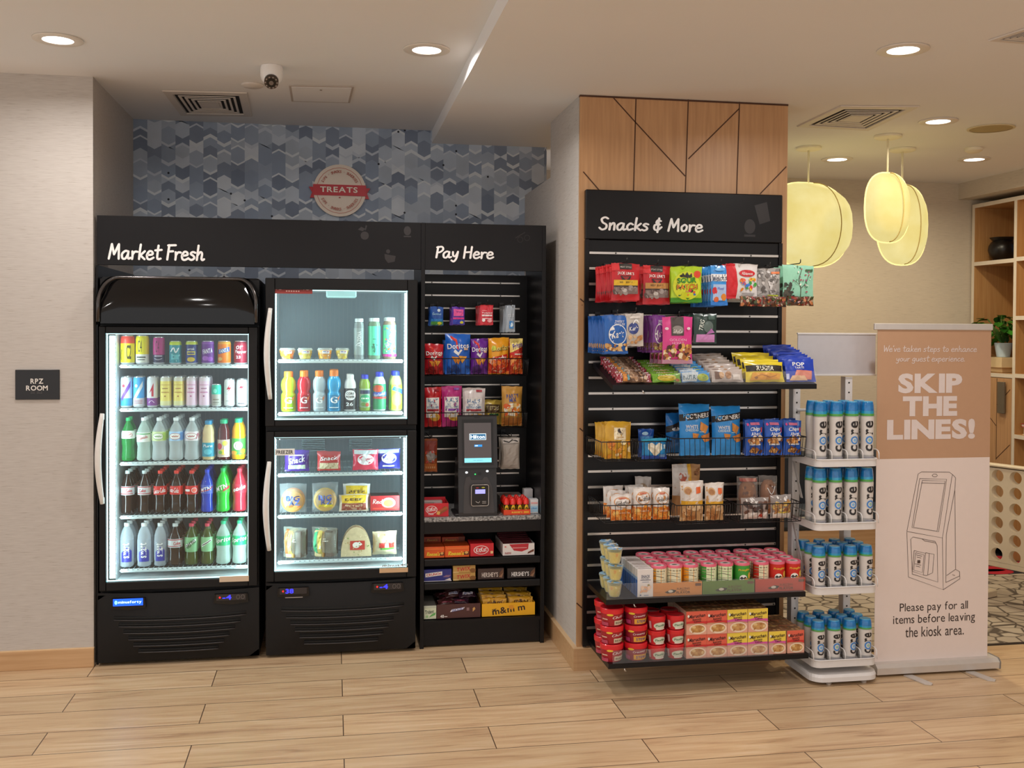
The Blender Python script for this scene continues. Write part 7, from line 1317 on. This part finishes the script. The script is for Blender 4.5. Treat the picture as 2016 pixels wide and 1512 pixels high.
a.prism([(-.053,z0-.002),(.053,z0-.002),(.053,z0+.032),(.038,z1+.002),(-.038,z1+.002),(-.055,z0+.032)],lambda p,q:(bw/2+.03,p,q),lambda p,q:(bw/2+.036,p,q),paint('#8d8884',metal=.5)); a.build('end_cap',b_)
for px_ in(1790,1912):
    xq=XX(px_,YBN-.06,1330)-bc; a=M(); a.prism([(xq-.022,-.05),(xq+.022,-.05),(xq+.05,-.17),(xq+.035,-.185),(xq+.008,-.17)],lambda p,q:(p,q,.001),lambda p,q:(p,q,.006),ALU); a.build('swing_foot',b_)
a=M(); a.tube([(0,.02,z1-.02),(0,.02,zt)],.007,ALU,n=10); a.build('support_pole',bn)
def bprint(nm,items):
    a=M()
    for k,(rect,t,c,st,wt) in enumerate(items):
        x,z,w,h=RC(*rect,YBN); gfx(a,[('t',.5,.5,1,1,t,c,st,0,wt)],lambda u,v,o:(x-bc+w*(u-.5),-.001-o,z+h*v),w,h,o0=.0008+.0001*k)
    return a.build(nm,fb)
PK='#d5c8c4'
bprint('lettering',[((1740,680,1923,697),"We've taken steps to enhance",PK,'s',.05),((1763,700,1899,716),"your guest experience.",PK,'s',.05)])
bprint('lettering',[((1768,735,1894,774),'SKIP',PK,'h',0),((1777,780,1884,819),'THE',PK,'h',0),((1746,825,1919,865),'LINES!',PK,'h',0)])
bprint('lettering',[((1771,1185,1905,1206),'Please pay for all','#2f2422','n',0),((1758,1208,1919,1230),'items before leaving','#2f2422','n',0),((1782,1232,1897,1252),'the kiosk area.','#2f2422','n',0)])
DR=[[(345,480),(418,108),(440,95),(620,97),(640,112),(635,135),(575,522),(345,480)],[(640,112),(660,132),(655,212),(600,500),(597,810)],[(655,212),(660,725)],[(428,138),(602,143),(550,482),(378,455),(428,138)],[(445,150),(592,155),(540,478),(388,452),(445,150)],[(440,166),(588,170)],
 [(508,118),(518,108),(536,110),(543,118),(534,127),(516,126),(508,118)],[(345,485),(355,775),(580,857),(575,522)],[(380,752),(370,530),(384,516),(528,545),(541,572),(545,808),(378,755)],[(445,530),(460,542),(520,552),(534,556)],[(392,604),(466,622),(451,762),(380,738),(392,604)],[(402,618),(457,632),(445,746),(389,730),(402,618)],[(466,618),(521,628),(511,748),(471,766),(451,762)],[(490,625),(480,760)],
 [(597,810),(686,768),(686,740),(660,725),(602,765)],[(580,857),(688,786),(686,740)],[(406,632),(442,640)],[(410,646),(436,652)],[(398,690),(436,698)],[(404,704),(430,710)],[(640,760),(655,765)]]
a=M(); DK=paint('#4a3a36')
for k,P in enumerate(DR):
    Q=[atY(1680+x/3.286,900+y/3.286,YBN) for x,y in P]; V=[];Fc=[]; ribbon([(q.x-bc,q.z) for q in Q],.0011,V,Fc); a.add([(p[0],-.0018-.00002*p[2],p[1]) for p in V],Fc,DK)
q=atY(1680+422/3.286,900+676/3.286,YBN); s=.0075; a.add([(q.x-bc-s,-.0025,q.z-s),(q.x-bc+s,-.0025,q.z-s),(q.x-bc+s,-.0025,q.z+s),(q.x-bc-s,-.0025,q.z+s)],[(0,1,2,3)],DK); a.build('kiosk_drawing',fb)
# ================================================================== lounge behind
a=M(); p=atY(1548,346,YF); q=atY(1622,346,YF); a.box(p.x-.5,q.x,YF-.12,YF,p.z-.01,p.z+.01,paint('#d9cfb8')); struct('trim_1',a)
yb_=6.3; zs0=atY(1580,1006,yb_).z; zt0=atY(1580,893,yb_+.3).z; zk=atY(1650,1046,yb_).z
bx0_,bx1_=2.45,4.2; bt=thing('lounge_bench','navy upholstered lounge bench on a wooden base seen through the bottle rack','bench',((bx0_+bx1_)/2,yb_,.0066)); w=(bx1_-bx0_)/2
NAVY=paint('#1d2430',rough=.7); NAVG=paint('#353c46',rough=.7)
a=M(); a.box(-w,w,.25,.42,zk,zt0,NAVY,.03); a.build('backrest',bt); a=M(); a.box(-w,w,0,.26,zk,zs0,NAVG,.03); a.build('seat_cushion',bt); a=M(); a.box(-w,w,.02,.42,0,zk-.001,MAPLEX,.004); a.build('base',bt)
# wall of cubbies along the right side
XB_=xs_; yfar=YF-.02
zA,zB_,zC_=atX(1911,404,XB_).z,atX(1911,517,XB_).z,atX(1938,733,XB_).z
ydv=atX(1999,450,XB_).y
bs=thing('bookshelf','tall maple bookshelf with pale edges along the right lounge wall','bookshelf',(XB_,yfar,0))
EDG=paint('#d8cdbd',rough=.5); MP=wood_mat('maple_shelf','#b5834f','#c89a63',2,1.)
T=.028; dep=.34; near=4.6
def sbox(nm,y0,y1,z0,z1,x0=0,x1=dep,m=None,par=None):
    a=M(); a.box(x0+.003,x1,y0-yfar,y1-yfar,z0,z1,m or MP); a.box(x0,x0+.003,y0-yfar,y1-yfar,z0,z1,EDG); return a.build(nm,par or bs)
sbox('side_board',yfar-T,yfar,0,zA); sbox('divider_board',ydv-T/2,ydv+T/2,0,zA-T); sbox('side_board',near,near+T,0,zA-T)
sbox('top_board',near,yfar-T,zA-T,zA); sbox('shelf_board',ydv+T/2,yfar-T,zB_-T,zB_); sbox('shelf_board',ydv+T/2,yfar-T,zC_-T,zC_)
for py in(506,622,736,856): zz=atX(2003,py,XB_).z; sbox('shelf_board',near+T,ydv-T/2,zz-T,zz)
a=M(); a.box(dep,dep+.01,near-yfar,0,0,zA,MP); a.build('back_panel',bs)
a=M(); yy=ydv+T/2+.03; a.box(dep-.004,dep-.0005,yy-yfar,yy+.06-yfar,zC_+.15,zA-.1,glow('#9cc4e6',.5)); a.build('blue_back_strip',bs)  # pale blue strip set on the back panel, with its own glow
a=M(); a.box(0,.02,ydv+T/2+.003-yfar,yfar-T-.003-yfar,.08,zC_-T-.004,MAPLE)
for p_,q_ in(((1943,745),(1943,905)),((1963,745),(1961,905)),((1963,797),(1989,767)),((1938,807),(1961,838)),((1961,903),(1988,876))):
    A=atX(*p_,XB_); B=atX(*q_,XB_); d=(B-A).normalized(); n_=Vector((0,-d.z,d.y))*.003; a.add([(-.0006,v.y-yfar,v.z) for v in(A+n_,B+n_,B-n_,A-n_)],[(0,1,2,3)],GROOVE)
dr=a.build('cabinet_door',bs)
A=atX(1977,752,XB_); B=atX(1977,814,XB_); a=M(); a.box(-.03,-.012,A.y-yfar-.035,A.y-yfar+.035,B.z,A.z,paint('#6d6558',rough=.4,metal=.5),.003); a.box(-.012,0,A.y-yfar-.012,A.y-yfar+.012,B.z,A.z,paint('#4a443c')); a.build('handle',dr)
def onshelf(px,pyb,z,dx=.12):
    p=atX(px,pyb,XB_+dx); return p
p=onshelf(1974,503,zB_,.14); R=.098
v=M().lathe([(R*.62,.001),(R*.66,.011),(R*.9,.04),(R*1.02,.08),(R*.98,.11),(R*.82,.137),(R*.70,.147),(R*.92,.172),(R*.86,.173),(R*.62,.147),(R*.6,.135)],paint('#120e0c',rough=.35,var=.2,scale=20),n=36).build('vase',None,(p.x,p.y+.0,zB_+.001)); tag(v,'round black vase with flared rim in the top cubby of the bookshelf','vase')
p=onshelf(1975,722,zC_,.13)
o=M(); o.box(-.06,.06,-.07,.07,.0,.035,paint('#d6bd92'),.003); o.box(-.08,.08,-.09,.09,.0352,.11,paint('#dcc49a'),.003); o=o.build('riser_box',None,(p.x,p.y,zC_+.001)); tag(o,'cream stepped display box under the potted plant','display box')
pl=thing('potted_plant','trailing green plant in a pale pot in the bookshelf','plant',(p.x,p.y,zC_+.113))
a=M(); a.lathe([(.045,0),(.062,.10),(.058,.102),(.054,.09)],paint('#bfd3e2',rough=.3),n=24); a.build('pot',pl)
a=M(); rn=random.Random(4); b=M()
for i in range(100):
    th=rn.uniform(0,6.28); el=rn.uniform(-.75,1.2); rr=rn.uniform(.05,.17); c=Vector((rr*math.cos(th)*math.cos(el)-.06,rr*math.sin(th)*math.cos(el)+.0,.19+rr*math.sin(el)*.75)); s_=rn.uniform(.045,.068); c.x=min(c.x,.07); c.y=min(max(c.y,ydv+.014-p.y+.085),yfar-T-p.y-.085)
    d=Vector((math.cos(th)*.7-.3,math.sin(th),rn.uniform(-.9,.1))).normalized(); sd=d.cross(Vector((0,0,1))).normalized(); up=sd.cross(d)
    hp_=[(0,0),(.3,.42),(.62,.46),(.9,.28),(1.15,0),(.9,-.28),(.62,-.46),(.3,-.42)]
    g_=['#2f6a1f','#3f8a2a','#235018','#5a9e3a','#1f4515'][i%5]
    a.add([c+d*(s_*x_)+sd*(s_*y_)+up*(.25*s_*abs(y_)) for x_,y_ in hp_],[(0,1,2,3,4),(0,4,5,6,7)],paint(g_,rough=.28))
    if i%3==0: b.tube([(0,0,.1),(c.x*.5,c.y*.5,.2),tuple(c)],.0025,'#4f7a34',n=4)
o=a.build('foliage',pl); b.build('stems',pl)
for i,(py,c1,c2,lb) in enumerate(((850,'#e3d9c2','#c9bfae','thick cream book lying at the bottom of a book stack'),(838,'#a3182c','#e3dcd2','red book lying on the thick cream one'))):
    zz=atX(2003,856,XB_).z; h_=.055 if i==0 else .022; a=M(); y_=ydv-.20; a.box(-.08,.09,-.16,.14,.0,h_,c2); a.box(-.085,.092,-.165,.145,0,.004,c1); a.box(-.085,.092,-.165,.145,h_-.004,h_,c1); a.box(.088,.092,-.165,.145,0,h_,c1)
    tag(a.build('book',None,(XB_+.12-.01*i,y_,zz+.001+(.056 if i else 0)),(0,0,.06*i)),lb,'book',)
zz=atX(2003,736,XB_).z; a=M(); a.box(-.08,.09,-.12,.12,.004,.05,'#e6e0d8'); a.box(-.085,.095,-.125,.125,0,.004,'#231f1e'); a.box(-.085,.095,-.125,.125,.05,.054,'#231f1e'); a.box(.09,.095,-.125,.125,0,.054,'#231f1e'); tag(a.build('book',None,(XB_+.12,ydv-.24,zz+.001)),'white paged book with black covers in the nearer bookshelf column','book')
# giant four-in-a-row frame
d0=atY(1943,912,5.35); vp=ray(-300,650); dirv=Vector((-vp.x,-vp.y,0)).normalized()   # towards the camera side
zt_=d0.z; P0=d0-dirv*.06
nrm=Vector((dirv.y,-dirv.x,0)); 
# spacing of the holes from the photo
def hit(px,py):
    r=ray(px,py); n=nrm; t=((P0-Vector((0,0,H))).dot(n))/r.dot(n); return Vector((0,0,H))+r*t
h0=hit(1964,937); h1=hit(1999.5,941); hb=hit(1959,1090)
sx=(h1-h0).dot(dirv); sz=(h0.z-hb.z)/5; s0=(h0-P0).dot(dirv)-sx
g=thing('four_in_a_row_game','giant cream four in a row game frame standing behind the banner','game',(P0.x,P0.y,.0068),math.atan2(dirv.y,dirv.x)); CRM=paint('#cfc1a8',rough=.5)
nc=7; L=s0+sx*(nc-.3); zlo=h0.z-sz*5.75; zhi=zt_-.03; rr=min(sx,sz)*.40; th=.045
a=M()
for i in range(nc):
    for j in range(6):
        cx=s0+sx*i; cz=h0.z-sz*j; x0,x1=cx-sx/2,cx+sx/2; z0,z1=cz-sz/2,cz+sz/2; n=24
        circ=[(cx+rr*math.cos(2*math.pi*k/n),cz+rr*math.sin(2*math.pi*k/n)) for k in range(n)]
        sq=[]
        for k in range(n):
            c,s=math.cos(2*math.pi*k/n),math.sin(2*math.pi*k/n); f=1/max(abs(c),abs(s)); sq.append((cx+c*f*sx/2,cz+s*f*sz/2))
        for yy in(0,th):
            a.add([(p_,yy,q_) for p_,q_ in circ]+[(p_,yy,q_) for p_,q_ in sq],[(k,(k+1)%n,n+(k+1)%n,n+k) for k in range(n)],CRM)
        a.add([(p_,0,q_) for p_,q_ in circ]+[(p_,th,q_) for p_,q_ in circ],[(k,(k+1)%n,n+(k+1)%n,n+k) for k in range(n)],CRM,True)
xL_,xR_=s0-sx/2,s0+sx*(nc-.5); zT=h0.z+sz/2; zL=h0.z-sz*5.5
a.v=[(p_[0],p_[1],p_[2]-.0068) for p_ in a.v]; a.build('grid_panel',g)
a=M(); a.box(xL_-.02,xR_+.02,-.012,th+.012,zT,zhi+.03-.0068,CRM,.004); a.build('top_rail',g)
for xx in(xL_-.03,xR_): a=M(); a.box(xx,xx+.03,-.01,th+.01,0,zhi-.0068,CRM,.003); a.box(xx-.01,xx+.04,-.22,th+.22,0,.04,CRM,.004); a.build('leg',g)
a=M(); a.box(xL_,xR_,0,th,zL-.03-.0068,zL-.0068,CRM,.003); a.build('bottom_rail',g)
